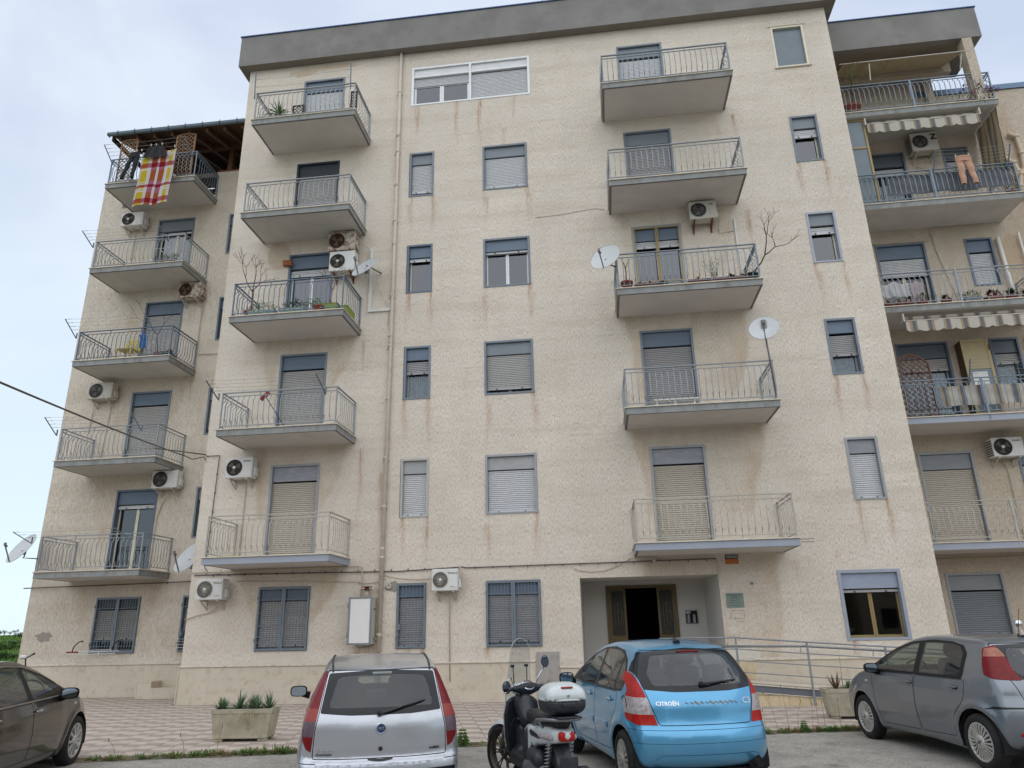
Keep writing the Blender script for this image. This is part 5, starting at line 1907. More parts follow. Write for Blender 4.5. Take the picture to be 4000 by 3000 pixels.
 put('number_plate', MB().bevbox(car.rear_x(0, .40) - .012, car.rear_x(0, .40) + .01, -.26, .26, .35, .455, .003), mat('plate_white', '#c9ccce', .4), root, False)
 mirror(root, 1.72, .97, .985, 1, m_trim, .21, .13)
 # cabin
 seat(root, .95, .36, .60, .52, .54, head=True)
 seat(root, .95, -.34, .66, .56, .56, head=True)
 put('rear_bench', MB().bevbox(-.05, .12, -.58, .58, .45, .98, .05), m_seat, root, False)
 put('dashboard', MB().bevbox(1.75, 2.2, -.68, .68, .6, .93, .06), m_lining, root, False)
 put('parcel_shelf', MB().bevbox(-.45, -.05, -.5, .5, .93, .96, .01), m_lining, root, False)
 put('aerial', MB().tube([(1.45, 0, 1.40), (1.35, 0, 1.44)], [.012, .008], 8), m_black, root, False)
 return root
silver_car()
# ================================================================== blue hatchback
p_blue = carpaint('paint_blue', '#559bc4', .5, .30, '#8fa3ac', .25, .56)
def blue_car():
 hubs = ((0, .29), (2.46, .29))
 car = Car([(-.42, .24), (-.54, .30), (-.60, .40), (-.62, .52), (-.605, .60), (-.575, .655), (-.56, .72), (-.545, .86), (-.49, 1.00), (-.34, 1.19), (-.17, 1.36), (-.08, 1.41), (.15, 1.445), (.6, 1.475), (1.05, 1.465), (1.5, 1.38), (1.95, 1.19), (2.35, 1.01), (2.75, .90), (3.05, .76), (3.2, .58), (3.2, .34), (3.1, .22), (2.8, .2), (1.2, .2)],
   1.55, .97, 1.0, [(.15, .88), (.28, .95), (.45, .99), (.6, 1.0), (.8, .985), (.97, .95), (1.1, .9)], .24, .32, .06, .07, .034, hubs, .29,
   [(-.7, .87), (-.4, .925), (.0, .985), (.5, 1.01), (2.0, 1.01), (2.6, .98), (3.1, .88)], flare=.022)
 RE = lambda c, n: c.x < .0
 root = car_root('parked_car', 'light blue hatchback with roof aerial, parked between the scooter and the ramp', .81, -8.83, 16.5, -.05, -.04, 2.46, 'cars parked along the kerb')
 for hx, hz in hubs:
  car.cut(arch_poly(hx, hz, car.arch), 'y', lambda c, n: abs(c.y) > .45, 'hole')
 car.cut(rects(-.3, 2.9, .12, .245), 'y', lambda c, n: abs(c.y) < .6 and n.z < -.5, 'hole')
 lamp = [(.515, .665), (.70, .665), (.745, .70), (.74, .85), (.705, 1.0), (.655, 1.20), (.62, 1.04), (.575, .87)]
 LR = lambda c, n: c.x < .1 and abs(c.y) > .35
 for s_, pl in ((1, lamp), (-1, mir(lamp))):
  car.cut(pl, 'x', LR, 'lamp%d' % s_)
  car.cut([(s_ * .3, .765), (s_ * .9, .765), (s_ * .9, .925), (s_ * .3, .925)][::s_], 'x', LR, 'lampb%d' % s_, ['lamp%d' % s_])
 hatch = round_poly([(-.50, .66), (.50, .66), (.565, .85), (.615, 1.05), (.63, 1.2), (.53, 1.385), (-.53, 1.385), (-.63, 1.2), (-.615, 1.05), (-.565, .85)], .03)
 car.panel(hatch, 'x', RE, 'hatch', .008, ['body'])
 glz = round_poly([(-.60, 1.0), (-.3, .975), (.3, .975), (.60, 1.0), (.645, 1.19), (.535, 1.365), (0, 1.40), (-.535, 1.365), (-.645, 1.19)], .02)
 car.cut(glz, 'x', RE, 'glasstrim', ['hatch', 'gap', 'body'])
 car.cut(round_poly([(-.50, 1.035), (.50, 1.035), (.53, 1.15), (.43, 1.325), (.2, 1.335), (-.2, 1.335), (-.43, 1.325), (-.53, 1.15)], .03, 5), 'x', RE, 'rearglass', ['glasstrim'])
 for z, zz in ((.617, .6215),):
  car.cut([(-.9, z), (.9, z), (.9, zz), (-.9, zz)], 'x', lambda c, n: c.x < -.22, 'gap', ['body'])
 car.cut([(-.80, .495), (.80, .495), (.80, .4985), (-.80, .4985)], 'x', lambda c, n: c.x < -.3, 'gap', ['body'])
 for s_, F_ in ((1, LFT), (-1, RGT)):
  top = [(-.02, 1.02), (.0, 1.13), (.12, 1.28), (.32, 1.375), (.7, 1.41), (1.1, 1.39), (1.5, 1.30), (1.9, 1.12), (2.2, .985)]
  car.cut(round_poly([(2.2, .965), (.12, .955), (.02, .965)] + top, .02, 2), 'y', F_, 'sidetrim', ['body'])
  car.cut(round_poly([(.02, .985), (.23, .975), (.235, 1.30), (.13, 1.22), (.04, 1.11)], .02), 'y', F_, 'glassq%d' % s_, ['sidetrim'])
  car.cut(round_poly([(.285, .975), (.93, .978), (.96, 1.375), (.7, 1.378), (.45, 1.365), (.285, 1.32)], .03), 'y', F_, 'glassr%d' % s_, ['sidetrim'])
  car.cut(round_poly([(1.03, .98), (1.95, .982), (1.95, 1.05), (1.5, 1.265), (1.25, 1.34), (1.03, 1.37)], .03), 'y', F_, 'glassf%d' % s_, ['sidetrim'])
  car.panel(round_poly([(.42, .33), (1.0, .31), (1.02, .955), (.16, .955), (.17, .78), (.36, .62), (.42, .5)], .05), 'y', F_, 'doorr%d' % s_, .008, ['body'])
  car.panel(round_poly([(1.015, .31), (2.02, .30), (2.10, .62), (2.12, .955), (1.032, .955)], .05), 'y', F_, 'doorf%d' % s_, .008, ['body'])
 car.cut(round_poly([(-.62, 1.0), (.62, 1.0), (.5, 1.36), (-.5, 1.36)], .05), 'x', lambda c, n: c.x > 1.3 and c.z > .97 and n.x > .2, 'windscreen', ['body'])
 B = (p_blue, 0, 'body', None)
 mats = dict(body=B, gap=(mat('seam_navy', '#12283c', .6), -.007, 'shut_line', None), hatch=(p_blue, 0, 'tailgate', None), glasstrim=(m_trim2, .001, 'rear_window_surround', None), rearglass=(cg_clear, .001, 'rear_window', None),
    sidetrim=(mat('brown_black_trim', '#25201f', .5), .001, 'window_surround', None), windscreen=(cg_clear, 0, 'windscreen', None))
 for s_ in (1, -1):
  mats.update({'lamp%d' % s_: (m_red2, .004, 'tail_lamp', None), 'lampb%d' % s_: (m_clear, .004, 'reversing_lamp', None),
   'glassq%d' % s_: (cg_clear, .001, 'side_window', None), 'glassr%d' % s_: (cg_clear, .001, 'side_window', None), 'glassf%d' % s_: (cg_clear, .001, 'side_window', None),
   'doorr%d' % s_: (p_blue, 0, 'door', None), 'doorf%d' % s_: (p_blue, 0, 'door', None)})
 out = car.build(root, mats)
 common(car, root, hubs, .29, 'c3', .195, 1.37)
 for s_ in (1, -1):
  for dn, x0, x1 in (('doorr', .47, .97), ('doorf', 1.06, 1.95)):
   mb = MB()
   n = 8
   vs = []
   for i in range(n + 1):
    x = x0 + (x1 - x0) * i / n
    e = .5 if i in (0, n) else 1
    for z, d in ((.545, .0), (.55, .014 * e), (.605, .014 * e), (.61, 0)):
     vs.append((x, car.side_y(x, z, s_) + s_ * d, z))
   mb.add(vs, [(4 * i + k, 4 * i + k + 1, 4 * i + k + 5, 4 * i + k + 4) for i in range(n) for k in range(3)], 0, False)
   put('door_moulding', mb, p_blue, out['%s%d' % (dn, s_)], False)
  for dn, x in (('doorr', .33), ('doorf', 1.17)):
   y = car.side_y(x + .06, .85, s_)
   cup = MB()
   cube_sphere(cup, (x + .06, y + s_ * .001, .85), (.035, .004, .05), 8)
   put('handle_recess', cup, p_blue, out['%s%d' % (dn, s_)], False)
   hd = MB()
   cube_sphere(hd, (x + .06, y + s_ * .022, .855), (.085, .013, .019), 8)
   put('door_handle', hd, mat('handle_silver', '#a7adb0', .35, .5), out['%s%d' % (dn, s_)], False)
 # fuel flap ring, aerial, wiper, lettering
 put('fuel_flap', MB().ring((-.07, car.side_y(-.07, .84, 1) + .0, .84), .085, .004, 'y', 24, 4), mat('seam_navy', '#12283c'), root, False)
 put('aerial', MB().tube([(.12, 0, 1.44), (.17, 0, 1.475), (.19, 0, 1.50)], [.045, .03, .012], 8).tube([(.19, 0, 1.49), (.03, .0, 1.80)], .0035, 5), m_black, root, False)
 put('high_brake_lamp', MB().bevbox(car.rear_x(0, 1.36) - .01, car.rear_x(0, 1.36) + .01, -.13, .13, 1.352, 1.372, .003), m_red, root, False)
 wiper(root, car, .0, 1.05, -.43, 1.075)
 rear_text(root, car, 'CITROËN', .052, .40, .868, m_chrome, 'maker_lettering', .003, .0012, 1.05)
 rear_text(root, car, 'C3', .082, -.49, .872, m_chrome, 'model_lettering', .003, .002, 1.15)
 bl = MB()
 r2 = random.Random(4)
 for k in range(11):
  y = .20 - .055 * k
  w_ = .014 + .014 * r2.random()
  hh = .010 + .010 * r2.random()
  x = car.rear_x(y, .868)
  bl.obox((x - .004, y - w_, .868 - hh * r2.random()), (x - .004, y + w_, .868 + hh), .004, hh)
 put('worn_lettering', bl, m_chrome, root, False)
 # exhaust, lower bumper lip, parking sensor
 put('exhaust_pipe', MB().tube([(-.3, -.52, .28), (-.585, -.52, .285)], .035, 12).lathe([(.036, 0), (.030, 0), (.028, .05)], 12, 0, Matrix.Translation((-.587, -.52, .285)) @ Matrix.Rotation(math.pi / 2, 4, 'Y')), m_arch, root, False)
 put('exhaust_cutout', MB().disc((car.rear_x(-.52, .32) - .003, -.52, .285), .075, 'x', 20, 0, 1), m_arch, root, False)
 rear_strip(root, car, [(-.60, .31), (-.57, .36), (-.5, .385)] + [(-.45 + .9 * i / 16, .388) for i in range(17)] + [(.5, .385), (.56, .34)], .006, 'bumper_crease', mat('seam_blue', '#245a85', .5), .002)
 mirror(root, 1.80, .93, 1.0, 1, m_trim, .20, .14)
 mirror(root, 1.80, -.93, 1.0, -1, m_trim, .20, .14)
 seat(root, .95, .34, .60, .48, .56)
 seat(root, .95, -.34, .60, .48, .56)
 for y in (.36, -.36, 0):
  seat(root, .12, y, .56, .42, .46)
 put('dashboard', MB().bevbox(1.85, 2.3, -.68, .68, .6, .95, .06), m_lining, root, False)
 put('steering_wheel', MB().ring((1.68, .36, .93), .18, .014, 'x', 20, 6), m_lining, root, False)
 return root
blue_car()
# ================================================================== grey hatchback on the right
p_grey = carpaint('paint_grey', '#777d84', .6, .33, '#8a8376', .16)
def grey_car():
 hubs = ((0, .30), (2.51, .30))
 car = Car([(-.42, .24), (-.55, .32), (-.61, .44), (-.63, .56), (-.615, .68), (-.575, .80), (-.555, .90), (-.50, 1.0), (-.36, 1.17), (-.18, 1.35), (-.08, 1.395), (.3, 1.43), (.8, 1.45), (1.25, 1.43), (1.7, 1.31), (2.15, 1.12), (2.5, .985), (2.95, .88), (3.2, .76), (3.36, .58), (3.38, .38), (3.28, .23), (3.0, .2), (1.2, .2)],
   1.687, .965, 1.08, [(.15, .88), (.28, .955), (.45, .99), (.6, 1.0), (.8, .985), (.965, .945), (1.1, .9)], .26, .34, .05, .06, .034, hubs, .30,
   [(-.7, .87), (-.4, .92), (.0, .975), (.5, 1.0), (2.0, 1.0), (2.6, .98), (3.3, .84)], flare=.02)
 root = car_root('parked_car', 'dark grey hatchback with silver wheels, rightmost of the parked cars', 4.95, -7.90, 10.5, -.045, -.04, 2.51, 'cars parked along the kerb')
 for hx, hz in hubs:
  car.cut(arch_poly(hx, hz, car.arch), 'y', lambda c, n: abs(c.y) > .45, 'hole')
 car.cut(rects(-.3, 2.9, .12, .245), 'y', lambda c, n: abs(c.y) < .6 and n.z < -.5, 'hole')
 RE = lambda c, n: c.x < .0
 for s_, F_ in ((1, LFT), (-1, RGT)):
  lp = [(-.055, 1.30), (-.13, 1.335), (-.22, 1.25), (-.36, 1.08), (-.455, .97), (-.30, .985), (-.175, 1.02), (-.12, 1.12)]
  car.cut(round_poly(lp, .025, 3), 'y', F_, 'lamp%d' % s_)
  car.cut([(-.3, 1.215), (-.10, 1.215), (-.08, 1.30), (-.15, 1.31)], 'y', F_, 'lampb%d' % s_, ['lamp%d' % s_])
 hatch = round_poly([(-.55, .74), (-.3, .66), (.3, .66), (.55, .74), (.60, .96), (.63, 1.1), (.55, 1.36), (-.55, 1.36), (-.63, 1.1), (-.60, .96)], .04)
 car.panel(hatch, 'x', RE, 'hatch', .008, ['body'])
 car.cut(round_poly([(-.60, .985), (0, .965), (.60, .985), (.64, 1.1), (.545, 1.335), (0, 1.36), (-.545, 1.335), (-.64, 1.1)], .03), 'x', RE, 'glasstrim', ['hatch', 'gap', 'body'])
 car.cut(round_poly([(-.48, 1.02), (.48, 1.02), (.52, 1.1), (.43, 1.3), (-.43, 1.3), (-.52, 1.1)], .05, 5), 'x', RE, 'rearglass', ['glasstrim'])
 car.cut([(-.30, .70), (-.17, .665), (-.175, .661), (-.7, .70), (-.7, .704)], 'y', lambda c, n: abs(c.y) > .3 and c.x < -.1, 'gap', ['body'])
 for s_, F_ in ((1, LFT), (-1, RGT)):
  tr = [(2.42, .965), (2.1, 1.085), (1.7, 1.265), (1.35, 1.355), (.9, 1.385), (.5, 1.37), (.27, 1.33), (.17, 1.24), (.16, 1.0), (.18, .955), (1.2, .955), (2.35, .95)]
  car.cut(round_poly(tr[::-1], .02, 2), 'y', F_, 'sidetrim', ['body'])
  car.cut(round_poly([(.225, .985), (1.02, .985), (1.06, 1.35), (.9, 1.355), (.5, 1.345), (.33, 1.315), (.245, 1.24)], .02), 'y', F_, 'glassr%d' % s_, ['sidetrim'])
  car.cut(round_poly([(1.14, .985), (2.05, .985), (2.05, 1.06), (1.68, 1.23), (1.35, 1.325), (1.18, 1.345)], .03), 'y', F_, 'glassf%d' % s_, ['sidetrim'])
  car.panel(round_poly([(.40, .31), (1.12, .29), (1.14, .6), (1.13, .953), (.13, .953), (.14, .80), (.20, .68), (.36, .56), (.40, .46)], .05), 'y', F_, 'doorr%d' % s_, .008, ['body'])
  car.panel(round_poly([(1.135, .29), (2.04, .28), (2.14, .55), (2.20, .95), (1.148, .953)], .05), 'y', F_, 'doorf%d' % s_, .008, ['body'])
 car.cut(round_poly([(-.62, 1.0), (.62, 1.0), (.5, 1.34), (-.5, 1.34)], .05), 'x', lambda c, n: c.x > 1.3 and c.z > .99 and n.x > .2, 'windscreen', ['body'])
 mats = dict(body=(p_grey, 0, 'body', None), gap=(m_black, -.007, 'shut_line', None), hatch=(p_grey, 0, 'tailgate', None), glasstrim=(m_trim2, .001, 'rear_window_surround', None), rearglass=(cg_clear, .001, 'rear_window', None),
    sidetrim=(m_trim, .001, 'window_surround', None), windscreen=(cg_clear, 0, 'windscreen', None))
 for s_ in (1, -1):
  mats.update({'lamp%d' % s_: (m_red, .005, 'tail_lamp', None), 'lampb%d' % s_: (mat('lamp_peach', '#96604f', .35, .0, var=.2, scale=18, spec=.3, coord='obj'), .005, 'indicator_lamp', None),
   'glassr%d' % s_: (cg_clear, .001, 'side_window', None), 'glassf%d' % s_: (cg_clear, .001, 'side_window', None), 'doorr%d' % s_: (p_grey, 0, 'door', None), 'doorf%d' % s_: (p_grey, 0, 'door', None)})
 out = car.build(root, mats)
 common(car, root, hubs, .30, 'many', .205, 1.48)
 for s_ in (1, -1):
  for dn, x in (('doorr', .33), ('doorf', 1.24)):
   y = car.side_y(x, .855, s_)
   cup = MB()
   cube_sphere(cup, (x, y, .845), (.085, .004, .035), 8)
   put('handle_recess', cup, m_trim, out['%s%d' % (dn, s_)], False)
   hd = MB()
   cube_sphere(hd, (x - .01, y + s_ * .018, .862), (.08, .012, .014), 8)
   put('door_handle', hd, p_grey, out['%s%d' % (dn, s_)], False)
 put('side_repeater', MB().bevbox(2.30, 2.36, car.side_y(2.33, .80, 1) - .01, car.side_y(2.33, .80, 1) + .008, .79, .815, .004), mat('repeater', '#b9b3a6', .3), root, False)
 put('aerial', MB().tube([(.05, 0, 1.40), (.10, 0, 1.425), (.11, 0, 1.45)], [.04, .025, .01], 8).tube([(.11, 0, 1.44), (.0, .0, 1.74)], .0035, 5), m_black, root, False)
 put('high_brake_lamp', MB().bevbox(car.rear_x(0, 1.345) - .012, car.rear_x(0, 1.345) + .01, -.12, .12, 1.335, 1.36, .003), m_red2, root, False)
 put('reflector', MB().bevbox(car.rear_x(.60, .42) - .008, car.rear_x(.60, .42) + .03, .52, .66, .41, .44, .004), m_red2, root, False)
 wiper(root, car, .0, 1.02, .40, 1.03)
 mirror(root, 1.95, .94, 1.0, 1, m_trim, .20, .13)
 mirror(root, 1.95, -.94, 1.0, -1, m_trim, .20, .13)
 seat(root, 1.0, .36, .60, .50, .56)
 seat(root, 1.0, -.36, .60, .50, .56)
 put('rear_bench', MB().bevbox(.0, .16, -.58, .58, .45, .95, .05), m_seat, root, False)
 put('dashboard', MB().bevbox(1.95, 2.4, -.68, .68, .6, .93, .06), m_lining, root, False)
 put('steering_wheel', MB().ring((1.75, .37, .92), .18, .014, 'x', 20, 6), m_lining, root, False)
 return root
grey_car()
# ================================================================== brown saloon-like hatchback on the left
p_brown = carpaint('paint_brown', '#3f3a36', .6, .30, '#7d7366', .14)
def brown_car():
 hubs = ((0, .31), (2.60, .31))
 car = Car([(-.62, .24), (-.74, .34), (-.78, .50), (-.76, .72), (-.72, .92), (-.55, 1.08), (-.25, 1.29), (-.05, 1.36), (.4, 1.42), (.9, 1.435), (1.3, 1.41), (1.7, 1.29), (2.1, 1.11), (2.5, .965), (2.9, .89), (3.15, .79), (3.32, .62), (3.36, .40), (3.28, .24), (3.0, .2), (1.2, .2)],
   1.79, .93, 1.10, [(.15, .88), (.28, .955), (.45, .99), (.6, 1.0), (.78, .985), (.93, .945), (1.1, .9)], .26, .36, .05, .06, .036, hubs, .31,
   [(-.8, .86), (-.4, .93), (.0, .98), (.5, 1.0), (2.0, 1.0), (2.6, .975), (3.3, .82)], flare=.018)
 root = car_root('parked_car', 'dark brown five door car with chrome window line, cut off at the left edge', -7.46, -10.40, 15.5, -.10, -.045, 2.60, 'cars parked along the kerb')
 for hx, hz in hubs:
  car.cut(arch_poly(hx, hz, car.arch), 'y', lambda c, n: abs(c.y) > .45, 'hole')
 car.cut(rects(-.3, 2.9, .12, .245), 'y', lambda c, n: abs(c.y) < .6 and n.z < -.5, 'hole')
 for s_, F_ in ((1, LFT), (-1, RGT)):
  tr = [(2.36, .95), (2.05, 1.075), (1.65, 1.245), (1.3, 1.345), (.9, 1.375), (.4, 1.36), (.05, 1.27), (-.2, 1.12), (-.30, .955), (.5, .94), (1.5, .935), (2.3, .935)]
  car.cut(round_poly(tr[::-1], .02, 2), 'y', F_, 'chrome%d' % s_, ['body'])
  car.cut(inset(round_poly(tr[::-1], .02, 2), .016), 'y', F_, 'sidetrim', ['chrome%d' % s_])
  car.cut(round_poly([(.10, .965), (1.12, .96), (1.16, 1.34), (.9, 1.345), (.45, 1.335), (.13, 1.26), (-.05, 1.1)], .03), 'y', F_, 'glassr%d' % s_, ['sidetrim'])
  car.cut(round_poly([(1.24, .96), (2.08, .96), (2.05, 1.03), (1.62, 1.21), (1.28, 1.315), (1.26, 1.32)], .03), 'y', F_, 'glassf%d' % s_, ['sidetrim'])
  car.panel(round_poly([(.44, .31), (1.20, .29), (1.22, .6), (1.21, .93), (.10, .935), (.13, .80), (.24, .66), (.40, .54), (.44, .46)], .05), 'y', F_, 'doorr%d' % s_, .008, ['body'])
  car.panel(round_poly([(1.215, .29), (2.10, .28), (2.20, .55), (2.26, .925), (1.228, .93)], .05), 'y', F_, 'doorf%d' % s_, .008, ['body'])
 car.cut(round_poly([(-.64, .98), (.64, .98), (.52, 1.33), (-.52, 1.33)], .05), 'x', lambda c, n: c.x > 1.3 and c.z > .96 and n.x > .2, 'windscreen', ['body'])
 car.cut(round_poly([(-.60, .98), (.60, .98), (.5, 1.28), (-.5, 1.28)], .05), 'x', lambda c, n: c.x < .0 and c.z > .96 and n.x < -.2, 'rearglass', ['body'])
 mats = dict(body=(p_brown, 0, 'body', None), gap=(m_black, -.007, 'shut_line', None), sidetrim=(m_trim, .001, 'window_surround', None), windscreen=(cg_clear, 0, 'windscreen', None), rearglass=(cg_dark, 0, 'rear_window', None))
 cst = mat('chrome_line', '#a09a90', .3, .8)
 for s_ in (1, -1):
  mats.update({'chrome%d' % s_: (cst, .004, 'chrome_window_line', None), 'glassr%d' % s_: (cg_dark, .001, 'side_window', None), 'glassf%d' % s_: (cg_clear, .001, 'side_window', None), 'doorr%d' % s_: (p_brown, 0, 'door', None), 'doorf%d' % s_: (p_brown, 0, 'door', None)})
 out = car.build(root, mats)
 common(car, root, hubs, .31, 'ten', .215, 1.57)
 for s_ in (1, -1):
  for dn, x in (('doorr', .37), ('doorf', 1.34)):
   y = car.side_y(x, .83, s_)
   cup = MB()
   cube_sphere(cup, (x, y, .825), (.075, .004, .032), 8)
   put('handle_recess', cup, p_brown, out['%s%d' % (dn, s_)], False)
   hd = MB()
   cube_sphere(hd, (x, y + s_ * .022, .83), (.095, .012, .015), 8)
   put('door_handle', hd, m_chrome, out['%s%d' % (dn, s_)], False)
  put('side_repeater', MB().bevbox(2.40, 2.47, min(car.side_y(2.43, .80, s_), car.side_y(2.43, .80, s_) + s_ * .008), max(car.side_y(2.43, .80, s_), car.side_y(2.43, .80, s_) + s_ * .008), .79, .812, .003), mat('repeater', '#b9b3a6', .3), root, False)
 mirror(root, 1.92, .99, .97, 1, m_trim, .22, .14)
 mirror(root, 1.92, -.99, .97, -1, m_trim, .22, .14)
 seat(root, 1.0, .38, .50, .50, .56)
 seat(root, 1.0, -.38, .50, .50, .56)
 put('rear_bench', MB().bevbox(.0, .16, -.6, .6, .45, .92, .05), m_seat, root, False)
 put('dashboard', MB().bevbox(1.95, 2.4, -.7, .7, .6, .90, .06), m_lining, root, False)
 return root
brown_car()
# ------------------------------------------------------------------ air-conditioning units
def ac_unit(x, z, yw, w, h, label, style='rings', shell=None, d=.30, gap=.10, brackets=None, hose=(), side=1, panel=True, text=None, sub=None, feet='bracket'):
 """front lower left corner at (x, z); the back stands gap off the wall at yw"""
 shell = shell or m_white
 yf = yw - gap - d
 t = thing('air_conditioner', label, 'air conditioner', (x + w / 2, yw - gap - d / 2, z), (0, 0, 0), 'outdoor air conditioning units')
 put('casing', MB().bevbox(x, x + w, yf, yf + d, z, z + h, .012), shell, t)
 r = min(h * .44, w * .29)
 cx, cz = x + w * .335, z + h * .5
 put('fan_opening', MB().disc((cx, yf - .002, cz), r, 'y', 28), mat('fan_recess', '#24221f', .9), t)
 fan = MB()
 for k in range(3):
  a = k * 2.094 + .4
  p = [(cx + math.cos(a + q) * rr, yf - .004, cz + math.sin(a + q) * rr) for q, rr in ((-.3, .04), (-.5, r * .8), (.35, r * .85), (.5, .05))]
  fan.poly(p)
 put('fan_blade', fan, mat('fan_grey', '#5b5652', .6), t)
 g = MB()
 if style == 'rings':
  for k in range(1, 7):
   g.ring((cx, yf - .012, cz), r * k / 6.2, .0028, 'y', 26, 4)
  for k in range(4):
   a = k * math.pi / 4 + .2
   g.tube([(cx - math.cos(a) * r, yf - .011, cz - math.sin(a) * r), (cx + math.cos(a) * r, yf - .011, cz + math.sin(a) * r)], .0025, 4)
 elif style == 'swirl':
  for k in range(34):
   a = k * 2 * math.pi / 34
   g.tube([(cx + math.cos(a + q) * rr, yf - .012, cz + math.sin(a + q) * rr) for q, rr in ((0, r * .2), (.16, r * .45), (.40, r * .75), (.62, r * 1.0))], .0034, 4)
 else:
  for k in range(-6, 7):
   zz = k / 6.5 * r
   hh = math.sqrt(max(0, r * r - zz * zz))
   g.tube([(cx + zz, yf - .012, cz - hh), (cx + zz, yf - .012, cz + hh)], .0028, 4)
  g.ring((cx, yf - .012, cz), r * .55, .003, 'y', 22, 4)
 g.ring((cx, yf - .008, cz), r, .007, 'y', 30, 5)
 put('fan_grille', g, {'swirl': m_ivory, 'bars': m_rust if shell is m_rusty else m_steel}.get(style, mat('grille_grey', '#4a4744', .5)), t)
 put('fan_hub', MB().lathe([(r * .2, 0), (r * .19, .01), (0, .012)], 16, 0, Matrix.Translation((cx, yf - .01, cz)) @ Matrix.Rotation(math.pi / 2, 4, 'X')), shell if style != 'bars' else m_rust, t)
 if panel:
  put('front_panel', MB().bevbox(x + w * .66, x + w * .95, yf - .006, yf + .01, z + h * .10, z + h * .93, .006), shell, t)
 put('valve_cover', MB().bevbox(x + w - .005, x + w + .05, yf + .10, yf + d - .02, z + h * .12, z + h * .52, .02), shell, t)
 if side < 0:
  sg = MB()
  for i in range(3):
   for j in range(7):
    sg.box(x - .004, x, yf + .03 + i * .085, yf + .10 + i * .085, z + .04 + j * (h - .08) / 7, z + .02 + (j + .7) * (h - .08) / 7 + .01)
  put('side_louvre', sg, m_black, t)
 br = brackets or m_ivory
 for q in (.16, .82):
  b = MB()
  bx = x + w * q
  b.box(bx - .018, bx + .018, yf + .01, yw - .004, z - .035, z - .002)
  b.obox((bx, yw - .02, z - .20), (bx, yf + .08, z - .03), .03, .02)
  b.box(bx - .02, bx + .02, yw - .02, yw - .003, z - .24, z - .04)
  put('bracket', b, br, t)
 for k, hz in enumerate(hose):
  put('pipe', MB().tube(hz, .012, 6), m_cable_w, t)
 if text:
  put_text('maker_print', text, h * .11, m_ink, Matrix.Translation((x + w * .80, yf - .0075, z + h * .80)), t, depth=.0005, bold=.001)
 if sub:
  put_text('model_print', sub, h * .06, m_ink, Matrix.Translation((x + w * .80, yf - .0075, z + h * .18)), t, depth=.0005)
 return t
def pipe_down(x, z, yw, zend, dx=.0):
 return [(x, yw - .25, z), (x, yw - .08, z - .10), (x + dx, yw - .025, z - .22), (x + dx, yw - .025, zend)]
ac_unit(-15.55, 14.72, 2.28, .80, .50, 'white air conditioner with ringed fan under the plaid cloth balcony', 'rings', hose=[pipe_down(-15.2, 14.7, 2.28, 13.5)])
ac_unit(-13.10, 11.87, 2.28, .74, .52, 'rusty air conditioner under the second highest balcony of the left block', 'bars', m_rusty, hose=[[(-12.5, 2.1, 11.8), (-12.42, 2.24, 11.6), (-12.42, 2.24, 9.1)]])
ac_unit(-15.65, 8.6, 2.28, .80, .52, 'stained air conditioner with scorched fan, left of the shutter on the left block', 'bars', m_ivory, text=None, hose=[[(-15.1, 2.1, 8.55), (-15.05, 2.25, 8.4), (-15.15, 2.25, 6.4)], [(-15.6, 2.2, 8.6), (-15.66, 2.25, 8.2), (-15.68, 2.25, 7.6)]])
ac_unit(-13.10, 5.70, 2.28, .80, .52, 'white air conditioner with open dark fan above the lowest left balcony door', 'bars', m_white, hose=[[(-12.6, 2.1, 5.7), (-12.9, 2.25, 5.3), (-13.02, 2.25, 4.9), (-13.03, 2.25, 3.4)], [(-12.55, 2.1, 5.7), (-12.45, 2.2, 5.35), (-12.35, 2.2, 5.5)]])
ac_unit(-7.22, 11.78, 0, .78, .60, 'badly rusted air conditioner directly above a white one', 'bars', m_rusty, brackets=m_rust, hose=[[(-6.42, -.3, 12.1), (-6.2, -.2, 12.0), (-6.15, -.1, 11.4), (-6.4, -.05, 11.2)], [(-6.42, -.3, 12.2), (-6.1, -.15, 11.9), (-6.2, -.05, 11.0)]])
ac_unit(-7.15, 11.13, 0, .73, .61, 'white air conditioner just below the rusted one, beside the dish', 'rings', m_white, brackets=m_rust, hose=[[(-6.42, -.2, 11.2), (-6.2, -.04, 11.3), (-5.95, -.04, 11.3)]], text=None)
ac_unit(-9.57, 5.40, 0, .72, .53, 'white air conditioner with concentric fan rings, left of the first-floor balcony door', 'rings', m_white, hose=[pipe_down(-9.15, 5.4, 0, 3.4, .0)], text='AERMEC')
ac_unit(-10.0, 2.40, 0, .69, .49, 'white air conditioner with swirl grille, at the left corner of the main block', 'swirl', m_white, hose=[[(-9.45, -.3, 2.38), (-9.6, -.08, 2.2), (-9.8, -.04, 2.1), (-10.1, -.03, 2.05), (-10.42, -.02, 1.95)]], text='Whirlpool', sub='6TH SENSE')
ac_unit(-4.08, 2.46, 0, .63, .50, 'white air conditioner with swirl grille, between the two barred windows', 'swirl', m_white, hose=[[(-3.6, -.1, 2.95), (-3.42, -.2, 3.0), (-3.37, -.2, 2.8), (-3.42, -.15, 2.6)], [(-3.7, -.2, 2.44), (-3.72, -.03, 2.2), (-3.70, -.03, .45)]], text='Whirlpool', sub='SixthSense')
ac_unit(2.83, 11.83, 0, .71, .53, 'cream air conditioner on rusty brackets under the upper right balcony', 'bars', m_ivory, brackets=m_rust, hose=[[(3.56, -.25, 12.0), (3.62, -.1, 11.8), (3.6, -.05, 11.55), (4.0, -.03, 11.6)], [(3.56, -.25, 12.1), (3.65, -.15, 11.95), (3.58, -.05, 11.6)]], text='argo', panel=False)
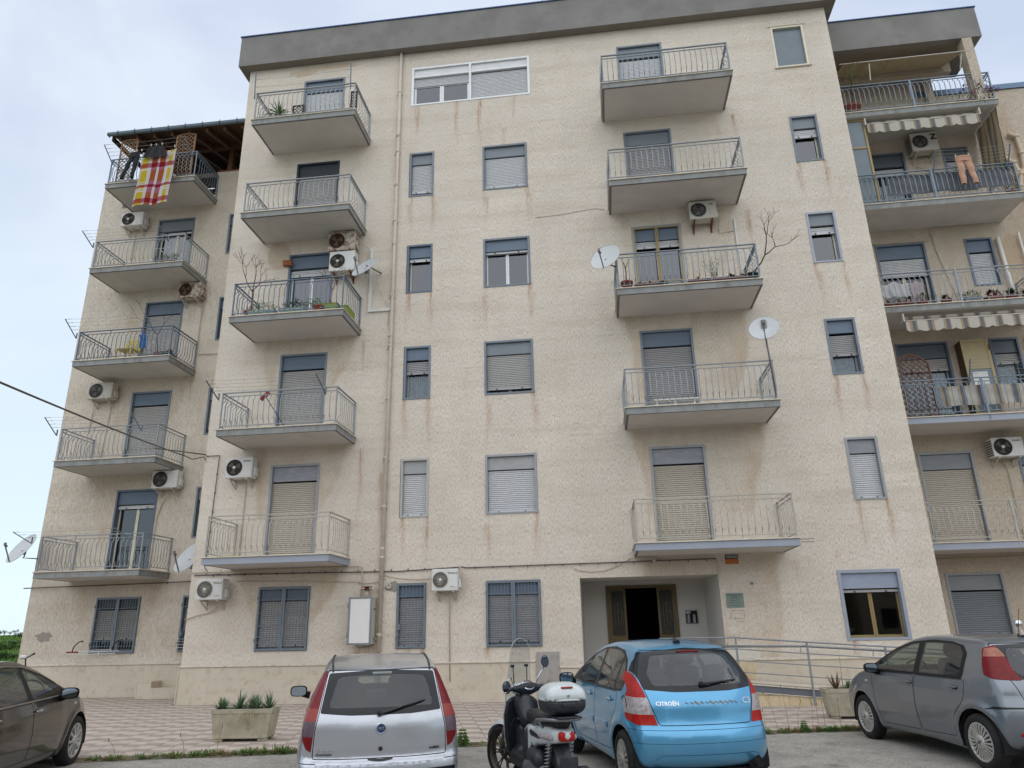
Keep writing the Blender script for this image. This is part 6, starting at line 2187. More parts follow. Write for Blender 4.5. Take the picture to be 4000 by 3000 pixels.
ac_unit(9.86, 14.80, 2.2, .76, .63, 'large grey air conditioner with black emblem under the striped awning', 'bars', m_ivory, side=-1, hose=[[(10.62, 1.9, 14.9), (10.7, 2.1, 14.6), (10.4, 2.15, 14.3), (10.0, 2.15, 14.5)]], panel=False)
put_text('emblem', 'Z', .26, m_ink, Matrix.Translation((10.50, 1.79, 15.24)), None, depth=.001, bold=.012)
e_ = bpy.data.objects['emblem']
_z = [o for o in bpy.data.objects if o.name.startswith('air_conditioner') and 'emblem' in o.get('label', '')][0]
e_.parent = _z
e_.matrix_basis = basis_world(_z).inverted()
ac_unit(10.10, 5.50, 2.2, .75, .50, 'white air conditioner with ringed fan above the lowest right balcony', 'rings', m_white, side=-1, text='AERMEC', hose=[pipe_down(10.45, 5.5, 2.2, 3.3, .08)])
# ------------------------------------------------------------------ satellite dishes
def dish(c, aim, rad, label, foot, logo=False):
 """c: dish centre; aim: direction the bowl looks; foot: fixing point"""
 c = Vector(c)
 aim = Vector(aim).normalized()
 t = thing('satellite_dish', label, 'satellite dish', foot, group='satellite dishes')
 q = aim.to_track_quat('Z', 'Y').to_matrix().to_4x4()
 T = Matrix.Translation(c) @ q
 n = 9
 prof = [(rad * k / n, .16 * rad * (k / n) ** 2) for k in range(n + 1)]
 bowl = MB().lathe(prof, 36, 0, T @ Matrix.Diagonal((1, 1.08, 1, 1)))
 bowl.lathe([(r_, z_ - .008) for r_, z_ in prof[::-1]], 36, 0, T @ Matrix.Diagonal((1, 1.08, 1, 1)))
 bowl.lathe([(rad, .16 * rad + .004), (rad + .007, .16 * rad), (rad, .16 * rad - .012)], 36, 0, T @ Matrix.Diagonal((1, 1.08, 1, 1)))
 put('bowl', bowl, m_dish, t)
 low = T @ Vector((0, -rad * 1.05, .12 * rad))
 tip = T @ Vector((0, -rad * .42, rad * 1.05))
 put('feed_arm', MB().obox(low, tip, .022, .03), m_dishback, t)
 put('receiver', MB().tube([tip + aim * .03, tip - aim * .07], [.022, .036], 10).bevbox(tip.x - .03, tip.x + .03, tip.y - .03, tip.y + .03, tip.z - .02, tip.z + .07, .01), m_dishback, t)
 bk = T @ Vector((0, -.05, -.06))
 f = Vector(foot)
 mid = Vector((bk.x, bk.y, bk.z)) if abs(f.z - bk.z) > .5 else Vector((bk.x, bk.y, f.z))
 put('mount', MB().tube([T @ Vector((0, -.05, .0)), bk, (bk + mid) / 2 - aim * .05, Vector((mid.x, mid.y, f.z)) if abs(f.z - bk.z) <= .5 else (bk * .9 + f * .1), f], .02, 8).bevbox(bk.x - .05, bk.x + .05, bk.y - .05, bk.y + .05, bk.z - .06, bk.z + .06, .01), m_dishback, t)
 return t
dish((-16.80, 1.85, 4.05), (-.35, -.8, .55), .46, 'white satellite dish sticking out at the left corner of the building', (-16.60, 2.26, 3.82))
dish((-11.12, 1.10, 3.56), (-.35, -.8, .55), .46, 'white satellite dish half hidden by the main block corner', (-10.42, 1.4, 3.3))
dish((-6.02, -.55, 11.05), (-.35, -.75, .56), .40, 'white satellite dish beside the two stacked air conditioners', (-5.75, -.02, 11.15))
dish((.50, -1.60, 10.22), (-.42, -.95, .42), .38, 'white satellite dish on the left end of the balcony with golden doors', (.72, -1.35, 10.1))
dp_ = dish((4.05, -1.50, 8.10), (-.25, -.95, .45), .34, 'white satellite dish on a pole above the right end of a balcony', (4.14, -1.36, 6.45))
pt_ = MB().box(-.055, .055, -.002, .0, -.11, .11)
bx = Matrix.Translation((4.05, -1.50, 8.10)) @ Vector((-.25, -.95, .45)).normalized().to_track_quat('Z', 'Y').to_matrix().to_4x4()
lg = MB().add([(-.06, .02, .012), (.06, .02, .012), (.06, .24, .075), (-.06, .24, .075)], [(0, 1, 2, 3)], 0, False, bx @ Matrix.Translation((0, 0, .004)))
put('printed_panel', lg, mat('dish_print', '#6f6f68', .6), dp_)
put('printed_mark', MB().add([(.035 * math.cos(a) + .0, .15 + .035 * math.sin(a), .044) for a in [i * .6 for i in range(9)]], [tuple(range(9))], 0, False, bx @ Matrix.Translation((0, 0, .008))), m_dish, dp_)
# ------------------------------------------------------------------ clothes lines on the balconies
def clothes_line(xa, xb, yf, z0, label, reach=.62, rise=.75, n=4, col=None, lines_to=None):
 t = thing('clothes_line', label, 'clothes line', ((xa + xb) / 2, yf, z0), group='wire clothes lines over the railings')
 for i, x in enumerate((xa, xb)):
  put('arm', MB().obox((x, yf + .02, z0 - .18), (x, yf - reach, z0 + rise), .03, .012).obox((x, yf + .02, z0 - .18), (x, yf + .02, z0 + .0), .04, .02), col or m_rail['blue'], t)
 w = MB()
 for k in range(n):
  f = .35 + .63 * k / (n - 1)
  y, z = yf - reach * f, z0 - .1 + (rise + .1) * f
  pts = [(xa + (xb - xa) * s, y, z - .035 * math.sin(math.pi * s)) for s in [i / 8 for i in range(9)]]
  w.tube(pts, .0035, 4, cap=False)
  for xx in (xa, xb):
   w.tube([(xx, y, z), (xx + (.18 if xx == xa else -.18), y, z)], .006, 4)
 put('wires', w, mat('line_wire', '#8a8884', .6, var=.05), t)
 return t
clothes_line(-15.4, -12.6, .85, 16.62, 'wire clothes line carrying the plaid cloth and dark trousers', .5, .22)
clothes_line(-15.55, -13.0, .85, 13.52, 'empty clothes line on the second balcony from the top of the left block', .55, .10)
clothes_line(-15.55, -13.0, .85, 10.4, 'empty clothes line above the balcony with the yellow chair', .55, .22)
clothes_line(-15.6, -12.95, .85, 7.35, 'empty clothes line crossed by the overhead cable', .55, .22)
clothes_line(-15.75, -12.8, .85, 4.27, 'flat folded clothes line on the lowest left balcony', .7, .05, 3)
clothes_line(-9.36, -6.45, -1.42, 16.62, 'raised clothes line of the topmost main balcony, under the roof', .05, .75, 3, m_rail['dark'])
clothes_line(-9.40, -6.6, -1.42, 7.37, 'flat clothes line on the balcony with the red broom', .65, .12, 4, m_rail['dark'])
clothes_line(9.8, 11.75, .90, 13.56, 'clothes line holding the beige trousers on the right block', .35, .35, 5, m_rail['dark'])
clothes_line(9.45, 11.9, .90, 7.38, 'clothes line above the striped privacy cloth', .3, .4, 5, m_rail['dark'])
# ------------------------------------------------------------------ laundry
def cloth_sheet(name, label, cat, P0, P1, length, mat_, nu=30, nv=36, wave=.03, flare=0.0, sway=0.0, seed=1, colfn=None, group=None):
 """sheet hung from the line P0-P1; colfn(u, v) gives a colour per face"""
 P0, P1 = Vector(P0), Vector(P1)
 rr = random.Random(seed)
 ph = [rr.random() * 6 for _ in range(4)]
 mb = MB()
 ax = (P1 - P0)
 def f(u, v):
  p = P0 + ax * u
  mid = Vector((0, 0, 0)) + P0 * .5 + P1 * .5
  sp = 1 + flare * v
  p = mid + (p - mid) * sp
  wv = wave * (math.sin(u * 17 + ph[0] + v * 2) + .5 * math.sin(u * 31 + ph[1] - v * 3)) * (.25 + v)
  dz = -length * v * (1 + .02 * math.sin(u * 9 + ph[2])) - .05 * math.sin(math.pi * u * 3) * (v < .02)
  return (p.x + sway * v + .01 * math.sin(v * 9 + ph[3]), p.y + wv - .03 * v, p.z + dz)
 mb.grid(f, nu, nv)
 o = put(name, mb, mat_)
 if colfn:
  me = o.data
  at = me.color_attributes.new('weave', 'FLOAT_COLOR', 'CORNER')
  cols = []
  for j in range(nv):
   for i in range(nu):
    c = colfn((i + .5) / nu, (j + .5) / nv)
    cols += [(*c, 1)] * 4
  at.data.foreach_set('color', np.array(cols, np.float32).ravel())
 tag(o, label, cat, group)
 return o
def weave_mat(name):
 m = bpy.data.materials.new(name)
 m.use_nodes = True
 N, L = m.node_tree.nodes, m.node_tree.links
 b = N['Principled BSDF']
 a = N.new('ShaderNodeAttribute')
 a.attribute_name = 'weave'
 L.new(a.outputs['Color'], b.inputs['Base Color'])
 b.inputs['Roughness'].default_value = .9
 b.inputs['Specular IOR Level'].default_value = .2
 tr = N.new('ShaderNodeBsdfTranslucent')
 L.new(a.outputs['Color'], tr.inputs[0])
 mx = N.new('ShaderNodeMixShader')
 mx.inputs[0].default_value = .3
 L.new(b.outputs[0], mx.inputs[1])
 L.new(tr.outputs[0], mx.inputs[2])
 L.new(mx.outputs[0], N['Material Output'].inputs['Surface'])
 return m
m_weave = weave_mat('woven_cloth')
Yw, Wh, Rd, Or, Pk, Dr = [lin(c) for c in ('#bda52e', '#c6c3bf', '#8c1f2a', '#9c4e30', '#a05f74', '#7c1420')]
def plaid(u, v):
 cb = [0, .06, .24, .34, .52, .58, .74, .84, .95, 1.01]
 ck = 'wywrwrwyw'
 rb = [0, .03, .12, .24, .31, .36, .47, .57, .63, .69, .79, .89, .96, 1.01]
 rk = 'ywyrwyowrwyry'
 c = ck[max(i for i in range(len(cb) - 1) if u >= cb[i])]
 r_ = rk[max(i for i in range(len(rb) - 1) if v >= rb[i])]
 tab = {('w', 'w'): Wh, ('w', 'y'): Wh, ('w', 'r'): Pk, ('w', 'o'): Wh, ('y', 'w'): Wh if (int(v * 50) % 2) else Yw, ('y', 'y'): Yw, ('y', 'r'): Or, ('y', 'o'): Yw, ('r', 'w'): Pk, ('r', 'y'): Or, ('r', 'r'): Dr, ('r', 'o'): Or}
 return tab[(c, r_)]
cloth_sheet('plaid_cloth', 'yellow, red and white plaid tablecloth hung over the top left balcony', 'tablecloth', (-14.09, .50, 16.50), (-12.92, .50, 16.53), 2.03, m_weave, 50, 60, .018, -.02, -.06, 3, plaid)
m_blackcloth = mat('black_cloth', '#191b1f', .9, var=.2, scale=9)
sk = cloth_sheet('black_skirt', 'black skirt pegged over the plaid tablecloth', 'skirt', (-13.79, .43, 16.68), (-13.37, .43, 16.68), .48, m_blackcloth, 24, 10, .02, 1.1, 0, 5)
def trousers(label, x, y, z, w, L, m, lean=0.0, spread=.10, name='trousers'):
 mb = MB()
 for s_ in (-1, 1):
  def f(u, v, s_=s_):
   c = x + s_ * (w * .24 + spread * v) + lean * v
   r_ = w * .26 * (1 - .35 * v)
   a = 2 * math.pi * u
   return (c + r_ * math.cos(a), y + .045 * math.sin(a) + .012 * math.sin(v * 14), z - .16 * L - v * L * .84 + .008 * math.sin(u * 12))
  mb.grid(f, 14, 12)
 mb.grid(lambda u, v: (x + (w / 2 + .01 * v) * math.cos(2 * math.pi * u), y + .05 * math.sin(2 * math.pi * u), z - .20 * L * v), 18, 4)
 o = put(name, mb, m)
 tag(o, label, 'trousers')
 return o
trousers('black trousers pegged on the line left of the plaid cloth', -14.36, .50, 16.52, .36, .95, m_blackcloth, -.16, .09)
trousers('beige trousers pegged upside on the right block railing', 10.56, .72, 13.78, .42, .89, mat('beige_cloth', '#b08a74', .9, var=.12, scale=8), .03, .06)
pg = MB()
for x, z in ((-13.78, 16.70), (-13.6, 16.70), (-13.40, 16.71), (-14.5, 16.54), (-14.25, 16.54), (-14.08, 16.54), (-12.95, 16.57), (10.38, 13.80), (10.72, 13.81)):
 pg.box(x - .012, x + .012, .41 if x < 0 else .70, .435 if x < 0 else .725, z - .05, z + .03)
tag(put('clothes_pegs', pg, m_ivory, kind='stuff'), 'small pale clothes pegs on the lines', 'clothes peg')
# privacy cloths behind railings of the right block
def behind_cloth(name, label, x0, x1, y, z0, z1, m, stripes=None, seed=1):
 mb = MB()
 r_ = random.Random(seed)
 a, b, c = [r_.random() * 6 for _ in range(3)]
 def f(u, v):
  x = x0 + (x1 - x0) * u
  return (x, y + .018 * math.sin(u * 23 + a) + .012 * math.sin(v * 9 + u * 7 + b), z0 + (z1 - z0) * v + .02 * math.sin(u * 15 + c) * (1 if v > .5 else -1) * abs(v - .5))
 nu = 80
 mb.grid(f, nu, 8)
 o = put(name, mb, m)
 if stripes:
  at = o.data.color_attributes.new('weave', 'FLOAT_COLOR', 'CORNER')
  cols = []
  for j in range(8):
   for i in range(nu):
    cols += [(*stripes(x0 + (x1 - x0) * (i + .5) / nu), 1)] * 4
  at.data.foreach_set('color', np.array(cols, np.float32).ravel())
 tag(o, label, 'privacy screen')
 return o
c_w, c_g, c_t, c_r = lin('#c8c3b8'), lin('#74797f'), lin('#b09a7e'), lin('#9c7a66')
def awn(x, p=.42):
 t = (x / p) % 1
 return c_g if t < .22 else (c_t if t < .30 or .88 < t else c_w)
behind_cloth('privacy_cloth', 'dark grey cloth tied behind the railing below the beige trousers', 8.55, 11.8, .98, 12.86, 13.46, mat('grey_cloth', '#5a5c61', .9, var=.14, scale=5))
behind_cloth('privacy_cloth', 'cream and grey striped cloth tied behind the railing', 8.76, 11.9, .985, 6.68, 7.20, m_weave, awn, 4)
# ------------------------------------------------------------------ awnings of the right block
def awning(label, x0, x1, zroll, y0=.25, drop=.50, seed=1):
 t = thing('awning', label, 'awning', ((x0 + x1) / 2, y0, zroll), group='striped roll-up awnings')
 n = 120
 def colour(o, nv):
  at = o.data.color_attributes.new('weave', 'FLOAT_COLOR', 'CORNER')
  cols = []
  for j in range(nv):
   for i in range(n):
    cols += [(*awn(x0 + (x1 - x0) * (i + .5) / n), 1)] * 4
  at.data.foreach_set('color', np.array(cols, np.float32).ravel())
 roll = MB().grid(lambda u, v: (x0 + (x1 - x0) * u, y0 + .055 * math.cos(2 * math.pi * v), zroll + .055 * math.sin(2 * math.pi * v)), n, 10)
 colour(put('fabric_roll', roll, m_weave, t), 10)
 put('front_bar', MB().tube([(x0 - .05, y0 - .18, zroll - .13), (x1 + .04, y0 - .18, zroll - .13)], .02, 8), m_ivory, t)
 sc = .30
 def val(u, v):
  x = x0 + (x1 - x0) * u
  d = drop * (.62 + .15 * abs(math.sin(math.pi * (x - x0) / sc)) ** .6)
  return (x, y0 - .19 - .012 * math.sin(x * 9), zroll - .14 - d * v * .8)
 colour(put('scalloped_valance', MB().grid(val, n, 4), m_weave, t), 4)
 for a in (x0 - .05, x1 + .01):
  put('roll_bracket', MB().bevbox(a, a + .04, y0 - .2, y0 + .06, zroll - .15, zroll + .08, .006), m_ivory, t)
 return t
awning('rolled striped awning with scalloped edge above the beige trousers', 8.33, 11.4, 15.38, 1.10)
awning('rolled striped awning with scalloped edge above the lattice screen', 8.25, 11.95, 9.17, 1.10)
aw = MB().grid(lambda u, v: (7.85 + 3.36 * u + .08 * v, 1.9 - 1.2 * v, 17.72 - .44 * v - .10 * math.sin(math.pi * v) * (1 - u)), 60, 8)
t = thing('awning', 'cream awning pulled out under the right block roof', 'awning', (9.6, 1.3, 17.5))
put('awning_fabric', aw, mat('cream_awning', '#a89a80', .9, var=.12, scale=2.2, dirt='#7d6044', dirt_amt=.5, dirt_scale=2.2, stretch=(1.2, .4, .4)), t)
put('front_bar', MB().tube([(7.82, .69, 17.27), (11.5, .69, 17.29)], .016, 8).tube([(7.8, 1.91, 17.74), (11.3, 1.91, 17.75)], .02, 8), m_ivory, t)
put('arm', MB().obox((8.68, .75, 17.25), (8.68, .88, 16.75), .03, .02).obox((11.25, .72, 17.25), (11.2, .88, 16.82), .03, .02), m_ivory, t)
# side curtain
sc_ = MB().grid(lambda u, v: (11.92 - .15 * v ** 1.2 + .02 * math.sin(u * 20), .95 + 1.2 * u + .03 * math.sin(v * 6 + u * 14), 15.48 - 1.9 * v * (1 - .08 * u)), 40, 14)
o = put('side_curtain', sc_, m_weave)
at = o.data.color_attributes.new('weave', 'FLOAT_COLOR', 'CORNER')
cols = []
for j in range(14):
 for i in range(40):
  t_ = (i / 40 * 5) % 1
  cols += [(*(lin('#63615c') if t_ < .3 else lin('#98866a') if t_ < .85 else lin('#7c7464')), 1)] * 4
at.data.foreach_set('color', np.array(cols, np.float32).ravel())
tag(o, 'olive striped side curtain closing the right end of a balcony', 'curtain')
# glazed enclosure on the left end of that balcony
t = thing('glass_enclosure', 'golden framed glass enclosure at the inner end of a right block balcony', 'enclosure', (8.0, .97, 12.6))
gf = MB()
for x in (7.70, 8.25):
 gf.box(x, x + .058, .985, 1.045, 12.6, 15.5)
for z in (12.6, 14.5, 15.44):
 gf.box(7.759, 8.249, .986, 1.044, z, z + .05)
gf.box(8.25, 8.305, 1.046, 2.18, 15.44, 15.49)
gf.box(8.255, 8.30, 1.046, 2.18, 12.6, 12.65)
put('golden_frame', gf, m_frame['gold'], t)
put('pane', MB().box(7.76, 8.248, 1.01, 1.016, 12.65, 14.5), m_frost, t)
put('pane', MB().box(7.76, 8.248, 1.01, 1.016, 14.55, 15.44), m_frost, t)
put('pane', MB().box(8.275, 8.281, 1.046, 2.18, 12.65, 15.44), m_glass, t)
# boiler cabinet with open-looking glazed door (third row, right block)
t = thing('wall_cabinet', 'tall yellowish cabinet with a glazed door between two balcony doors', 'cabinet', (10.28, 1.95, 6.25))
put('carcass', MB().bevbox(9.94, 10.62, 1.86, 2.198, 6.6, 8.74, .01), mat('cabinet_brown', '#4f3f2e', .7), t)
cd = MB()
for a, b, c, d in ((9.93, 10.0, 6.6, 8.75), (10.56, 10.63, 6.6, 8.75), (10.0, 10.56, 8.66, 8.75), (10.0, 10.56, 6.6, 6.7), (10.0, 10.56, 7.9, 7.95)):
 cd.bevbox(a, b, 1.83, 1.862, c, d, .005)
cd.box(10.0, 10.56, 1.845, 1.86, 7.95, 8.66)
put('cabinet_door', cd, mat('cabinet_cream', '#a99874', .6, var=.06), t)
put('pane', MB().box(10.0, 10.56, 1.848, 1.854, 6.7, 7.9), m_frost, t)
put('boiler', MB().bevbox(10.06, 10.44, 1.838, 1.846, 7.1, 7.82, .003), m_white, t)
put('hinge', MB().box(10.60, 10.635, 1.81, 1.835, 8.42, 8.56).box(10.60, 10.635, 1.81, 1.835, 7.0, 7.14).box(9.925, 9.97, 1.79, 1.83, 7.55, 7.60), m_rust, t)
# ------------------------------------------------------------------ lattice screens
def lattice(name, label, x0, x1, y, z0, z1, m, arch=0.0, pitch=.11, rad=.009, slatw=.022):
 t = thing(name, label, 'trellis', ((x0 + x1) / 2, y, z0), group='wooden lattice screens')
 fr = MB()
 def ztop(x):
  u = (x - x0) / (x1 - x0)
  return z1 + arch * math.sin(math.pi * u)
 fr.box(x0, x0 + .04, y - .02, y + .02, z0, z1)
 fr.box(x1 - .04, x1, y - .02, y + .02, z0, z1)
 fr.box(x0 + .04, x1 - .04, y - .019, y + .019, z0, z0 + .04)
 tp = [(x0 + .02 + (x1 - x0 - .04) * i / 8) for i in range(9)]
 for a, b in zip(tp[:-1], tp[1:]):
  fr.obox((a, y, ztop(a) - .02), (b, y, ztop(b) - .02), .038, .04)
 put('frame', fr, m, t)
 for dirn, off in ((1, -.008), (-1, .008)):
  c = x0 - (z1 - z0) if dirn > 0 else x0
  k = c
  end = x1 if dirn > 0 else x1 + (z1 - z0)
  k += pitch
  while k < end:
   # x = k + dirn*(z - z0)
   pts = []
   n_ = 60
   seg = []
   for i in range(n_ + 1):
    z = z0 + (z1 + arch - z0) * i / n_
    x = k + dirn * (z - z0)
    if x0 + .03 < x < x1 - .03 and z0 + .02 < z < ztop(x) - .03:
     seg.append((x, z))
   if len(seg) > 2:
    (xa, za), (xb, zb) = seg[0], seg[-1]
    put('slat', MB().obox((xa, y + off, za), (xb, y + off, zb), .014, slatw), m, t)
   k += pitch * 1.0
 return t
lattice('trellis', 'brown wooden lattice left of the plaid cloth on the top terrace', -15.28, -14.68, .97, 15.72, 17.40, m_wood2, .06, .15)
lattice('trellis', 'brown wooden lattice right of the plaid cloth on the top terrace', -13.30, -12.62, .97, 15.72, 17.40, m_wood2, .06, .15)
lattice('trellis', 'dark arched lattice beside the striped cloth on the right block', 7.85, 8.75, 1.25, 6.42, 7.95, m_wood, .28, .15)
m_irn = mat('dark_lattice', '#3a3330', .7)
lattice('trellis', 'small dark expanding lattice behind the palm on the topmost balcony', -8.3, -7.95, -1.1, 15.7, 16.3, m_irn, .0, .11, slatw=.016)
lattice('trellis', 'small dark expanding lattice at the right end of the topmost balcony', -6.50, -6.30, -1.2, 15.72, 16.5, m_irn, .0, .10, slatw=.016)
# ------------------------------------------------------------------ plants
def leaf_quad(mb, p, d, L, w, up=None, mi=0, bend=.25):
 d = Vector(d).normalized()
 s = d.cross(Vector((0, 0, 1)))
 s = s.normalized() if s.length > 1e-3 else Vector((1, 0, 0))
 p = Vector(p)
 m = p + d * L * .5 + Vector((0, 0, bend * L * .25))
 e = p + d * L - Vector((0, 0, bend * L * .35))
 mb.add([p, m + s * w / 2, e, m - s * w / 2], [(0, 1, 2), (0, 2, 3)], mi)
def foliage(mb, c, r, n, L, w, rg, mi=0, flat=1.0, upb=.3):
 for _ in range(n):
  while True:
   q = Vector((rg.uniform(-1, 1), rg.uniform(-1, 1), rg.uniform(-1, 1)))
   if q.length < 1:
    break
  p = Vector((c[0] + q.x * r[0], c[1] + q.y * r[1], c[2] + q.z * r[2]))
  d = Vector((q.x + rg.uniform(-.5, .5), q.y + rg.uniform(-.5, .5), q.z * flat + rg.uniform(-.3, .5) + upb))
  leaf_quad(mb, p, d, L * rg.uniform(.6, 1.3), w * rg.uniform(.7, 1.2), mi=mi)
def rosette(mb, c, n, L, w, rg, mi=0, up=(.2, 1.2), bend=.5):
 for k in range(n):
  a = rg.random() * 6.283
  e = rg.uniform(*up)
  d = Vector((math.cos(a) * math.cos(e), math.sin(a) * math.cos(e), math.sin(e)))
  s = d.cross(Vector((0, 0, 1))).normalized()
  ll = L * rg.uniform(.65, 1.1)
  p = Vector(c)
  pts = [p + d * ll * t - Vector((0, 0, bend * ll * t * t * math.cos(e))) for t in (0, .35, .7, 1)]
  ws = (w * .7, w, w * .6, 0)
  vs = []
  for q, ww in zip(pts, ws):
   vs += [q - s * ww / 2, q + s * ww / 2]
  mb.add(vs, [(0, 1, 3, 2), (2, 3, 5, 4), (4, 5, 7, 6)], mi)
def pot(parent, c, r, h, m, square=None):
 mb = MB()
 if square:
  w, d = square
  vs = []
  for z, s_ in ((0, .86), (h, 1.0)):
   for a, b in ((-1, -1), (1, -1), (1, 1), (-1, 1)):
    vs.append((c[0] + a * w / 2 * s_, c[1] + b * d / 2 * s_, c[2] + z))
  mb.add(vs, [(3, 2, 1, 0), (0, 1, 5, 4), (1, 2, 6, 5), (2, 3, 7, 6), (3, 0, 4, 7)])
  mb.bevbox(c[0] - w / 2 - .008, c[0] + w / 2 + .008, c[1] - d / 2 - .008, c[1] + d / 2 + .008, c[2] + h - .02, c[2] + h, .003)
 else:
  mb.lathe([(r * .72, 0), (r * .95, h * .82), (r * 1.05, h * .84), (r * 1.06, h), (r * .95, h), (r * .9, h * .9), (0, h * .9)], 16, 0, Matrix.Translation(c))
 put('pot', mb, m, parent)
def potted(label, c, kind, r=.14, h=.2, m=None, square=None, seed=1, size=.25, cat='potted plant'):
 rg = random.Random(seed * 7 + 3)
 t = thing('potted_plant', label, cat, c, group='plants in pots on the balconies')
 pot(t, c, r, h, m or m_terra, square)
 top = (c[0], c[1], c[2] + h)
 mb = MB()
 rx = (square[0] / 2 if square else r)
 ry = (square[1] / 2 if square else r)
 if kind == 'bush':
  foliage(mb, (top[0], top[1], top[2] + size * .35), (rx * 1.05, ry * 1.3, size * .5), int(90 + 260 * rx), .075, .03, rg, 0)
  put('foliage', mb, m_leaf[seed % 3], t)
 elif kind == 'flower':
  foliage(mb, (top[0], top[1], top[2] + size * .3), (rx * 1.05, ry * 1.3, size * .5), int(90 + 260 * rx), .07, .03, rg, 0)
  put('foliage', mb, m_leaf[seed % 3], t)
  fl = MB()
  foliage(fl, (top[0], top[1], top[2] + size * .45), (rx * 1.1, ry * 1.4, size * .55), 22, .035, .035, rg)
  put('flowers', fl, mat('orange_flower', '#b8622a', .8, var=.3, scale=20), t)
 elif kind == 'succulent':
  for k in range(5):
   rosette(mb, (top[0] + rg.uniform(-.6, .6) * rx, top[1] + rg.uniform(-.5, .5) * ry, top[2] + rg.uniform(0, size * .5)), 16, size * .5, .05, rg, up=(.1, 1.4))
  put('foliage', mb, m_leaf[seed % 3], t)
 elif kind == 'red':
  for k in range(6):
   rosette(mb, (top[0] + rg.uniform(-.7, .7) * rx, top[1] + rg.uniform(-.4, .4) * ry, top[2] + rg.uniform(0, size * .6)), 16, size * .45, .05, rg, up=(.1, 1.4))
  put('foliage', mb, mat('red_succulent', '#4a1c22', .6, var=.3, scale=20), t)
 elif kind == 'stems':
  for k in range(7):
   a = rg.random() * 6.28
   e = (top[0] + math.cos(a) * size * .25, top[1] + math.sin(a) * size * .15, top[2] + size * rg.uniform(.7, 1))
   mb.tube([top, ((top[0] + e[0]) / 2, top[1], (top[2] + e[2]) / 2 + .02), e], [.012, .009, .005], 5)
  put('stems', mb, m_agave, t)
 elif kind == 'palm':
  mb.tube([top, (top[0], top[1], top[2] + size * .35)], .025, 8)
  put('trunk', mb, m_bark, t)
  f2 = MB()
  rosette(f2, (top[0], top[1], top[2] + size * .35), 44, size * .85, .045, rg, up=(-.2, 1.4), bend=.45)
  put('fronds', f2, m_leaf[1], t)
 elif kind == 'dry':
  rosette(mb, top, 16, size, .03, rg, up=(.4, 1.4), bend=.2)
  put('foliage', mb, m_leaf_dry, t)
 elif kind == 'thin':
  for k in range(9):
   p = Vector(top)
   pts = [p]
   d = Vector((rg.uniform(-.6, .6), rg.uniform(-.3, .3), 1)).normalized()
   for q in range(4):
    d = (d + Vector((rg.uniform(-.5, .5), rg.uniform(-.3, .3), rg.uniform(-.2, .4)))).normalized()
    p = p + d * size * .28
    pts.append(p)
   mb.tube(pts, [.004] * 5, 4)
   for q in pts[1:]:
    for _ in range(3):
     leaf_quad(mb, q, (rg.uniform(-1, 1), rg.uniform(-1, 1), rg.uniform(-.3, .8)), .05, .012)
  put('foliage', mb, m_leaf[2], t)
 return t
def bare_branches(mb, p, d, L, r, rg, depth, spread=.55, seg=3):
 p, d = Vector(p), Vector(d).normalized()
 pts, rs = [p.copy()], [r]
 for k in range(seg):
  d = (d + Vector((rg.uniform(-.18, .18), rg.uniform(-.14, .14), rg.uniform(-.02, .22)))).normalized()
  p = p + d * L / seg
  pts.append(p.copy())
  rs.append(r * (1 - .28 * (k + 1) / seg))
 mb.tube(pts, rs, 6)
 if depth > 0:
  n = 2 if rg.random() < .75 else 3
  a0 = rg.random() * 6.28
  for k in range(n):
   ax = d.orthogonal().normalized()
   ax.rotate(Matrix.Rotation(a0 + k * 2 * math.pi / n, 3, d))
   nd = (d + ax * spread * rg.uniform(.7, 1.3)).normalized()
   bare_branches(mb, p, nd, L * rg.uniform(.62, .85), r * .66, rg, depth - 1, spread)
def bare_tree(label, c, potr, poth, d, L, r, seed, depth=3, m=None, spread=.6, leaves=False, square=None, potm=None):
 rg = random.Random(seed)
 t = thing('potted_tree', label, 'potted tree', c, group='bare shrubs in pots on the balconies')
 pot(t, c, potr, poth, potm or m_terra, square)
 mb = MB()
 bare_branches(mb, (c[0], c[1], c[2] + poth * .9), d, L, r, rg, depth, spread)
 put('branches', mb, m or m_bark, t)
 if leaves:
  lf = MB()
  for _ in range(60):
   v = mb.v[rg.randrange(len(mb.v) // 3, len(mb.v))]
   leaf_quad(lf, v, (rg.uniform(-1, 1), rg.uniform(-1, 1), rg.uniform(.0, 1)), .09, .022)
  put('leaves', lf, m_leaf[1], t)
 return t
T4 = ZBAL[4] + TS
bare_tree('bare forked shrub rising high at the left end of the flowery balcony', (-8.95, -1.1, T4), .16, .24, (.05, .0, 1), .62, .026, 11, 4, mat('reddish_bark', '#6a4a3e', .9), .55)
bare_tree('bare thorny shrub in a yellow green trough at the right end of the flowery balcony', (-6.75, -1.15, T4), .2, .26, (.0, .0, 1), .45, .02, 5, 4, mat('reddish_bark', '#6a4a3e'), .7, False, (.52, .24), mat('lime_plastic', '#76882f', .5))
potted('long pale planter of orange flowers at the left end of the flowery balcony', (-8.55, -1.24, T4), 'flower', h=.17, m=mat('pale_print_pot', '#8fa39a', .6, var=.3, scale=18), square=(.75, .2), seed=1, size=.3)
potted('long planter of low green plants in the middle of the flowery balcony', (-7.72, -1.24, T4), 'bush', h=.17, m=mat('pale_print_pot', '#8fa39a'), square=(.7, .2), seed=2, size=.2)
potted('leggy flowering plant in a printed planter before the glass door', (-7.28, -1.05, T4), 'flower', h=.17, m=mat('pale_print_pot', '#8fa39a'), square=(.6, .2), seed=3, size=.42)
potted('small round terracotta bowl beside the lime trough', (-6.98, -1.28, T4), 'stems', .14, .17, seed=4, size=.08)
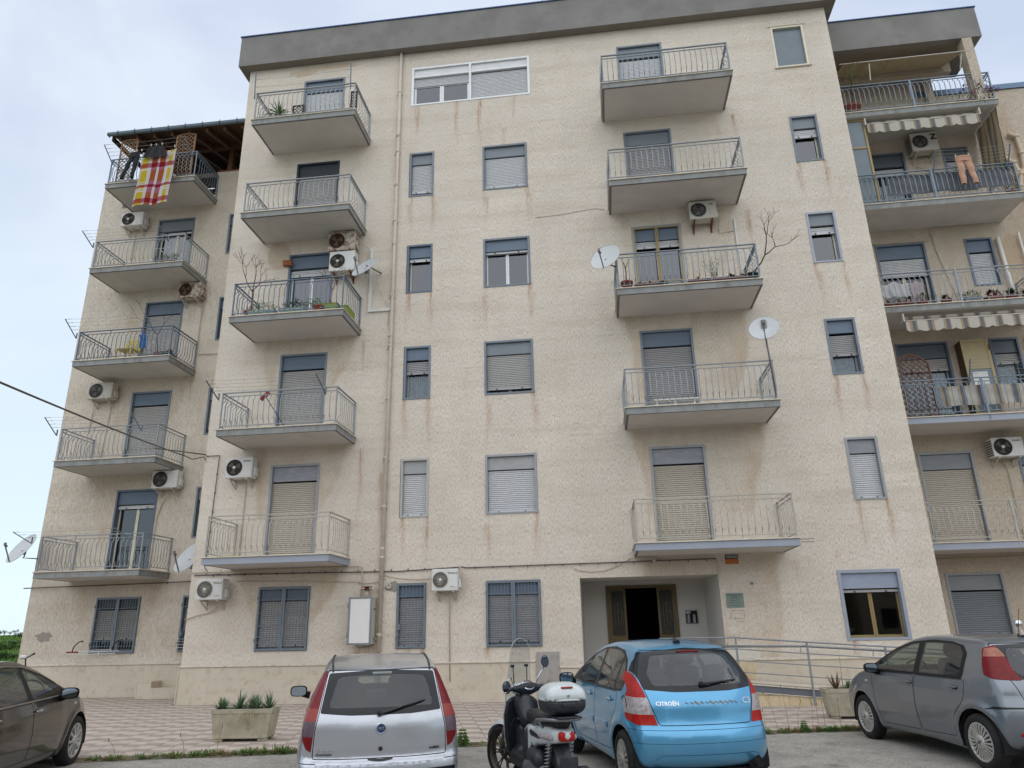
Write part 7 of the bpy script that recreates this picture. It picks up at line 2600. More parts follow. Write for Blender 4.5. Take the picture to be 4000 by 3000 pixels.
potted('lime green trough turned along the side railing', (-6.36, -.85, T4), 'stems', h=.22, m=mat('lime_plastic', '#76882f'), square=(.2, .6), seed=5, size=.05)
T6 = ZBAL[6] + TS
potted('spiky young palm on the topmost balcony', (-8.75, -1.05, T6), 'palm', .17, .2, seed=6, size=.62)
potted('succulents at the foot of the side railing with bare vine', (-12.62, 1.15, ZBAL[4] + TS), 'red', h=.14, square=(.2, .5), m=mat('green_trough', '#3f5a3a', .6), seed=8, size=.26)
bpy.data.objects[-1 if False else [o.name for o in bpy.data.objects if o.name.startswith('potted_plant')][-1]]['label'] = 'dark leafy succulents in a green trough on the left block'
bare_tree('leafless twisting vine behind the left block railing', (-12.95, 1.1, ZBAL[4] + TS), .12, .18, (-.15, 0, 1), .62, .015, 21, 4, None, .7)
potted('small green plant between the chairs on a left block balcony', (-13.1, 1.05, ZBAL[5] + TS), 'bush', .11, .14, seed=9, size=.2)
potted('grey leaved plant near the drying rack on a left block balcony', (-12.85, 1.1, ZBAL[5] + TS), 'thin', .11, .14, seed=10, size=.25)
# right stack, fourth floor
bare_tree('bare tree leaning out at the right end of the golden door balcony', (4.02, -1.12, T4), .17, .24, (.75, -.1, .65), .62, .024, 32, 4, None, .65, potm=m_black)
bare_tree('young bare stems in a terracotta pot beside the left dish', (.98, -1.2, T4), .15, .24, (.02, 0, 1), .42, .018, 13, 1, None, .45)
for i, (x, kind, lab, sq, size) in enumerate(((1.45, 'succulent', 'low terracotta trough at the foot of the golden door', (.55, .18), .1), (2.72, 'dry', 'terracotta trough of dry stalks in the middle of the golden door balcony', (.5, .18), .16),
          (3.12, 'thin', 'terracotta trough with a thin branching shrub', (.5, .18), .45), (3.62, 'succulent', 'terracotta trough of small succulents next to the black pot', (.55, .18), .16))):
 potted(lab, (x, -1.25, T4), kind, h=.13, square=sq, seed=20 + i, size=size)
potted('round black pot before the golden door', (1.85, -1.2, T4), 'stems', .13, .16, m_black, seed=27, size=.05)
# right block
Z6, Z4 = ZRB[6][1], ZRB[4][1]
bare_tree('bare tree with fresh leaf tips in a big terracotta pot on the right loggia', (8.10, 1.25, Z6), .30, .40, (.35, -.55, .8), .42, .026, 44, 4, mat('green_bark', '#5a5040', .9), .75, True)
fl = thing('potted_plant', 'magenta flowering geranium trailing through the corner railing', 'potted plant', (11.5, 1.08, Z6), group='plants in pots on the balconies')
pot(fl, (11.4, 1.10, Z6), .1, .14, m_terra, (.9, .2))
rg = random.Random(3)
mb = MB()
for x, z, y in ((10.55, .3, .1), (10.8, .15, .1), (11.0, .32, 0), (11.15, .1, -.05), (11.3, .2, .0), (11.0, -.1, -.08), (11.45, .25, .1)):
 x, y = x + .54, y + .86
 mb.tube([(x - .1, 1.08, Z6 + .1), (x, y, Z6 + z + .1)], .005, 4)
 foliage(mb, (x, y, Z6 + z + .02), (.10, .08, .08), 14, .06, .035, rg)
put('foliage', mb, m_leaf[2], fl)
mb = MB()
for x, z, y in ((10.58, .42, .08), (10.83, .28, .05), (11.02, .48, 0), (11.15, .25, -.08), (11.32, .30, -.02), (10.7, .58, .1), (11.55, .38, .12)):
 foliage(mb, (x + .54, y + .86, Z6 + z), (.055, .05, .045), 26, .045, .04, rg)
put('flowers', mb, mat('magenta_petals', '#7d1f5e', .7, var=.25, scale=20), fl)
for i, (x, kind, lab, mm, sq, sz) in enumerate(((8.0, 'dry', 'small terracotta pot at the inner end of the flowerpot row', m_terra, None, .16), (8.29, 'dry', 'second terracotta pot from the wall with dry stalks', m_terra, None, .2), (8.52, 'red', 'terracotta pot of thin reddish leaves beside the drying rack', m_terra, None, .2),
            (8.87, 'flower', 'terracotta pot of yellow green succulents under the white washing', m_terra, None, .26), (9.47, 'succulent', 'terracotta bowl of pale succulents left of the railing post', m_terra, None, .2),
            (10.1, 'bush', 'grey box planter of small green plants standing on a terracotta trough', mat('grey_planter', '#69727b', .6), (.42, .2), .2), (10.65, 'red', 'wide bowl of dark red succulents right of the railing post', m_terra, (.42, .22), .32),
            (11.1, 'succulent', 'terracotta pot of jade plant near the white pipe', m_terra, None, .3), (11.5, 'red', 'terracotta pot of pinkish rosettes at the picture edge', m_terra, None, .2))):
 potted(lab, (x, 1.10, Z4), kind, .13, .17, mm, sq, seed=40 + i, size=sz)
tr_ = put('trough', MB().bevbox(9.82, 10.42, 1.0, 1.2, Z4 + .001, Z4 + .06, .01), m_terra)
tag(tr_, 'flat terracotta trough under the grey box planter', 'trough')
potted('hanging green plant at the outer corner above the beige trousers', (11.75, 1.08, ZRB[5][1] + .72), 'bush', .1, .12, m_black, seed=60, size=.2)
potted('terracotta pot at the corner end of the grey privacy cloth', (11.8, 1.12, ZRB[5][1]), 'bush', .12, .2, m_terra, seed=61, size=.3)
# ------------------------------------------------------------------ things standing on balconies
def drying_rack(label, c, w, d, h, cloths=()):
 t = thing('drying_rack', label, 'drying rack', c)
 x, y, z = c
 fr = MB()
 for s_ in (-1, 1):
  yy = y + s_ * d / 2
  fr.tube([(x - w * .28, yy, z), (x + w * .28, yy, z + h)], .008, 6)
  fr.tube([(x + w * .28, yy, z), (x - w * .28, yy, z + h)], .008, 6)
  fr.tube([(x - w / 2, yy, z + h + (.0)), (x + w / 2, yy, z + h)], .008, 6)
 for k in range(7):
  xx = x - w / 2 + w * k / 6
  fr.tube([(xx, y - d / 2, z + h), (xx, y + d / 2, z + h)], .004, 4)
 put('frame', fr, m_white, t)
 return t
drying_rack('white drying rack with a blue cloth on a left block balcony', (-13.9, 1.45, ZBAL[4] + TS), 1.3, .5, .85)
cloth_sheet('blue_cloth', 'blue cloth hanging from the rack on the left block', 'cloth', (-13.65, 1.12, ZBAL[4] + TS + .87), (-13.42, 1.12, ZBAL[4] + TS + .87), .5, mat('blue_cloth', '#2c5f9a', .9, var=.2), 10, 8, .02, -.2, .05, 8)
drying_rack('white folding rack before the left block glass door', (-13.2, 1.4, ZBAL[5] + TS), .9, .45, .7)
ch = thing('garden_chair', 'pale yellow chair on a left block balcony', 'chair', (-14.1, 1.3, ZBAL[4] + TS))
zc = ZBAL[4] + TS
m_ych = mat('yellow_plastic', '#b09f55', .5)
put('seat', MB().bevbox(-14.35, -13.85, 1.1, 1.55, zc + .40, zc + .44, .02), m_ych, ch)
put('backrest', MB().bevbox(-14.35, -13.85, 1.52, 1.57, zc + .45, zc + .85, .02), m_ych, ch)
for x in (-14.33, -13.87):
 for y in (1.12, 1.53):
  put('leg', MB().box(x - .018, x + .018, y - .018, y + .018, zc, zc + .40), m_ych, ch)
drying_rack('rack with white washing before the right block door', (8.5, 1.6, ZRB[4][1]), 1.2, .5, .82)
cloth_sheet('white_washing', 'white towels draped over the rack on the right block', 'towel', (7.97, 1.3, ZRB[4][1] + .84), (8.70, 1.3, ZRB[4][1] + .84), .42, mat('white_cloth', '#b9b9ba', .9, var=.1, scale=6), 24, 8, .03, 0, 0, 9)
cloth_sheet('pink_towel', 'pale pink towel hanging beside the white washing', 'towel', (8.71, 1.3, ZRB[4][1] + .84), (9.07, 1.3, ZRB[4][1] + .84), .60, mat('pink_cloth', '#a8979c', .9, var=.1, scale=6), 12, 10, .02, -.2, 0, 12)
br = thing('broom', 'red and black broom leaning in a corner of a main block balcony', 'broom', (-8.2, -1.0, ZBAL[3] + TS))
put('handle', MB().tube([(-7.75, -.9, ZBAL[3] + TS + .02), (-8.28, -1.15, ZBAL[3] + TS + .88)], .011, 6), m_black, br)
put('head', MB().obox((-8.40, -1.15, ZBAL[3] + TS + .80), (-8.20, -1.15, ZBAL[3] + TS + 1.0), .06, .09), mat('red_plastic', '#7a2226', .6), br)
bn = put('bench', MB().box(1.45, 2.52, -.62, -.32, ZBAL[3] + TS + .36, ZBAL[3] + TS + .39).box(1.50, 1.53, -.60, -.57, ZBAL[3] + TS, ZBAL[3] + TS + .36).box(1.93, 1.96, -.60, -.57, ZBAL[3] + TS, ZBAL[3] + TS + .36).box(2.40, 2.43, -.60, -.57, ZBAL[3] + TS, ZBAL[3] + TS + .36).box(1.54, 2.39, -.595, -.575, ZBAL[3] + TS + .1, ZBAL[3] + TS + .12), m_white)
tag(bn, 'low white rack in front of a half open shutter', 'rack')
dp2 = put('dust_tray', MB().bevbox(3.75, 3.98, -1.28, -1.1, ZBAL[5] + TS, ZBAL[5] + TS + .05, .008), mat('dark_red', '#5a1f1f', .6))
tag(dp2, 'small dark red tray at the railing foot on the upper right balcony', 'tray')
bs = put('yellow_tray', MB().bevbox(-8.95, -8.55, -1.32, -1.12, ZBAL[2] + TS, ZBAL[2] + TS + .03, .008), mat('pale_yellow', '#a9a266', .6))
tag(bs, 'pale yellow tray on the lowest main balcony', 'tray')
bk = put('bird_house', MB().bevbox(-8.66, -8.40, -.12, -.01, 11.60, 11.76, .01), mat('terracotta_brick', '#8a5233', .9, var=.4, scale=30, dirt='#a58a6a', dirt_amt=.7, dirt_scale=14))
bk.name = 'brick_fragment'
tag(bk, 'exposed terracotta brick standing out of the wall above the bare shrub', 'brick')
# ------------------------------------------------------------------ things on the facade at street level
t = thing('boiler_cabinet', 'white metal boiler cabinet on the wall beside the downpipe', 'cabinet', (-5.8, -.2, 1.3))
put('carcass', MB().bevbox(-6.07, -5.52, -.385, -.01, 1.30, 2.36, .006), m_ivory, t)
fr = MB()
for a, b, c, d in ((-6.09, -6.04, 1.29, 2.37), (-5.56, -5.51, 1.29, 2.37), (-6.04, -5.56, 2.325, 2.369), (-6.04, -5.56, 1.291, 1.335)):
 fr.bevbox(a, b, -.405, -.385, c, d, .004)
put('door_frame', fr, m_steel, t)
put('door_panel', MB().box(-6.04, -5.56, -.398, -.386, 1.335, 2.325), mat('white_panel', '#d9d8d4', .4, var=.02), t)
put('lock', MB().tube([(-5.54, -.412, 1.80), (-5.54, -.40, 1.80)], .012, 8), m_black, t)
for z in (1.45, 2.12):
 put('hinge', MB().box(-6.11, -6.09, -.41, -.38, z, z + .12), m_steel, t)
vt = MB()
for k in range(4):
 vt.box(-5.519, -5.516, -.25 + k * .04, -.235 + k * .04, 2.07, 2.11)
put('vent_slot', vt, m_black, t)
put('flue', MB().tube([(-5.72, -.2, 2.36), (-5.72, -.2, 2.55)], .05, 12), m_pipe, t)
cw = MB().lathe([(.02, 0), (.13, .005), (.13, .02), (.05, .03), (.05, .06), (.13, .07), (.13, .085), (.02, .09)], 14, 0, Matrix.Translation((-5.72, -.2, 2.53)))
put('flue_cowl', cw, m_rust, t)
put('gas_tap', MB().tube([(-5.9, -.25, 1.28), (-5.9, -.1, 1.22), (-5.7, -.05, 1.24), (-5.55, -.05, 1.28)], .012, 6).tube([(-5.50, -.2, 1.42), (-5.45, -.2, 1.42), (-5.45, -.2, 1.36)], .02, 6), m_steel, t)
t = thing('flue_outlet', 'small round flue outlet in a patch of mortar left of the narrow barred window', 'vent', (-5.2, -.05, 2.62))
put('mortar', MB().poly([(-5.2 + (.19 + .03 * math.sin(4 * a)) * math.cos(a) + .06, -.004, 2.63 + .12 * math.sin(a) * (1 + .2 * math.cos(5 * a)) - .02) for a in [i * 2 * math.pi / 22 for i in range(22)]]), mat('bare_mortar', '#8e8880'), t)
put('outlet', MB().ring((-5.22, -.05, 2.62), .05, .014, 'y', 18, 6).disc((-5.22, -.03, 2.62), .05, 'y', 18), m_ivory, t)
t = thing('meter_cabinet', 'grey meter cabinet set into the base right of the scooter screen', 'meter cabinet', (-1.41, 0, 0))
put('door', MB().bevbox(-1.67, -1.15, -.035, -.003, .30, 1.06, .006).bevbox(-1.62, -1.20, -.043, -.034, .40, 1.02, .004), mat('meter_grey', '#9a9590', .7, var=.06, dirt='#7d766c', dirt_amt=.4, dirt_scale=4), t)
put('lower_panel', MB().bevbox(-1.67, -1.15, -.030, -.003, .0, .296, .005), mat('meter_grey', '#9a9590'), t)
put('lock', MB().disc((-1.41, -.046, .44), .012, 'y', 10), m_black, t)
# signs
def sign(name, label, x0, x1, z0, z1, m, y=0.0, th=.012, frame=None):
 t = thing(name, label, 'sign', ((x0 + x1) / 2, y, z0))
 put('board', MB().bevbox(x0, x1, y - th, y - .001, z0, z1, .002), m, t)
 return t
def line(t, s_, size, m, x, z, y=-.0135, bold=.0, sx=1.0, nm='lettering'):
 put_text(nm, s_, size, m, Matrix.Translation((x, y, z)), t, depth=.0006, bold=bold, sx=sx)
s1 = sign('for_sale_sign', 'orange and black VENDESI sign under the lowest right balcony', 2.81, 3.10, 2.90, 3.11, m_ink)
put('orange_field', MB().box(2.815, 3.095, -.0145, -.0125, 2.905, 3.015), mat('sign_orange', '#b5662a', .6, var=.06), s1)
line(s1, 'VENDESI', .082, m_dish, 2.955, 3.06, -.0135, .001, .80)
pr = MB()
for k in range(4):
 pr.box(2.835, 3.075, -.0155, -.0147, 2.995 - k * .022, 2.999 - k * .022)
put('printed_rule', pr, mat('sign_orange_dark', '#8f4d1e', .6), s1)
s2 = sign('lawyer_plate', 'grey green plate reading PEPPINO MILANO beside the entrance', 2.73, 3.12, 1.93, 2.25, mat('plate_green', '#77877f', .35, .2, var=.05, scale=3))
for tx, sz, dz in (('PEPPINO MILANO', .044, .275), ('AVVOCATO', .026, .235), ('PATROCINANTE IN CASSAZIONE', .017, .21), ('RICEVE SU APPUNTAMENTO', .018, .165), ('TEL. 0922 22523  CELL. 333 6487725', .0165, .115), ('E-MAIL peppinomilano@tiscali.it', .0165, .055)):
 line(s2, tx, sz, m_ink, 2.925, 1.93 + dz, -.0135, .0006, .95)
bt = MB()
for x, z in ((2.745, 1.945), (3.105, 1.945), (2.745, 2.235), (3.105, 2.235)):
 bt.disc((x, -.0135, z), .007, 'y', 8)
put('screw', bt, m_steel, s2)
s3 = sign('house_number', 'white house number tile reading 86', 3.29, 3.41, 2.405, 2.50, m_dish)
line(s3, '86', .088, m_ink, 3.345, 2.452, -.0135, .0012, .9)
line(s3, '-', .05, m_ink, 3.398, 2.452)
# ghost of a removed plate
gp = MB()
for a, b, c, d in ((2.79, 3.09, 1.865, 1.875), (2.79, 3.09, 1.795, 1.80), (2.785, 2.795, 1.70, 1.87), (3.09, 3.10, 1.69, 1.87), (2.80, 3.08, 1.685, 1.692), (2.87, 3.07, 1.62, 1.627)):
 gp.box(a, b, -.003, -.001, c, d)
put('glue_mark', gp, mat('glue_brown', '#9c8263', .9), main)
fp = MB()
rg = random.Random(6)
for x, z, r_ in ((2.79, 2.45, .055), (2.88, 2.44, .05), (3.03, 2.47, .04), (2.78, 2.31, .032), (2.96, 2.34, .03), (3.07, 2.30, .03), (2.77, 1.885, .035), (3.13, 1.89, .038), (2.81, 1.62, .075), (3.16, 1.63, .035)):
 ph = rg.random() * 6
 put('filler_dab', MB().poly([(x + r_ * math.cos(a) * (1 + .25 * math.sin(3 * a + ph)), -.004, z + r_ * math.sin(a) * (1 + .2 * math.cos(4 * a + ph))) for a in [i * 2 * math.pi / 14 for i in range(14)]]), m_patch, main)
put('filler_dab', MB().poly([(2.64, -.0035, .83), (3.33, -.0035, .83), (3.34, -.0035, .95), (3.22, -.0035, 1.02), (3.05, -.0035, .99), (2.83, -.0035, 1.06), (2.64, -.0035, 1.02)]), m_patch, main)
vn = MB().box(4.57, 4.87, -.004, -.002, 3.42, 3.425).box(4.57, 4.575, -.004, -.002, 3.34, 3.42).box(4.865, 4.87, -.004, -.002, 3.35, 3.42)
put('chipped_slot', MB().box(4.58, 4.87, -.006, -.002, 3.345, 3.355).box(4.58, 4.87, -.006, -.002, 3.41, 3.42).box(4.58, 4.59, -.006, -.002, 3.345, 3.42), mat('chip_brown', '#8a6a4e', .9), main)
t = thing('intercom', 'black and steel intercom panel in the entrance', 'intercom', (2.04, 1.89, 1.6))
put('plate', MB().bevbox(1.97, 2.28, 1.87, 1.898, 1.60, 1.93, .004), m_steel, t)
put('button_field', MB().box(1.985, 2.265, 1.862, 1.8695, 1.615, 1.915), m_dark, t)
put('speaker', MB().bevbox(1.99, 2.10, 1.860, 1.867, 1.845, 1.91, .003), m_steel, t)
nb = MB()
for c in (2.03, 2.17):
 for k in range(9):
  nb.box(c - .015, c + .045, 1.857, 1.8615, 1.63 + k * .022, 1.643 + k * .022)
put('name_tag', nb, m_dish, t)
# ------------------------------------------------------------------ cables on the facade
def cable(label, runs, m, r=.012, group='cables along the facade', cat='cable', clips=()):
 mb = MB()
 for pts in runs:
  mb.tube(pts, r, 6)
 for x, y, z in clips:
  mb.box(x - .008, x + .008, y - .02, y + .02, z - .025, z + .025)
 o = put('cable', mb, m)
 tag(o, label, cat, group)
 return o
def sag(a, b, s_, n=14):
 return [tuple(Vector(a).lerp(Vector(b), i / n) - Vector((0, 0, s_ * 4 * (i / n) * (1 - i / n)))) for i in range(n + 1)]
cable('thick overhead cable sloping down to the corner of the main block', [sag((-6.6, -12.3, 4.36), (-10.72, -.42, 6.04), .05), [(-10.72, -.42, 6.04), (-10.6, -.25, 5.98), (-10.40, -.06, 6.08), (-10.36, -.03, 6.0)], [(-10.35, -.03, 6.14), (-11.4, -.8, 6.20)]], m_cable, .016, 'overhead cables')
cable('cable running down the left corner of the main block', [[(-9.98, -.03, 6.1), (-10.0, -.03, 5.0), (-10.02, -.03, 3.6), (-10.05, -.03, 3.2), (-9.95, -.03, 3.1), (-10.0, -.03, 3.02), (-9.6, -.03, 3.03)], [(-10.36, -.03, 6.1), (-9.98, -.03, 6.1)]], m_cable, .011, clips=[(-10.0, -.02, z) for z in (5.6, 5.1, 4.6, 4.1, 3.6)])
cable('bundle of grey cables running along the wall above the ground floor', [sag((-10.3, -.03, 3.02), (-5.2, -.03, 2.97), .0) + sag((-5.1, -.03, 2.96), (-3.4, -.03, 3.02), .0) + sag((-3.3, -.03, 3.0), (2.6, -.03, 3.03), .0)], m_cable, .013, clips=[(x, -.02, 3.0) for x in np.arange(-9.8, 2.4, .42)])
cable('cream conduit running under the lowest main balcony to the boiler cabinet', [[(-10.36, -.05, 3.08), (-8, -.05, 3.10), (-6.0, -.05, 3.12), (-5.92, -.05, 3.08), (-5.9, -.05, 2.9), (-5.9, -.1, 2.36)]], m_cable_w, .014, clips=[(x, -.03, 3.1) for x in (-9.6, -8.6, -7.6, -6.6)])
cable('thin slack cable looping above the entrance', [sag((-.72, -.02, 2.90), (.62, -.02, 3.10), .17), [(.62, -.02, 3.10), (1.2, -.02, 3.12), (1.35, -.02, 3.04)], [(2.55, -.02, 3.05), (2.62, -.02, 2.95), (2.60, -.02, 2.65)], sag((-5.35, -.02, 2.88), (-4.1, -.02, 2.78), .06), sag((-5.3, -.02, 2.8), (-6.0, -.02, 2.72), .05), [(-5.92, -.02, 2.74), (-9.2, -.02, 2.85)]], m_cable_w, .008)
cable('long pipe under the left block balcony', [[(-16.85, 2.2, 2.98), (-14.5, 2.2, 3.0), (-12.5, 2.2, 3.02), (-10.45, 2.2, 3.05)]], m_cable, .016, 'cables along the facade', 'pipe', clips=[(-14.4, 2.22, 3.0), (-12.4, 2.22, 3.02)])
cable('thin pipe from the balcony corner to the narrow window on the left block', [[(-12.35, 2.24, 10.0), (-10.45, 2.24, 9.98)]], m_cable_w, .012, cat='pipe')
cable('cream electrical trunking by the dish', [[(-6.05, -.04, 11.95), (-6.05, -.04, 10.0)]], m_pipe_w, .001)
tk = [o for o in bpy.data.objects if o.name.startswith('cable')][-1]
bpy.data.objects.remove(tk)
t = put('cable_trunking', MB().box(-6.08, -5.99, -.05, -.002, 10.05, 11.95).box(-6.08, -5.45, -.052, -.002, 9.97, 10.05).box(-6.25, -6.081, -.05, -.002, 11.30, 11.36), m_pipe_w)
tag(t, 'white plastic cable trunking bending down beside the dish', 'trunking')
t = put('cable_trunking', MB().box(4.02, 4.07, -.04, -.002, 10.3, 11.95), m_pipe_w)
tag(t, 'white vertical trunking above the bare tree on the right', 'trunking')
cable('thin dark cable dangling from the trunking elbow', [[(-5.5, -.05, 11.2), (-5.42, -.03, 11.18), (-5.40, -.03, 10.1)], sag((-5.9, -.1, 11.1), (-5.5, -.03, 10.1), .15), [(-5.48, -.03, 10.0), (-5.5, -.03, 9.55)]], m_cable_w, .006)
cable('crack like thin cable on the facade left of the upper right balcony', [[(-1.35, -.01, 12.52), (-.6, -.01, 12.55), (.0, -.01, 12.62), (.35, -.01, 12.65), (.6, -.01, 12.58)]], mat('thin_grey', '#8d8578', .9), .005)
lb = put('small_box', MB().bevbox(1.13, 1.21, -.06, -.002, 2.98, 3.06, .005), m_ivory)
tag(lb, 'small square junction box under the lowest right balcony', 'junction box')
# ant-like drying frame below the left window
t = thing('window_airer', 'folded white and red airer hooked on the lowest left window', 'airer', (-13.9, 2.1, 1.2))
af = MB()
af.tube([(-14.85, 1.80, 1.20), (-13.3, 1.80, 1.22)], .012, 6).tube([(-14.7, 1.72, 1.14), (-13.35, 1.72, 1.16)], .010, 6).tube([(-14.5, 1.9, 1.24), (-13.6, 1.9, 1.26)], .008, 6).tube([(-13.9, 1.8, 1.05), (-13.9, 1.8, 1.2)], .01, 6)
put('frame', af, m_white, t)
put('red_end', MB().tube([(-14.85, 1.79, 1.205), (-14.5, 1.79, 1.207)], .02, 8), mat('red_plastic', '#7a2226'), t)
put('hook', MB().tube([(-14.72 + .28 * (1 - math.cos(a)), 1.85, 1.22 + .27 * math.sin(a)) for a in [i * math.pi / 16 for i in range(9)]], .016, 6).tube([(-13.55 + .28 * (1 - math.cos(a)), 1.85, 1.24 + .27 * math.sin(a)) for a in [i * math.pi / 16 for i in range(9)]], .016, 6), m_black, t)
t = put('wire_basket', MB().tube([(-11.86, 2.1, 1.28), (-11.86, 2.1, 1.5), (-11.6, 2.1, 1.5), (-11.6, 2.1, 1.28)], .006, 4).tube([(-11.88, 2.0, 1.27), (-11.4, 2.0, 1.27)], .008, 4).tube([(-11.88, 2.0, 1.35), (-11.4, 2.0, 1.35)], .005, 4).tube([(-11.88, 2.0, 1.43), (-11.4, 2.0, 1.43)], .005, 4), m_white)
tag(t, 'small white wire basket at the narrow barred window', 'basket')
# ------------------------------------------------------------------ entrance ramp and its railing
t = thing('access_ramp', 'tiled access ramp sloping down in front of the right ground-floor wall', 'ramp', (4.5, -1.2, 0))
RX0, RX1, RYF, RYB = 2.62, 7.4, -1.40, -.05
def rz(x):
 return max(.02, .44 - (x - 2.62) * .085)
m_rs = mat('ramp_slate', '#5d6068', .7, var=.08, scale=4)
mb = MB()
mb.add([(RX0, RYF, rz(RX0)), (RX1, RYF, rz(RX1)), (RX1, RYB, rz(RX1)), (RX0, RYB, rz(RX0))], [(0, 1, 2, 3)])
mb.box(.7, RX0, RYF, -.01, .36, .44)
put('ramp_surface', mb, m_marble, t)
mb = MB()
P = [(RX0 - 1.9, rz(RX0)), (RX0, rz(RX0)), (RX1, rz(RX1))]
for (xa, za), (xb, zb) in zip(P[:-1], P[1:]):
 mb.add([(xa, RYF - .03, za - .02), (xb, RYF - .03, zb - .02), (xb, RYF - .03, zb - .15), (xa, RYF - .03, za - .15), (xa, RYF, za - .02), (xb, RYF, zb - .02), (xb, RYF, zb - .15), (xa, RYF, za - .15)],
   [(3, 2, 1, 0), (0, 1, 5, 4), (2, 3, 7, 6)])
put('side_channel', mb, m_rs, t)
mb = MB()
for (xa, za), (xb, zb) in zip(P[:-1], P[1:]):
 mb.add([(xa, RYF - .05, za + .0), (xb, RYF - .05, zb + .0), (xb, RYF - .05, zb - .022), (xa, RYF - .05, za - .022), (xa, RYF + .3, za), (xb, RYF + .3, zb)], [(3, 2, 1, 0), (0, 1, 5, 4)])
 mb.add([(xa, RYF - .045, za - .15), (xb, RYF - .045, zb - .15), (xb, RYF - .045, zb - .165), (xa, RYF - .045, za - .165)], [(3, 2, 1, 0)])
put('marble_edge', mb, m_marble, t)
put('ramp_wall', MB().add([(RX0 - 1.9, RYF, 0), (RX0, RYF, 0), (RX1, RYF, 0), (RX1, RYF, rz(RX1) - .12), (RX0, RYF, rz(RX0) - .12), (RX0 - 1.9, RYF, rz(RX0) - .12)], [(0, 1, 2, 3, 4, 5)]), m_joint, t)
k = 0
x = RX0 - 1.88
while x < RX1 - .1:
 for j in range(2):
  z0, z1 = j * .20, (j + 1) * .20
  ta, tb = min(z1, rz(max(x, RX0)) - .17), min(z1, rz(max(x + .2, RX0)) - .17)
  if ta > z0 + .01 and tb > z0 + .01:
   g = .003
   m_ = MB().add([(x + g, RYF - .008, z0 + g), (x + .2 - g, RYF - .008, z0 + g), (x + .2 - g, RYF - .008, tb - g), (x + g, RYF - .008, ta - g),
   (x + g, RYF, z0 + g), (x + .2 - g, RYF, z0 + g), (x + .2 - g, RYF, tb - g), (x + g, RYF, ta - g)], [(0, 1, 2, 3), (4, 5, 1, 0), (5, 6, 2, 1), (6, 7, 3, 2), (7, 4, 0, 3)])
   put('tile', m_, m_tile_r, t)
 x += .2
t = thing('ramp_railing', 'grey painted metal railing with five rails beside the ramp', 'railing', (4.2, -1.5, 0))
px_ = [(1.05, 1.32), (2.60, 1.315), (4.0, 1.20), (5.5, 1.09), (6.9, .98)]
YR = -1.5
for x, zt in px_:
 put('post', MB().box(x - .018, x + .018, YR - .018, YR + .018, .0 if x > 3.9 else .2, zt - .012), m_railpaint, t)
for nm, dz, r_, dy in (('top_rail', 0, .016, 0), ('handrail', -.09, .024, -.06), ('rail', -.22, .011, 0), ('rail', -.44, .011, 0), ('rail', -.66, .011, 0)):
 pts = [(x, YR + dy, zt + dz) for x, zt in px_]
 if nm == 'handrail':
  pts = [(x, YR + .1, zt + dz + .01) for x, zt in px_[2:]]
  pts = [(2.25, YR + .1, pts[0][2] + .025)] + pts
 put(nm, MB().tube(pts, r_, 8), m_steel if nm == 'handrail' else m_railpaint, t)
put('rail_bracket', MB().tube([(2.45, YR + .1, 1.22), (2.45, YR + .16, 1.16), (2.45, YR + .16, 1.10)], .007, 5).tube([(3.9, YR + .1, 1.10), (3.9, YR + .16, 1.05), (3.9, YR + .16, .99)], .007, 5).tube([(5.3, YR + .1, 1.0), (5.3, YR + .16, .95), (5.3, YR + .16, .9)], .007, 5), m_steel, t)
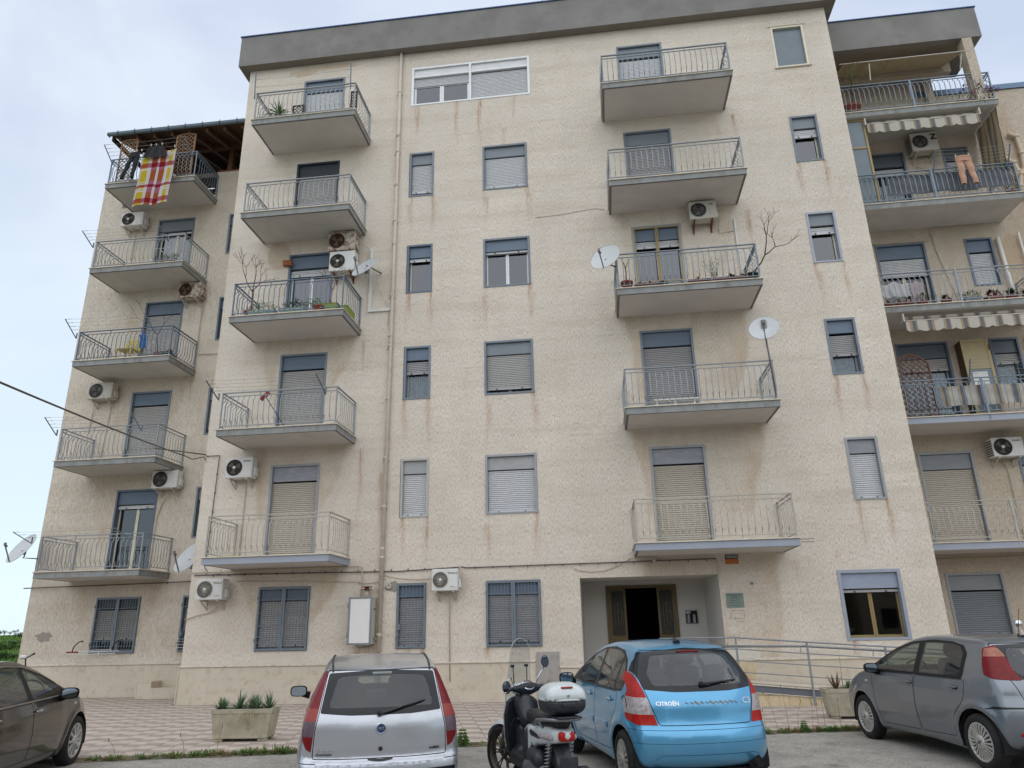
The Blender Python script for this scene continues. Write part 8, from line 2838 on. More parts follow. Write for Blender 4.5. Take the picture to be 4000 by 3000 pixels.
# ------------------------------------------------------------------ concrete planters
def concrete_planter(label, cx, cy, rot, w, d, h, seed, kinds):
 t = thing('concrete_planter', label, 'planter', (cx, cy, 0.001), (0, 0, R(rot)), 'ribbed concrete planters')
 mb = MB()
 # ribbed tapering walls on four sides
 def ring(z, s_):
  pts = []
  W_, D_ = w / 2 * s_, d / 2 * s_
  n = 46
  for side_, (a, b) in enumerate((((-W_, -D_), (W_, -D_)), ((W_, -D_), (W_, D_)), ((W_, D_), (-W_, D_)), ((-W_, D_), (-W_, -D_)))):
   nn = n if side_ % 2 == 0 else int(n * d / w)
   nrm = ((0, -1), (1, 0), (0, 1), (-1, 0))[side_]
   for k in range(nn):
    u = k / nn
    off = -.007 if (k % 2 == 0 and .08 < z < h - .07 and 1 < k < nn - 1) else 0
    pts.append((a[0] + (b[0] - a[0]) * u + nrm[0] * off, a[1] + (b[1] - a[1]) * u + nrm[1] * off, z))
  return pts
 zs = [(0.05, .88), (.075, .885), (.09, .888), (h - .08, .975), (h - .065, .98), (h - .06, 1.0), (h, 1.0)]
 rings = [ring(z, s_) for z, s_ in zs]
 n = len(rings[0])
 vs = [p for r_ in rings for p in r_]
 fs = [(j * n + k, j * n + (k + 1) % n, (j + 1) * n + (k + 1) % n, (j + 1) * n + k) for j in range(len(zs) - 1) for k in range(n)]
 fs.append(tuple(reversed(range(n))))
 mb.add(vs, fs)
 i_ = .045
 mb.add([(-w / 2, -d / 2, h), (w / 2, -d / 2, h), (w / 2, d / 2, h), (-w / 2, d / 2, h), (-w / 2 + i_, -d / 2 + i_, h), (w / 2 - i_, -d / 2 + i_, h), (w / 2 - i_, d / 2 - i_, h), (-w / 2 + i_, d / 2 - i_, h),
   (-w / 2 + i_, -d / 2 + i_, h - .05), (w / 2 - i_, -d / 2 + i_, h - .05), (w / 2 - i_, d / 2 - i_, h - .05), (-w / 2 + i_, d / 2 - i_, h - .05)],
   [(0, 1, 5, 4), (1, 2, 6, 5), (2, 3, 7, 6), (3, 0, 4, 7), (4, 5, 9, 8), (5, 6, 10, 9), (6, 7, 11, 10), (7, 4, 8, 11)])
 put('trough', mb, m_concrete, t, False)
 for sx in (-1, 1):
  for sy in (-1, 1):
   put('foot', MB().bevbox(sx * w * .36 - .07, sx * w * .36 + .07, sy * d * .3 - .05, sy * d * .3 + .05, 0, .052, .01), m_concrete, t, False)
 put('soil', MB().grid(lambda u, v: (-w / 2 + i_ + (w - 2 * i_) * u, -d / 2 + i_ + (d - 2 * i_) * v, h - .045 + .012 * math.sin(u * 19 + v * 7)), 16, 6), m_soil, t, False)
 rg = random.Random(seed)
 for (x, y, kind, size) in kinds:
  f = MB()
  if kind == 'yucca':
   rosette(f, (x, y, h - .03), 54, size, .024, rg, up=(.15, 1.5), bend=.12)
   mm = m_agave if rg.random() < .5 else m_leaf[1]
  elif kind == 'aloe':
   rosette(f, (x, y, h - .04), 13, size, .05, rg, up=(.7, 1.45), bend=-.25)
   mm = mat('aloe_brown', '#6f5844', .7, var=.3, scale=8)
  elif kind == 'dry':
   rosette(f, (x, y, h - .03), 14, size, .012, rg, up=(.1, .6), bend=1.4)
   mm = m_leaf_dry
  elif kind == 'low':
   foliage(f, (x, y, h), (.30, .1, .04), 110, .05, .02, rg)
   mm = m_leaf[0]
  elif kind == 'stalk':
   f.tube([(x, y, h), (x + .02, y, h + size)], [.006, .003], 5)
   mm = m_leaf_dry
  put('plant', f, mm, t, False)
 return t
concrete_planter('long ribbed concrete planter of spiky yuccas left of the silver car', -5.82, -5.75, 6, .96, .44, .47, 1,
   [(-.36, -.05, 'yucca', .22), (-.12, .0, 'yucca', .33), (.08, .06, 'yucca', .26), (.2, -.06, 'yucca', .27), (.36, .0, 'yucca', .28), (-.42, .02, 'yucca', .22), (.12, -.18, 'dry', .22), (0, 0, 'low', .1), (.3, -.18, 'dry', .15)])
concrete_planter('ribbed concrete planter of aloes between the railing and the grey car', 4.16, -3.42, -2, .96, .44, .48, 2,
   [(-.24, .0, 'aloe', .32), (-.02, .05, 'yucca', .18), (.14, -.02, 'yucca', .2), (.3, 0, 'yucca', .2), (-.1, .1, 'stalk', .62), (0.1, 0, 'low', .1)])
# ------------------------------------------------------------------ weeds along the kerb
def weed_tuft(mb, x, y, z, s_, rg, kind):
 if kind == 0:
  rosette(mb, (x, y, z), int(12 + 14 * s_), .14 * s_, .012, rg, up=(.3, 1.4), bend=.5)
 elif kind == 1:
  foliage(mb, (x, y, z + .02), (.10 * s_, .05, .035 * s_), int(46 * s_), .04, .017, rg)
 else:
  for k in range(5):
   h_ = .12 * s_ * (1 - k * .08)
   zz = z + k * .045 * s_
   for q in range(9):
    a = q * .7 + k
    leaf_quad(mb, (x, y, zz), (math.cos(a), math.sin(a), .35), .13 * s_ * (1 - k * .12), .026 * s_, bend=.9)
rg = random.Random(17)
wd, wd2 = MB(), MB()
def weeds(xa, xb, n, smin, smax):
 for _ in range(n):
  x = rg.uniform(xa, xb)
  y = curb_y(x) - rg.uniform(.02, .10)
  weed_tuft(wd if rg.random() < .7 else wd2, x, y, road_z(x, y) + .005, rg.uniform(smin, smax), rg, rg.choice((0, 1, 1)))
weeds(-7.3, -6.2, 26, .35, .9)
weeds(-6.2, -4.4, 60, .6, 1.4)
weeds(-4.4, -3.6, 10, .4, .9)
weeds(-2.9, -1.2, 20, .3, .6)
weeds(1.9, 4.0, 85, .4, 1.1)
tag(put('kerb_weeds', wd, m_leaf[1], kind='stuff'), 'low green weeds growing along the kerb line', 'weeds')
tag(put('kerb_weeds', wd2, m_leaf_dry, kind='stuff'), 'dry straw coloured weeds growing along the kerb line', 'weeds')
def tall_weed(label, x, s_, kind=2):
 mb = MB()
 y = curb_y(x) - .04
 weed_tuft(mb, x, y, -.02, s_, rg, kind)
 weed_tuft(mb, x, y, -.02, s_ * .9, rg, 1)
 o = put('weed', mb, m_leaf[1])
 tag(o, label, 'weed', 'single weeds at the kerb')
tall_weed('bushy weed with spreading leaves between the silver car and the scooter', -2.22, 1.05)
tall_weed('upright leafy weed at the kerb just right of the blue car', 2.20, .85)
tall_weed('leafy weed in the middle of the kerb between the blue and grey cars', 2.95, .75)
tall_weed('small single bladed weed close left of the scooter wheel', -1.62, .5, 0)
sk_ = MB()
for x, dy, h_, lean in ((2.55, .1, .55, -.18), (2.75, .25, .62, -.05), (2.85, .1, .42, .1), (3.1, .1, .36, .03), (3.2, .15, .36, .02), (3.3, .1, .38, .0), (3.55, .1, .42, .01), (-6.0, .02, .26, -.1), (-5.6, .05, .36, .05), (-6.9, .05, .22, -.15), (2.35, .1, .3, -.02)):
 y = curb_y(x) + dy - .1
 e = (x + lean, y, h_)
 sk_.tube([(x, y, -.02), (x + lean * .4, y, h_ * .6), e], [.003, .0025, .002], 4)
 cube_sphere(sk_, (e[0], e[1], e[2]), (.005, .005, .028), 6)
tag(put('dry_grass_stalks', sk_, mat('dry_seed_heads', '#6b5540', .9), kind='stuff'), 'dry grass stalks with seed heads at the kerb', 'grass')
# leaves and litter bits
lt = MB()
for _ in range(60):
 x = rg.uniform(-7, 4.5)
 y = curb_y(x) + rg.uniform(-.5, 1.6)
 z = .006 if y > curb_y(x) else road_z(x, y) + .012
 leaf_quad(lt, (x, y, z), (rg.uniform(-1, 1), rg.uniform(-1, 1), 0), rg.uniform(.02, .05), .02, bend=.05)
tag(put('dry_leaves', lt, m_leaf_dry, kind='stuff'), 'scattered dry leaf bits on the paving and kerb', 'leaves')
# ------------------------------------------------------------------ oil and tar stains are in the road material; patches as thin worn spots
# ------------------------------------------------------------------ bicycle behind the brown car
t = thing('bicycle', 'bicycle whose handlebar shows above the roof of the brown car', 'bicycle', (-13.55, -1.75, 0))
bx, by = -13.55, -1.75
def P3(a, z):   # a along the bike (roughly away from camera)
 return (bx + a * .55, by + a * .83, z)
for a in (-.52, .52):
 ringT = Matrix.Translation(P3(a, .34)) @ Matrix.Rotation(math.atan2(.83, .55), 4, 'Z') @ Matrix.Rotation(math.pi / 2, 4, 'X')
 w_ = MB().lathe([(.34 + .02 * math.cos(q), .02 * math.sin(q)) for q in [i * math.pi / 3 for i in range(7)]], 28, 0, ringT)
 put('wheel', w_, m_tyre, t)
fr = MB()
for p, q in (((-.52, .34), (-.1, .34)), ((-.1, .34), (-.22, .92)), ((-.22, .86), (.36, .90)), ((-.1, .34), (.38, .82)), ((-.52, .34), (-.22, .86)), ((.52, .34), (.36, 1.0))):
 fr.tube([P3(*p), P3(*q)], .016, 8)
put('frame', fr, m_leaf[2], t)
put('saddle', MB().tube([P3(-.36, .97), P3(-.2, .98), P3(-.08, .96)], [.06, .05, .02], 8), m_black, t)
put('handlebar', MB().tube([(bx + .20 - .30, by + .30 + .2, 1.15), (bx + .16, by + .28, 1.16), (bx + .22, by + .26, 1.17), (bx + .58, by + .02, 1.26)], .014, 8).tube([P3(.36, .98), (bx + .18, by + .28, 1.16)], .016, 8), m_black, t)
put('grip', MB().tube([(bx + .46, by + .10, 1.235), (bx + .60, by + .01, 1.265)], .021, 8), m_black, t)
put('bell', MB().bevbox(bx + .08, bx + .24, by + .2, by + .28, 1.16, 1.23, .02), m_white, t)
# ------------------------------------------------------------------ vegetation on the hill at the far left
rg = random.Random(23)
def far_tree(label, x, y, h_, w_, seed, dark=True, name='tree'):
 r_ = random.Random(seed)
 z0 = hill_h(x, y)
 t = thing(name, label, 'tree', (x, y, z0), group='trees on the ridge at the far left')
 tr = MB()
 tr.tube([(x, y, z0 - .1), (x + .1, y, z0 + h_ * .5), (x - .05, y, z0 + h_ * .8)], [w_ * .05, w_ * .035, w_ * .015], 6)
 for k in range(4):
  a = r_.random() * 6.28
  tr.tube([(x, y, z0 + h_ * (.3 + .1 * k)), (x + math.cos(a) * w_ * .3, y + math.sin(a) * w_ * .3, z0 + h_ * (.55 + .1 * k))], [w_ * .025, w_ * .01], 5)
 put('trunk', tr, m_bark, t)
 cr = MB()
 for k in range(9):
  c = (x + r_.uniform(-.38, .38) * w_, y + r_.uniform(-.3, .3) * w_, z0 + h_ * r_.uniform(.45, .95))
  rr = w_ * r_.uniform(.12, .24)
  foliage(cr, c, (rr, rr, rr * .75), 110, w_ * .05, w_ * .03, r_)
 put('crown', cr, mat('far_foliage', '#3c4a32', .8, var=.4, scale=.8), t)
 return t
specs = [(-450, 500, 3.1, 5.5, 'leftmost round tree on the far ridge'), (-446, 500, 3.4, 5.0, 'broad tree next to the leftmost on the far ridge'), (-441.5, 500, 2.2, 4.5, 'low round tree in the middle of the far ridge'),
   (-437.5, 500, 3.5, 5.5, 'tallest spreading tree on the far ridge'), (-431, 500, 1.6, 6.0, 'flat bush on the ridge close to the building edge')]
for k, (x, y, h_, w_, lab) in enumerate(specs):
 far_tree(lab, x, y, h_, w_, 50 + k)
def shrub(label, x, y, h_, w_, seed, col):
 r_ = random.Random(seed)
 z0 = hill_h(x, y)
 cr = MB()
 for k in range(8):
  c = (x + r_.uniform(-.4, .4) * w_, y + r_.uniform(-.3, .3) * w_, z0 + h_ * r_.uniform(.2, .8))
  foliage(cr, c, (w_ * .22, w_ * .22, h_ * .25), 110, w_ * .07, w_ * .04, r_)
 o = put('bush', cr, col)
 tag(o, label, 'bush', 'bushes on the slope at the far left')
mg = mat('bush_green', '#3f5a28', .8, var=.4, scale=1.5)
md = mat('bush_dark', '#2f3b2a', .8, var=.4, scale=1.5)
ml = mat('bush_grey', '#6b7a58', .8, var=.35, scale=1.5)
for k, (x, y, h_, w_, mm, lab) in enumerate(((-81.5, 80, .85, 2.6, md, 'dark tall bush by the building edge under the ridge'), (-86.8, 84, .75, 1.0, md, 'narrow dark cypress like bush below the ridge'), (-62, 55, .35, 2.4, ml, 'pale grey bush halfway down the slope'), (-88, 82, .5, 3.4, md, 'dark bush at the left picture edge'),
          (-51, 42, .5, 3.2, mg, 'green bush in the middle of the slope'), (-36.5, 25, .42, 2.2, mg, 'bright green bush near the building corner'), (-43, 32, .4, 2.5, mg, 'bright green bush at the foot of the slope'), (-29.3, 16.5, .3, 1.6, mg, 'lowest green bush just above the brown car'))):
 shrub(lab, x, y, h_, w_, 80 + k, mm)
gr = MB()
for _ in range(7000):
 u, v = rg.random(), rg.random()
 y = 12 + 80 * v ** 1.5
 x = -.855 * (y + 17.75) + (u - .5) * (3 + .1 * y)
 s_ = (y + 18) / 60
 leaf_quad(gr, (x, y, hill_h(x, y)), (rg.uniform(-.6, .6), rg.uniform(-.6, .6), 1), rg.uniform(.12, .3) * s_ * 1.6, .10 * s_, bend=.3)
tag(put('hill_grass', gr, mat('hill_grass_blades', '#56742c', .8, var=.45, scale=.6), kind='stuff'), 'tall green grass covering the slope', 'grass')
# ------------------------------------------------------------------ rooftop aerial mast at the top of the frame
ms = put('roof_mast', MB().tube([(-.95, 1.2, 19.0), (-.95, 1.2, 23.5)], .025, 6), m_steel)
tag(ms, 'thin metal mast rising from the roof at the top edge', 'mast')
# road mirror-like scooter behind the grey car: only its mirrors show
t = thing('hidden_scooter', 'scooter whose round mirror shows above the grey car roof', 'scooter', (6.45, -5.1, -.03))
put('mirror', MB().lathe([(.0, .0), (.055, .0), (.06, .01), (.05, .03), (0, .04)], 16, 0, Matrix.Translation((6.30, -5.1, 1.50)) @ Matrix.Rotation(math.pi / 2, 4, 'X')), m_chrome, t)
put('mirror_stem', MB().tube([(6.31, -5.06, 1.45), (6.42, -5.05, 1.25), (6.42, -5.05, 1.02)], .007, 6), m_chrome, t)
put('mirror', MB().lathe([(.0, .0), (.055, .0), (.06, .01), (.05, .03), (0, .04)], 16, 0, Matrix.Translation((7.02, -5.1, 1.33)) @ Matrix.Rotation(math.pi / 2, 4, 'X')), m_chrome, t)
put('body', MB().bevbox(6.45, 6.85, -5.6, -4.2, .25, .85, .12), m_white, t)
put('handlebar', MB().tube([(6.40, -5.05, 1.02), (6.95, -5.05, 1.02)], .016, 8).tube([(6.65, -5.05, 1.02), (6.65, -4.6, .3)], .03, 8), m_black, t)
for y in (-5.55, -4.25):
 put('wheel', MB().lathe([(.20, -.05), (.27, -.05), (.29, 0), (.27, .05), (.20, .05)], 20, 0, Matrix.Translation((6.65, y, .27)) @ Matrix.Rotation(math.pi / 2, 4, 'Y')), m_tyre, t)
bpy.data.objects['hidden_scooter'].name = 'motor_scooter'
# ------------------------------------------------------------------ houses across the street, mirrored in the panes
m_far = mat('far_house_wall', '#a08f78', .9, var=.15, scale=.5)
m_froof = mat('far_house_roof', '#6b4535', .9, var=.2, scale=2)
for k, (xa, xb, h_, lab) in enumerate(((-34, -17, 6.6, 'low two storey house across the street with a chimney'), (-15, 2, 9.2, 'three storey house straight across the street'), (4, 17, 6.4, 'two storey house across the street with a hipped roof'), (19, 36, 9.8, 'rightmost tall house across the street'))):
 t = thing('house', lab, 'house', ((xa + xb) / 2, -42, -.3))
 put('wall', MB().box(xa, xb, -52, -42, -.5, h_), m_far, t)
 cx_, e = (xa + xb) / 2, .5
 put('roof', MB().add([(xa - e, -52.5, h_), (xb + e, -52.5, h_), (xb + e, -41.5, h_), (xa - e, -41.5, h_), (xa + 4, -47, h_ + 2), (xb - 4, -47, h_ + 2)], [(0, 1, 5, 4), (1, 2, 5), (2, 3, 4, 5), (3, 0, 4), (3, 2, 1, 0)]), m_froof, t)
 put('chimney', MB().box(cx_ + 1, cx_ + 1.7, -46, -45.3, h_ + 1, h_ + 2.8), m_far, t)
 for z in np.arange(1.0, h_ - 1.6, 3.0):
  for x in np.arange(xa + 1.5, xb - 2, 3.2):
   put('window', MB().box(x, x + 1.1, -42.0, -41.95, z, z + 1.4), m_dark, t)
# ================================================================== scooter
def sdf_obj(name, f, lo, hi, h, m, root, parent=None):
 V, Q, N_ = surface_net(f, lo, hi, h)
 me = bpy.data.meshes.new(name)
 me.from_pydata(V.tolist(), [], Q.tolist())
 me.polygons.foreach_set('use_smooth', [True] * len(me.polygons))
 me.materials.append(m)
 me.update()
 me.normals_split_custom_set_from_vertices(N_.tolist())
 bm = bmesh.new()
 bm.from_mesh(me)
 if bm.calc_volume(signed=True) < 0:
  me.flip_normals()
 bm.free()
 return link(name, me, parent or root, False)
def rb(P, c, hs, r):
 q = np.abs(P - np.array(c)) - (np.array(hs) - r)
 return np.linalg.norm(np.maximum(q, 0), axis=1) + np.minimum(q.max(1), 0) - r
def cap(P, a, b, ra, rb_=None):
 a, b = np.array(a), np.array(b)
 rb_ = ra if rb_ is None else rb_
 d = b - a
 t = np.clip(((P - a) @ d) / (d @ d), 0, 1)
 return np.linalg.norm(P - a - t[:, None] * d, axis=1) - (ra + (rb_ - ra) * t)
m_wh = mat('scooter_white', '#b9c0c2', .25, var=.03, scale=3, coat=.6, coord='obj', dirt='#8f9494', dirt_amt=.25, dirt_scale=9, dirt_lo=.55)
m_nv = mat('scooter_black', '#1a1d24', .5, var=.1, scale=6, coat=.1, dirt='#3a3d44', dirt_amt=.5, dirt_scale=7, dirt_lo=.52)
m_seatb = mat('seat_vinyl', '#17171a', .45, var=.1)
sc = thing('motor_scooter', 'white and black scooter with tall clear screen and top case, parked against the blue car', 'scooter', (-.63, -9.50, -.105), (0, 0, R(90 + 24)))
def sc_wheel(x, r_, w_, name='wheel'):
 T = Matrix.Translation((x, 0, r_)) @ Matrix.Rotation(math.pi / 2, 4, 'X')
 ty = MB().lathe([(r_ - .065, -w_ * .5), (r_ - .03, -w_ * .62), (r_ - .008, -w_ * .35), (r_, 0), (r_ - .008, w_ * .35), (r_ - .03, w_ * .62), (r_ - .065, w_ * .5)], 36, 0, T)
 W_ = put(name, ty, m_tyre, sc, False)
 rm = MB().lathe([(r_ - .06, -w_ * .5), (r_ - .085, -w_ * .3), (r_ - .085, w_ * .3), (r_ - .06, w_ * .5)], 32, 0, T)
 for k in range(7):
  a = 2 * math.pi * k / 7
  for da in (-.10, .10):
   rm.tube([T @ Vector((.03 * math.cos(a), .03 * math.sin(a), 0)), T @ Vector(((r_ - .08) * math.cos(a + da), (r_ - .08) * math.sin(a + da), 0))], .009, 5)
 rm.lathe([(0, -.05), (.04, -.05), (.04, .05), (0, .05)], 14, 0, T)
 put('rim', rm, mat('rim_bronze', '#4d4740', .5, .5), W_, False)
 bd = MB().lathe([(.07, .052), (.125, .052), (.125, .048), (.07, .048)], 24, 0, T)
 for k in range(10):
  a = k * .628
  bd.tube([T @ Vector((.10 * math.cos(a), .10 * math.sin(a), .055)), T @ Vector((.10 * math.cos(a), .10 * math.sin(a), .045))], .007, 5)
 put('brake_disc', bd, m_steel, W_, False)
sc_wheel(1.40, .305, .10)
sc_wheel(0.0, .285, .12)
put('fork', MB().tube([(1.40, .085, .31), (1.30, .085, .62), (1.22, .03, .80)], .022, 8).tube([(1.40, -.085, .31), (1.30, -.085, .62), (1.22, -.03, .80)], .022, 8), m_dishback, sc, False)
# front mudguard
fm = MB()
n = 18
for sgn in (1,):
 vs = []
 for i in range(n + 1):
  a = R(8) + R(128) * i / n
  rr = .345 + .02 * math.sin(i / n * math.pi)
  wy = .075 * math.sin(max(.12, min(1, i / n * 3)) * math.pi / 2) * (1 if i < n - 3 else .9)
  for j in range(7):
   q = -1 + 2 * j / 6
   vs.append((1.40 + (rr - .05 * q * q) * math.cos(a), wy * q, .305 + (rr - .05 * q * q) * math.sin(a)))
 fm.add(vs, [(i * 7 + j, i * 7 + j + 1, (i + 1) * 7 + j + 1, (i + 1) * 7 + j) for i in range(n) for j in range(6)], 0, True)
put('front_mudguard', fm, m_wh, sc, False)
# leg shield, inner black and outer white
def shield(P):
 q = P.copy()
 y, z = q[:, 1], q[:, 2]
 xc = 1.11 + .16 * (z - .62) * -1 - .55 * y ** 2
 hw = np.interp(z, [.28, .38, .55, .75, .88, .96], [.12, .17, .20, .215, .19, .13])
 return smax(smax(np.abs(q[:, 0] - xc) - .035, np.abs(y) - hw, .03), np.abs(z - .61) - .33, .05)
sdf_obj('leg_shield', shield, (.85, -.26, .22), (1.32, .26, 1.0), .026, m_nv, sc)
sdf_obj('front_fairing', lambda P: shield(P - np.array([.055, 0, .01])) + .004, (.9, -.26, .22), (1.4, .26, 1.02), .028, m_wh, sc)
# glovebox recess line and catch
put('glovebox_seam', MB().tube([(1.052 - .55 * y * y + .16 * (.62 - z) , y, z) for y, z in [(.15 * math.cos(a), .58 + .16 * math.sin(a)) for a in [i * 2 * math.pi / 24 for i in range(25)]]], .004, 4), mat('seam_grey', '#2f333c', .6), sc, False)
put('bag_hook', MB().tube([(1.03, .06, .70), (.99, .04, .705), (1.0, -.02, .70)], .008, 6), m_wh, sc, False)
# tunnel, floor and engine housing
sdf_obj('floor_tunnel', lambda P: smin(rb(P, (.78, 0, .30), (.34, .15, .08), .05), rb(P, (.98, 0, .45), (.10, .09, .2), .05), .08), (.4, -.2, .18), (1.15, .2, .7), .03, m_nv, sc)
def rear_body(P):
 x, y, z = P[:, 0], np.abs(P[:, 1]), P[:, 2]
 top = np.interp(x, [-.42, -.2, .1, .45, .62], [.73, .745, .73, .71, .66])
 bot = np.interp(x, [-.42, -.3, -.1, .1, .3, .5, .62], [.63, .60, .57, .54, .45, .34, .30])
 w = np.interp(x, [-.44, -.3, 0, .3, .62], [.06, .125, .165, .175, .12])
 # wheel opening
 body = smax(smax(z - top, bot - z, .04), smax(y - w, np.abs(x - .09) - .53, .05), .05)
 return body
sdf_obj('rear_body', rear_body, (-.5, -.22, .22), (.7, .22, .82), .028, m_wh, sc)
sdf_obj('side_fairing', lambda P: smax(np.hypot((P[:, 0] - .34) / 1.0, (P[:, 2] - .45) / 1.15) - .21, np.abs(P[:, 1]) - .172, .03), (.08, -.22, .18), (.6, .22, .74), .028, m_nv, sc)
sdf_obj('seat', lambda P: smax(smin(cap(P, (.50, 0, .80), (.12, 0, .79), .12, .135), cap(P, (.1, 0, .79), (-.25, 0, .80), .13, .10), .06), np.abs(P[:, 2] - .775) - .075, .05), (-.42, -.2, .66), (.68, .2, .9), .028, m_seatb, sc)
sdf_obj('tank_cover', lambda P: cap(P, (.86, 0, .72), (.98, 0, .86), .095, .12), (.7, -.18, .58), (1.14, .18, 1.02), .03, m_nv, sc)
# dark flash, lamps
for s_ in (1, -1):
 put('dark_flash', MB().add([(-.02, s_ * .171, .655), (.20, s_ * .180, .69), (.24, s_ * .181, .66), (.20, s_ * .180, .63), (-.05, s_ * .169, .62)], [(0, 1, 2, 3, 4) if s_ < 0 else (4, 3, 2, 1, 0)]), m_trim2, sc, False)
 def ind(P, s_=s_):
  return smax(cap(P, (-.30, s_ * .12, .655), (-.05, s_ * .162, .655), .028, .022), -rear_body(P) - .02, .005)
 sdf_obj('indicator', ind, (-.4, -.24, .6), (.02, .24, .72), .016, m_clear, sc)
sdf_obj('tail_lamp', lambda P: rb(P, (-.385, 0, .675), (.05, .085, .045), .03), (-.46, -.12, .6), (-.3, .12, .75), .016, m_red2, sc)
put('grab_rail', MB().tube([(.10, .17, .74), (-.05, .19, .80), (-.35, .17, .83), (-.44, .10, .83), (-.46, 0, .83), (-.44, -.10, .83), (-.35, -.17, .83), (-.05, -.19, .80), (.10, -.17, .74)], .017, 8).tube([(-.05, .19, .80), (-.10, .14, .73)], .015, 6).tube([(-.05, -.19, .80), (-.10, -.14, .73)], .015, 6), m_steel, sc, False)
put('carrier_plate', MB().bevbox(-.52, -.08, -.13, .13, .845, .862, .006), m_nv, sc, False)
# top case
def case(P):
 x, y, z = P[:, 0] + .30, np.abs(P[:, 1]), P[:, 2]
 t = np.clip((z - .86) / .28, 0, 1)
 hw = .15 + .06 * np.clip((z - .86) / .09, 0, 1) ** .5 - .06 * np.clip((z - 1.04) / .12, 0, 1) ** 2
 hl = .14 + .05 * np.clip((z - .86) / .09, 0, 1) ** .5 - .07 * np.clip((z - 1.04) / .12, 0, 1) ** 2
 return smax(smax(y - hw, np.abs(x) - hl, .09), np.abs(z - 1.015) - .15, .07)
sdf_obj('top_case_base', lambda P: smax(case(P), P[:, 2] - 1.005, .004), (-.56, -.27, .84), (-.04, .27, 1.03), .022, m_nv, sc)
sdf_obj('top_case_lid', lambda P: smax(case(P) - .004, 1.008 - P[:, 2], .004), (-.56, -.27, .98), (-.04, .27, 1.2), .022, m_wh, sc)
put('lid_rim', MB().tube([(-.30 + .187 * math.copysign(abs(math.cos(a)) ** .6, math.cos(a)), .208 * math.copysign(abs(math.sin(a)) ** .6, math.sin(a)), 1.012) for a in [i * 2 * math.pi / 32 for i in range(33)]], .012, 6), m_wh, sc, False)
put('case_reflector', MB().bevbox(-.475, -.44, -.06, .06, 1.118, 1.135, .005), m_amber, sc, False)
put('case_lock', MB().lathe([(.017, 0), (.017, .008), (.012, .01), (0, .008)], 16, 0, Matrix.Translation((-.492, .0, 1.055)) @ Matrix.Rotation(-math.pi / 2, 4, 'Y')), m_chrome, sc, False)
put('case_catch', MB().bevbox(-.508, -.485, -.07, .07, .95, .985, .006), m_nv, sc, False)
# handlebar, instruments, grips, levers, mirrors
def cowl(P):
 return smin(smin(rb(P, (1.06, 0, 1.02), (.10, .13, .06), .05), cap(P, (1.02, 0, 1.02), (.96, .22, 1.03), .06, .035), .05), cap(P, (1.02, 0, 1.02), (.96, -.22, 1.03), .06, .035), .05)
sdf_obj('handlebar_cover', lambda P: smax(cowl(P), .985 - P[:, 0] + 0 * P[:, 1], .01), (.9, -.3, .9), (1.22, .3, 1.14), .024, m_wh, sc)
sdf_obj('handlebar_cover', lambda P: smax(cowl(P) + .001, P[:, 0] - .99, .01), (.85, -.3, .9), (1.05, .3, 1.14), .024, m_nv, sc)
sdf_obj('steering_head', lambda P: cap(P, (1.07, 0, .96), (1.10, 0, .8), .07, .06), (.95, -.12, .7), (1.2, .12, 1.06), .03, m_nv, sc)
put('instrument_ring', MB().lathe([(.075, 0), (.085, .006), (.082, .014), (.068, .014)], 24, 0, Matrix.Translation((.975, 0, 1.055)) @ Matrix.Rotation(-R(52), 4, 'Y') @ Matrix.Diagonal((.8, 1.15, 1, 1))), m_chrome, sc, False)
put('instrument_face', MB().lathe([(.07, .008), (0, .008)], 24, 0, Matrix.Translation((.975, 0, 1.055)) @ Matrix.Rotation(-R(52), 4, 'Y') @ Matrix.Diagonal((.8, 1.15, 1, 1))), mat('dial_grey', '#5d6266', .2, coat=.5, var=.35, scale=40, coord='obj'), sc, False)
for s_ in (1, -1):
 put('grip', MB().tube([(.95, s_ * .25, 1.03), (.90, s_ * .375, 1.03)], [.019, .018], 10), m_black, sc, False)
 put('brake_lever', MB().tube([(1.02, s_ * .2, 1.02), (1.01, s_ * .28, 1.0), (.97, s_ * .38, .99)], .007, 6), m_chrome, sc, False)
 put('mirror_stem', MB().tube([(1.03, s_ * .17, 1.05), (1.02, s_ * .22, 1.15), (1.0, s_ * .30, 1.26 if s_ < 0 else 1.12)], .006, 6), m_chrome, sc, False)
 Tm = Matrix.Translation((1.0, s_ * .31, 1.31 if s_ < 0 else 1.05)) @ Matrix.Rotation(-math.pi / 2 + .1, 4, 'Y')
 mr_ = put('mirror', MB().lathe([(.0, -.03), (.045, -.022), (.062, 0), (.062, .006), (.055, .007)], 22, 0, Tm @ Matrix.Diagonal((1.12, 1, 1, 1))), m_black, sc, False)
 put('mirror_glass', MB().lathe([(.055, .0065), (0, .007)], 22, 0, Tm @ Matrix.Diagonal((1.12, 1, 1, 1))), mat('mirror_silver', '#aebccb', .04, 1.0), mr_, False)
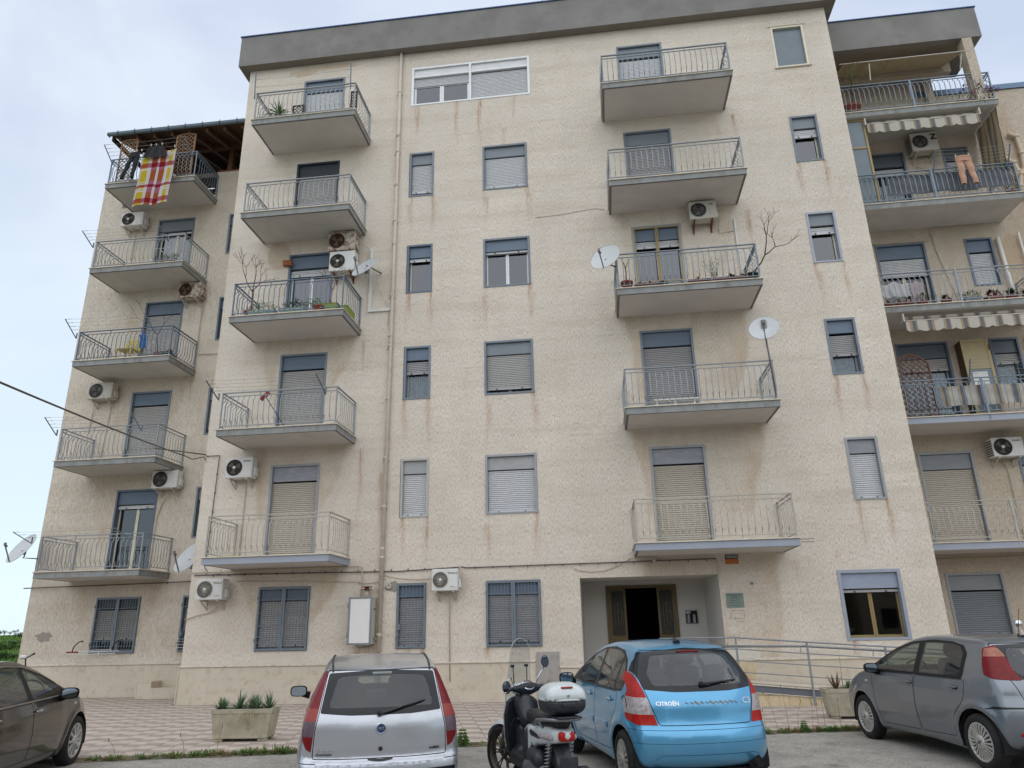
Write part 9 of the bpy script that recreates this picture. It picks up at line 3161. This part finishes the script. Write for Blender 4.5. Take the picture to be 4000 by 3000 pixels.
# clear screen
def scr_pt(u, v):
 z = .78 + .80 * v
 w = np.interp(v, [0, .12, .25, .36, .6, .85, .95, 1.0], [.10, .20, .215, .185, .17, .15, .11, .03])
 y = w * (2 * u - 1)
 return (1.24 - .14 * v - 1.6 * y * y * (1.2 - v * .6), y, z)
m_scr = glass_mat('clear_screen', '#dfe4e4', .5, .03, 1.6)
ws = MB().grid(scr_pt, 14, 22)
WSO = put('windscreen', ws, m_scr, sc, False)
edge = [scr_pt(0, j / 22) for j in range(23)] + [scr_pt(1, 1 - j / 22) for j in range(23)]
put('screen_edge', MB().tube(edge + [edge[0]], .004, 5), mat('screen_edge', '#a9adae', .3, alpha=1), WSO, False)
for s_ in (1, -1):
 put('screen_stay', MB().tube([(1.10, s_ * .10, 1.02), (1.11, s_ * .11, 1.27)], .006, 6).tube([(1.10, s_ * .11, 1.27), (1.14, s_ * .11, 1.27)], .016, 8), m_black, sc, False)
# engine, swing arm, shock absorbers, exhaust
sdf_obj('transmission_case', lambda P: smin(cap(P, (.02, .12, .29), (.42, .12, .30), .10, .085), rb(P, (.1, .13, .30), (.2, .05, .10), .04), .05), (-.15, 0, .12), (.6, .26, .46), .026, mat('cast_alloy', '#6a6e72', .5, .5, var=.1), sc)
sdf_obj('air_filter_box', lambda P: cap(P, (-.02, .16, .43), (.18, .16, .45), .085, .075), (-.18, .03, .3), (.32, .28, .58), .026, m_nv, sc)
for s_ in (1, -1):
 cpts = [(-.10 - .10 * t + .032 * math.cos(t * 50), s_ * .115 + .032 * math.sin(t * 50), .33 + .27 * t) for t in [i / 90 for i in range(91)]]
 put('shock_spring', MB().tube(cpts, .007, 5).tube([(-.09, s_ * .115, .28), (-.21, s_ * .115, .64)], .014, 6), m_steel, sc, False)
put('rear_mudguard', MB().grid(lambda u, v: (-.02 - .36 * math.sin(.35 + 1.25 * v), .085 * (2 * u - 1), .285 + .37 * math.cos(.35 + 1.25 * v) - .03 * abs(2 * u - 1)), 6, 12).bevbox(-.46, -.44, -.09, .09, .30, .50, .005), m_nv, sc, False)
put('exhaust', MB().tube([(.40, -.12, .22), (.2, -.17, .24), (.05, -.19, .27), (-.35, -.20, .34)], [.025, .035, .06, .06], 12), m_nv, sc, False)
put('centre_stand', MB().tube([(.32, .12, .22), (.22, .16, .02)], .013, 6).tube([(.32, -.12, .22), (.22, -.16, .02)], .013, 6), m_black, sc, False)
# steering turned to the left
_st = Matrix.Translation((1.12, 0, 0)) @ Matrix.Rotation(R(24), 4, 'Z') @ Matrix.Translation((-1.12, 0, 0))
_wh = True
for o in list(sc.children):
 k = o.name.split('.')[0]
 if k == 'wheel':
  if not _wh:
   continue
  _wh = False
 elif k not in ('fork', 'front_mudguard', 'handlebar_cover', 'instrument_ring', 'instrument_face', 'grip', 'brake_lever', 'mirror', 'mirror_stem', 'windscreen', 'screen_stay'):
  continue
 o.matrix_basis = _st @ o.matrix_basis
flush_stuff()
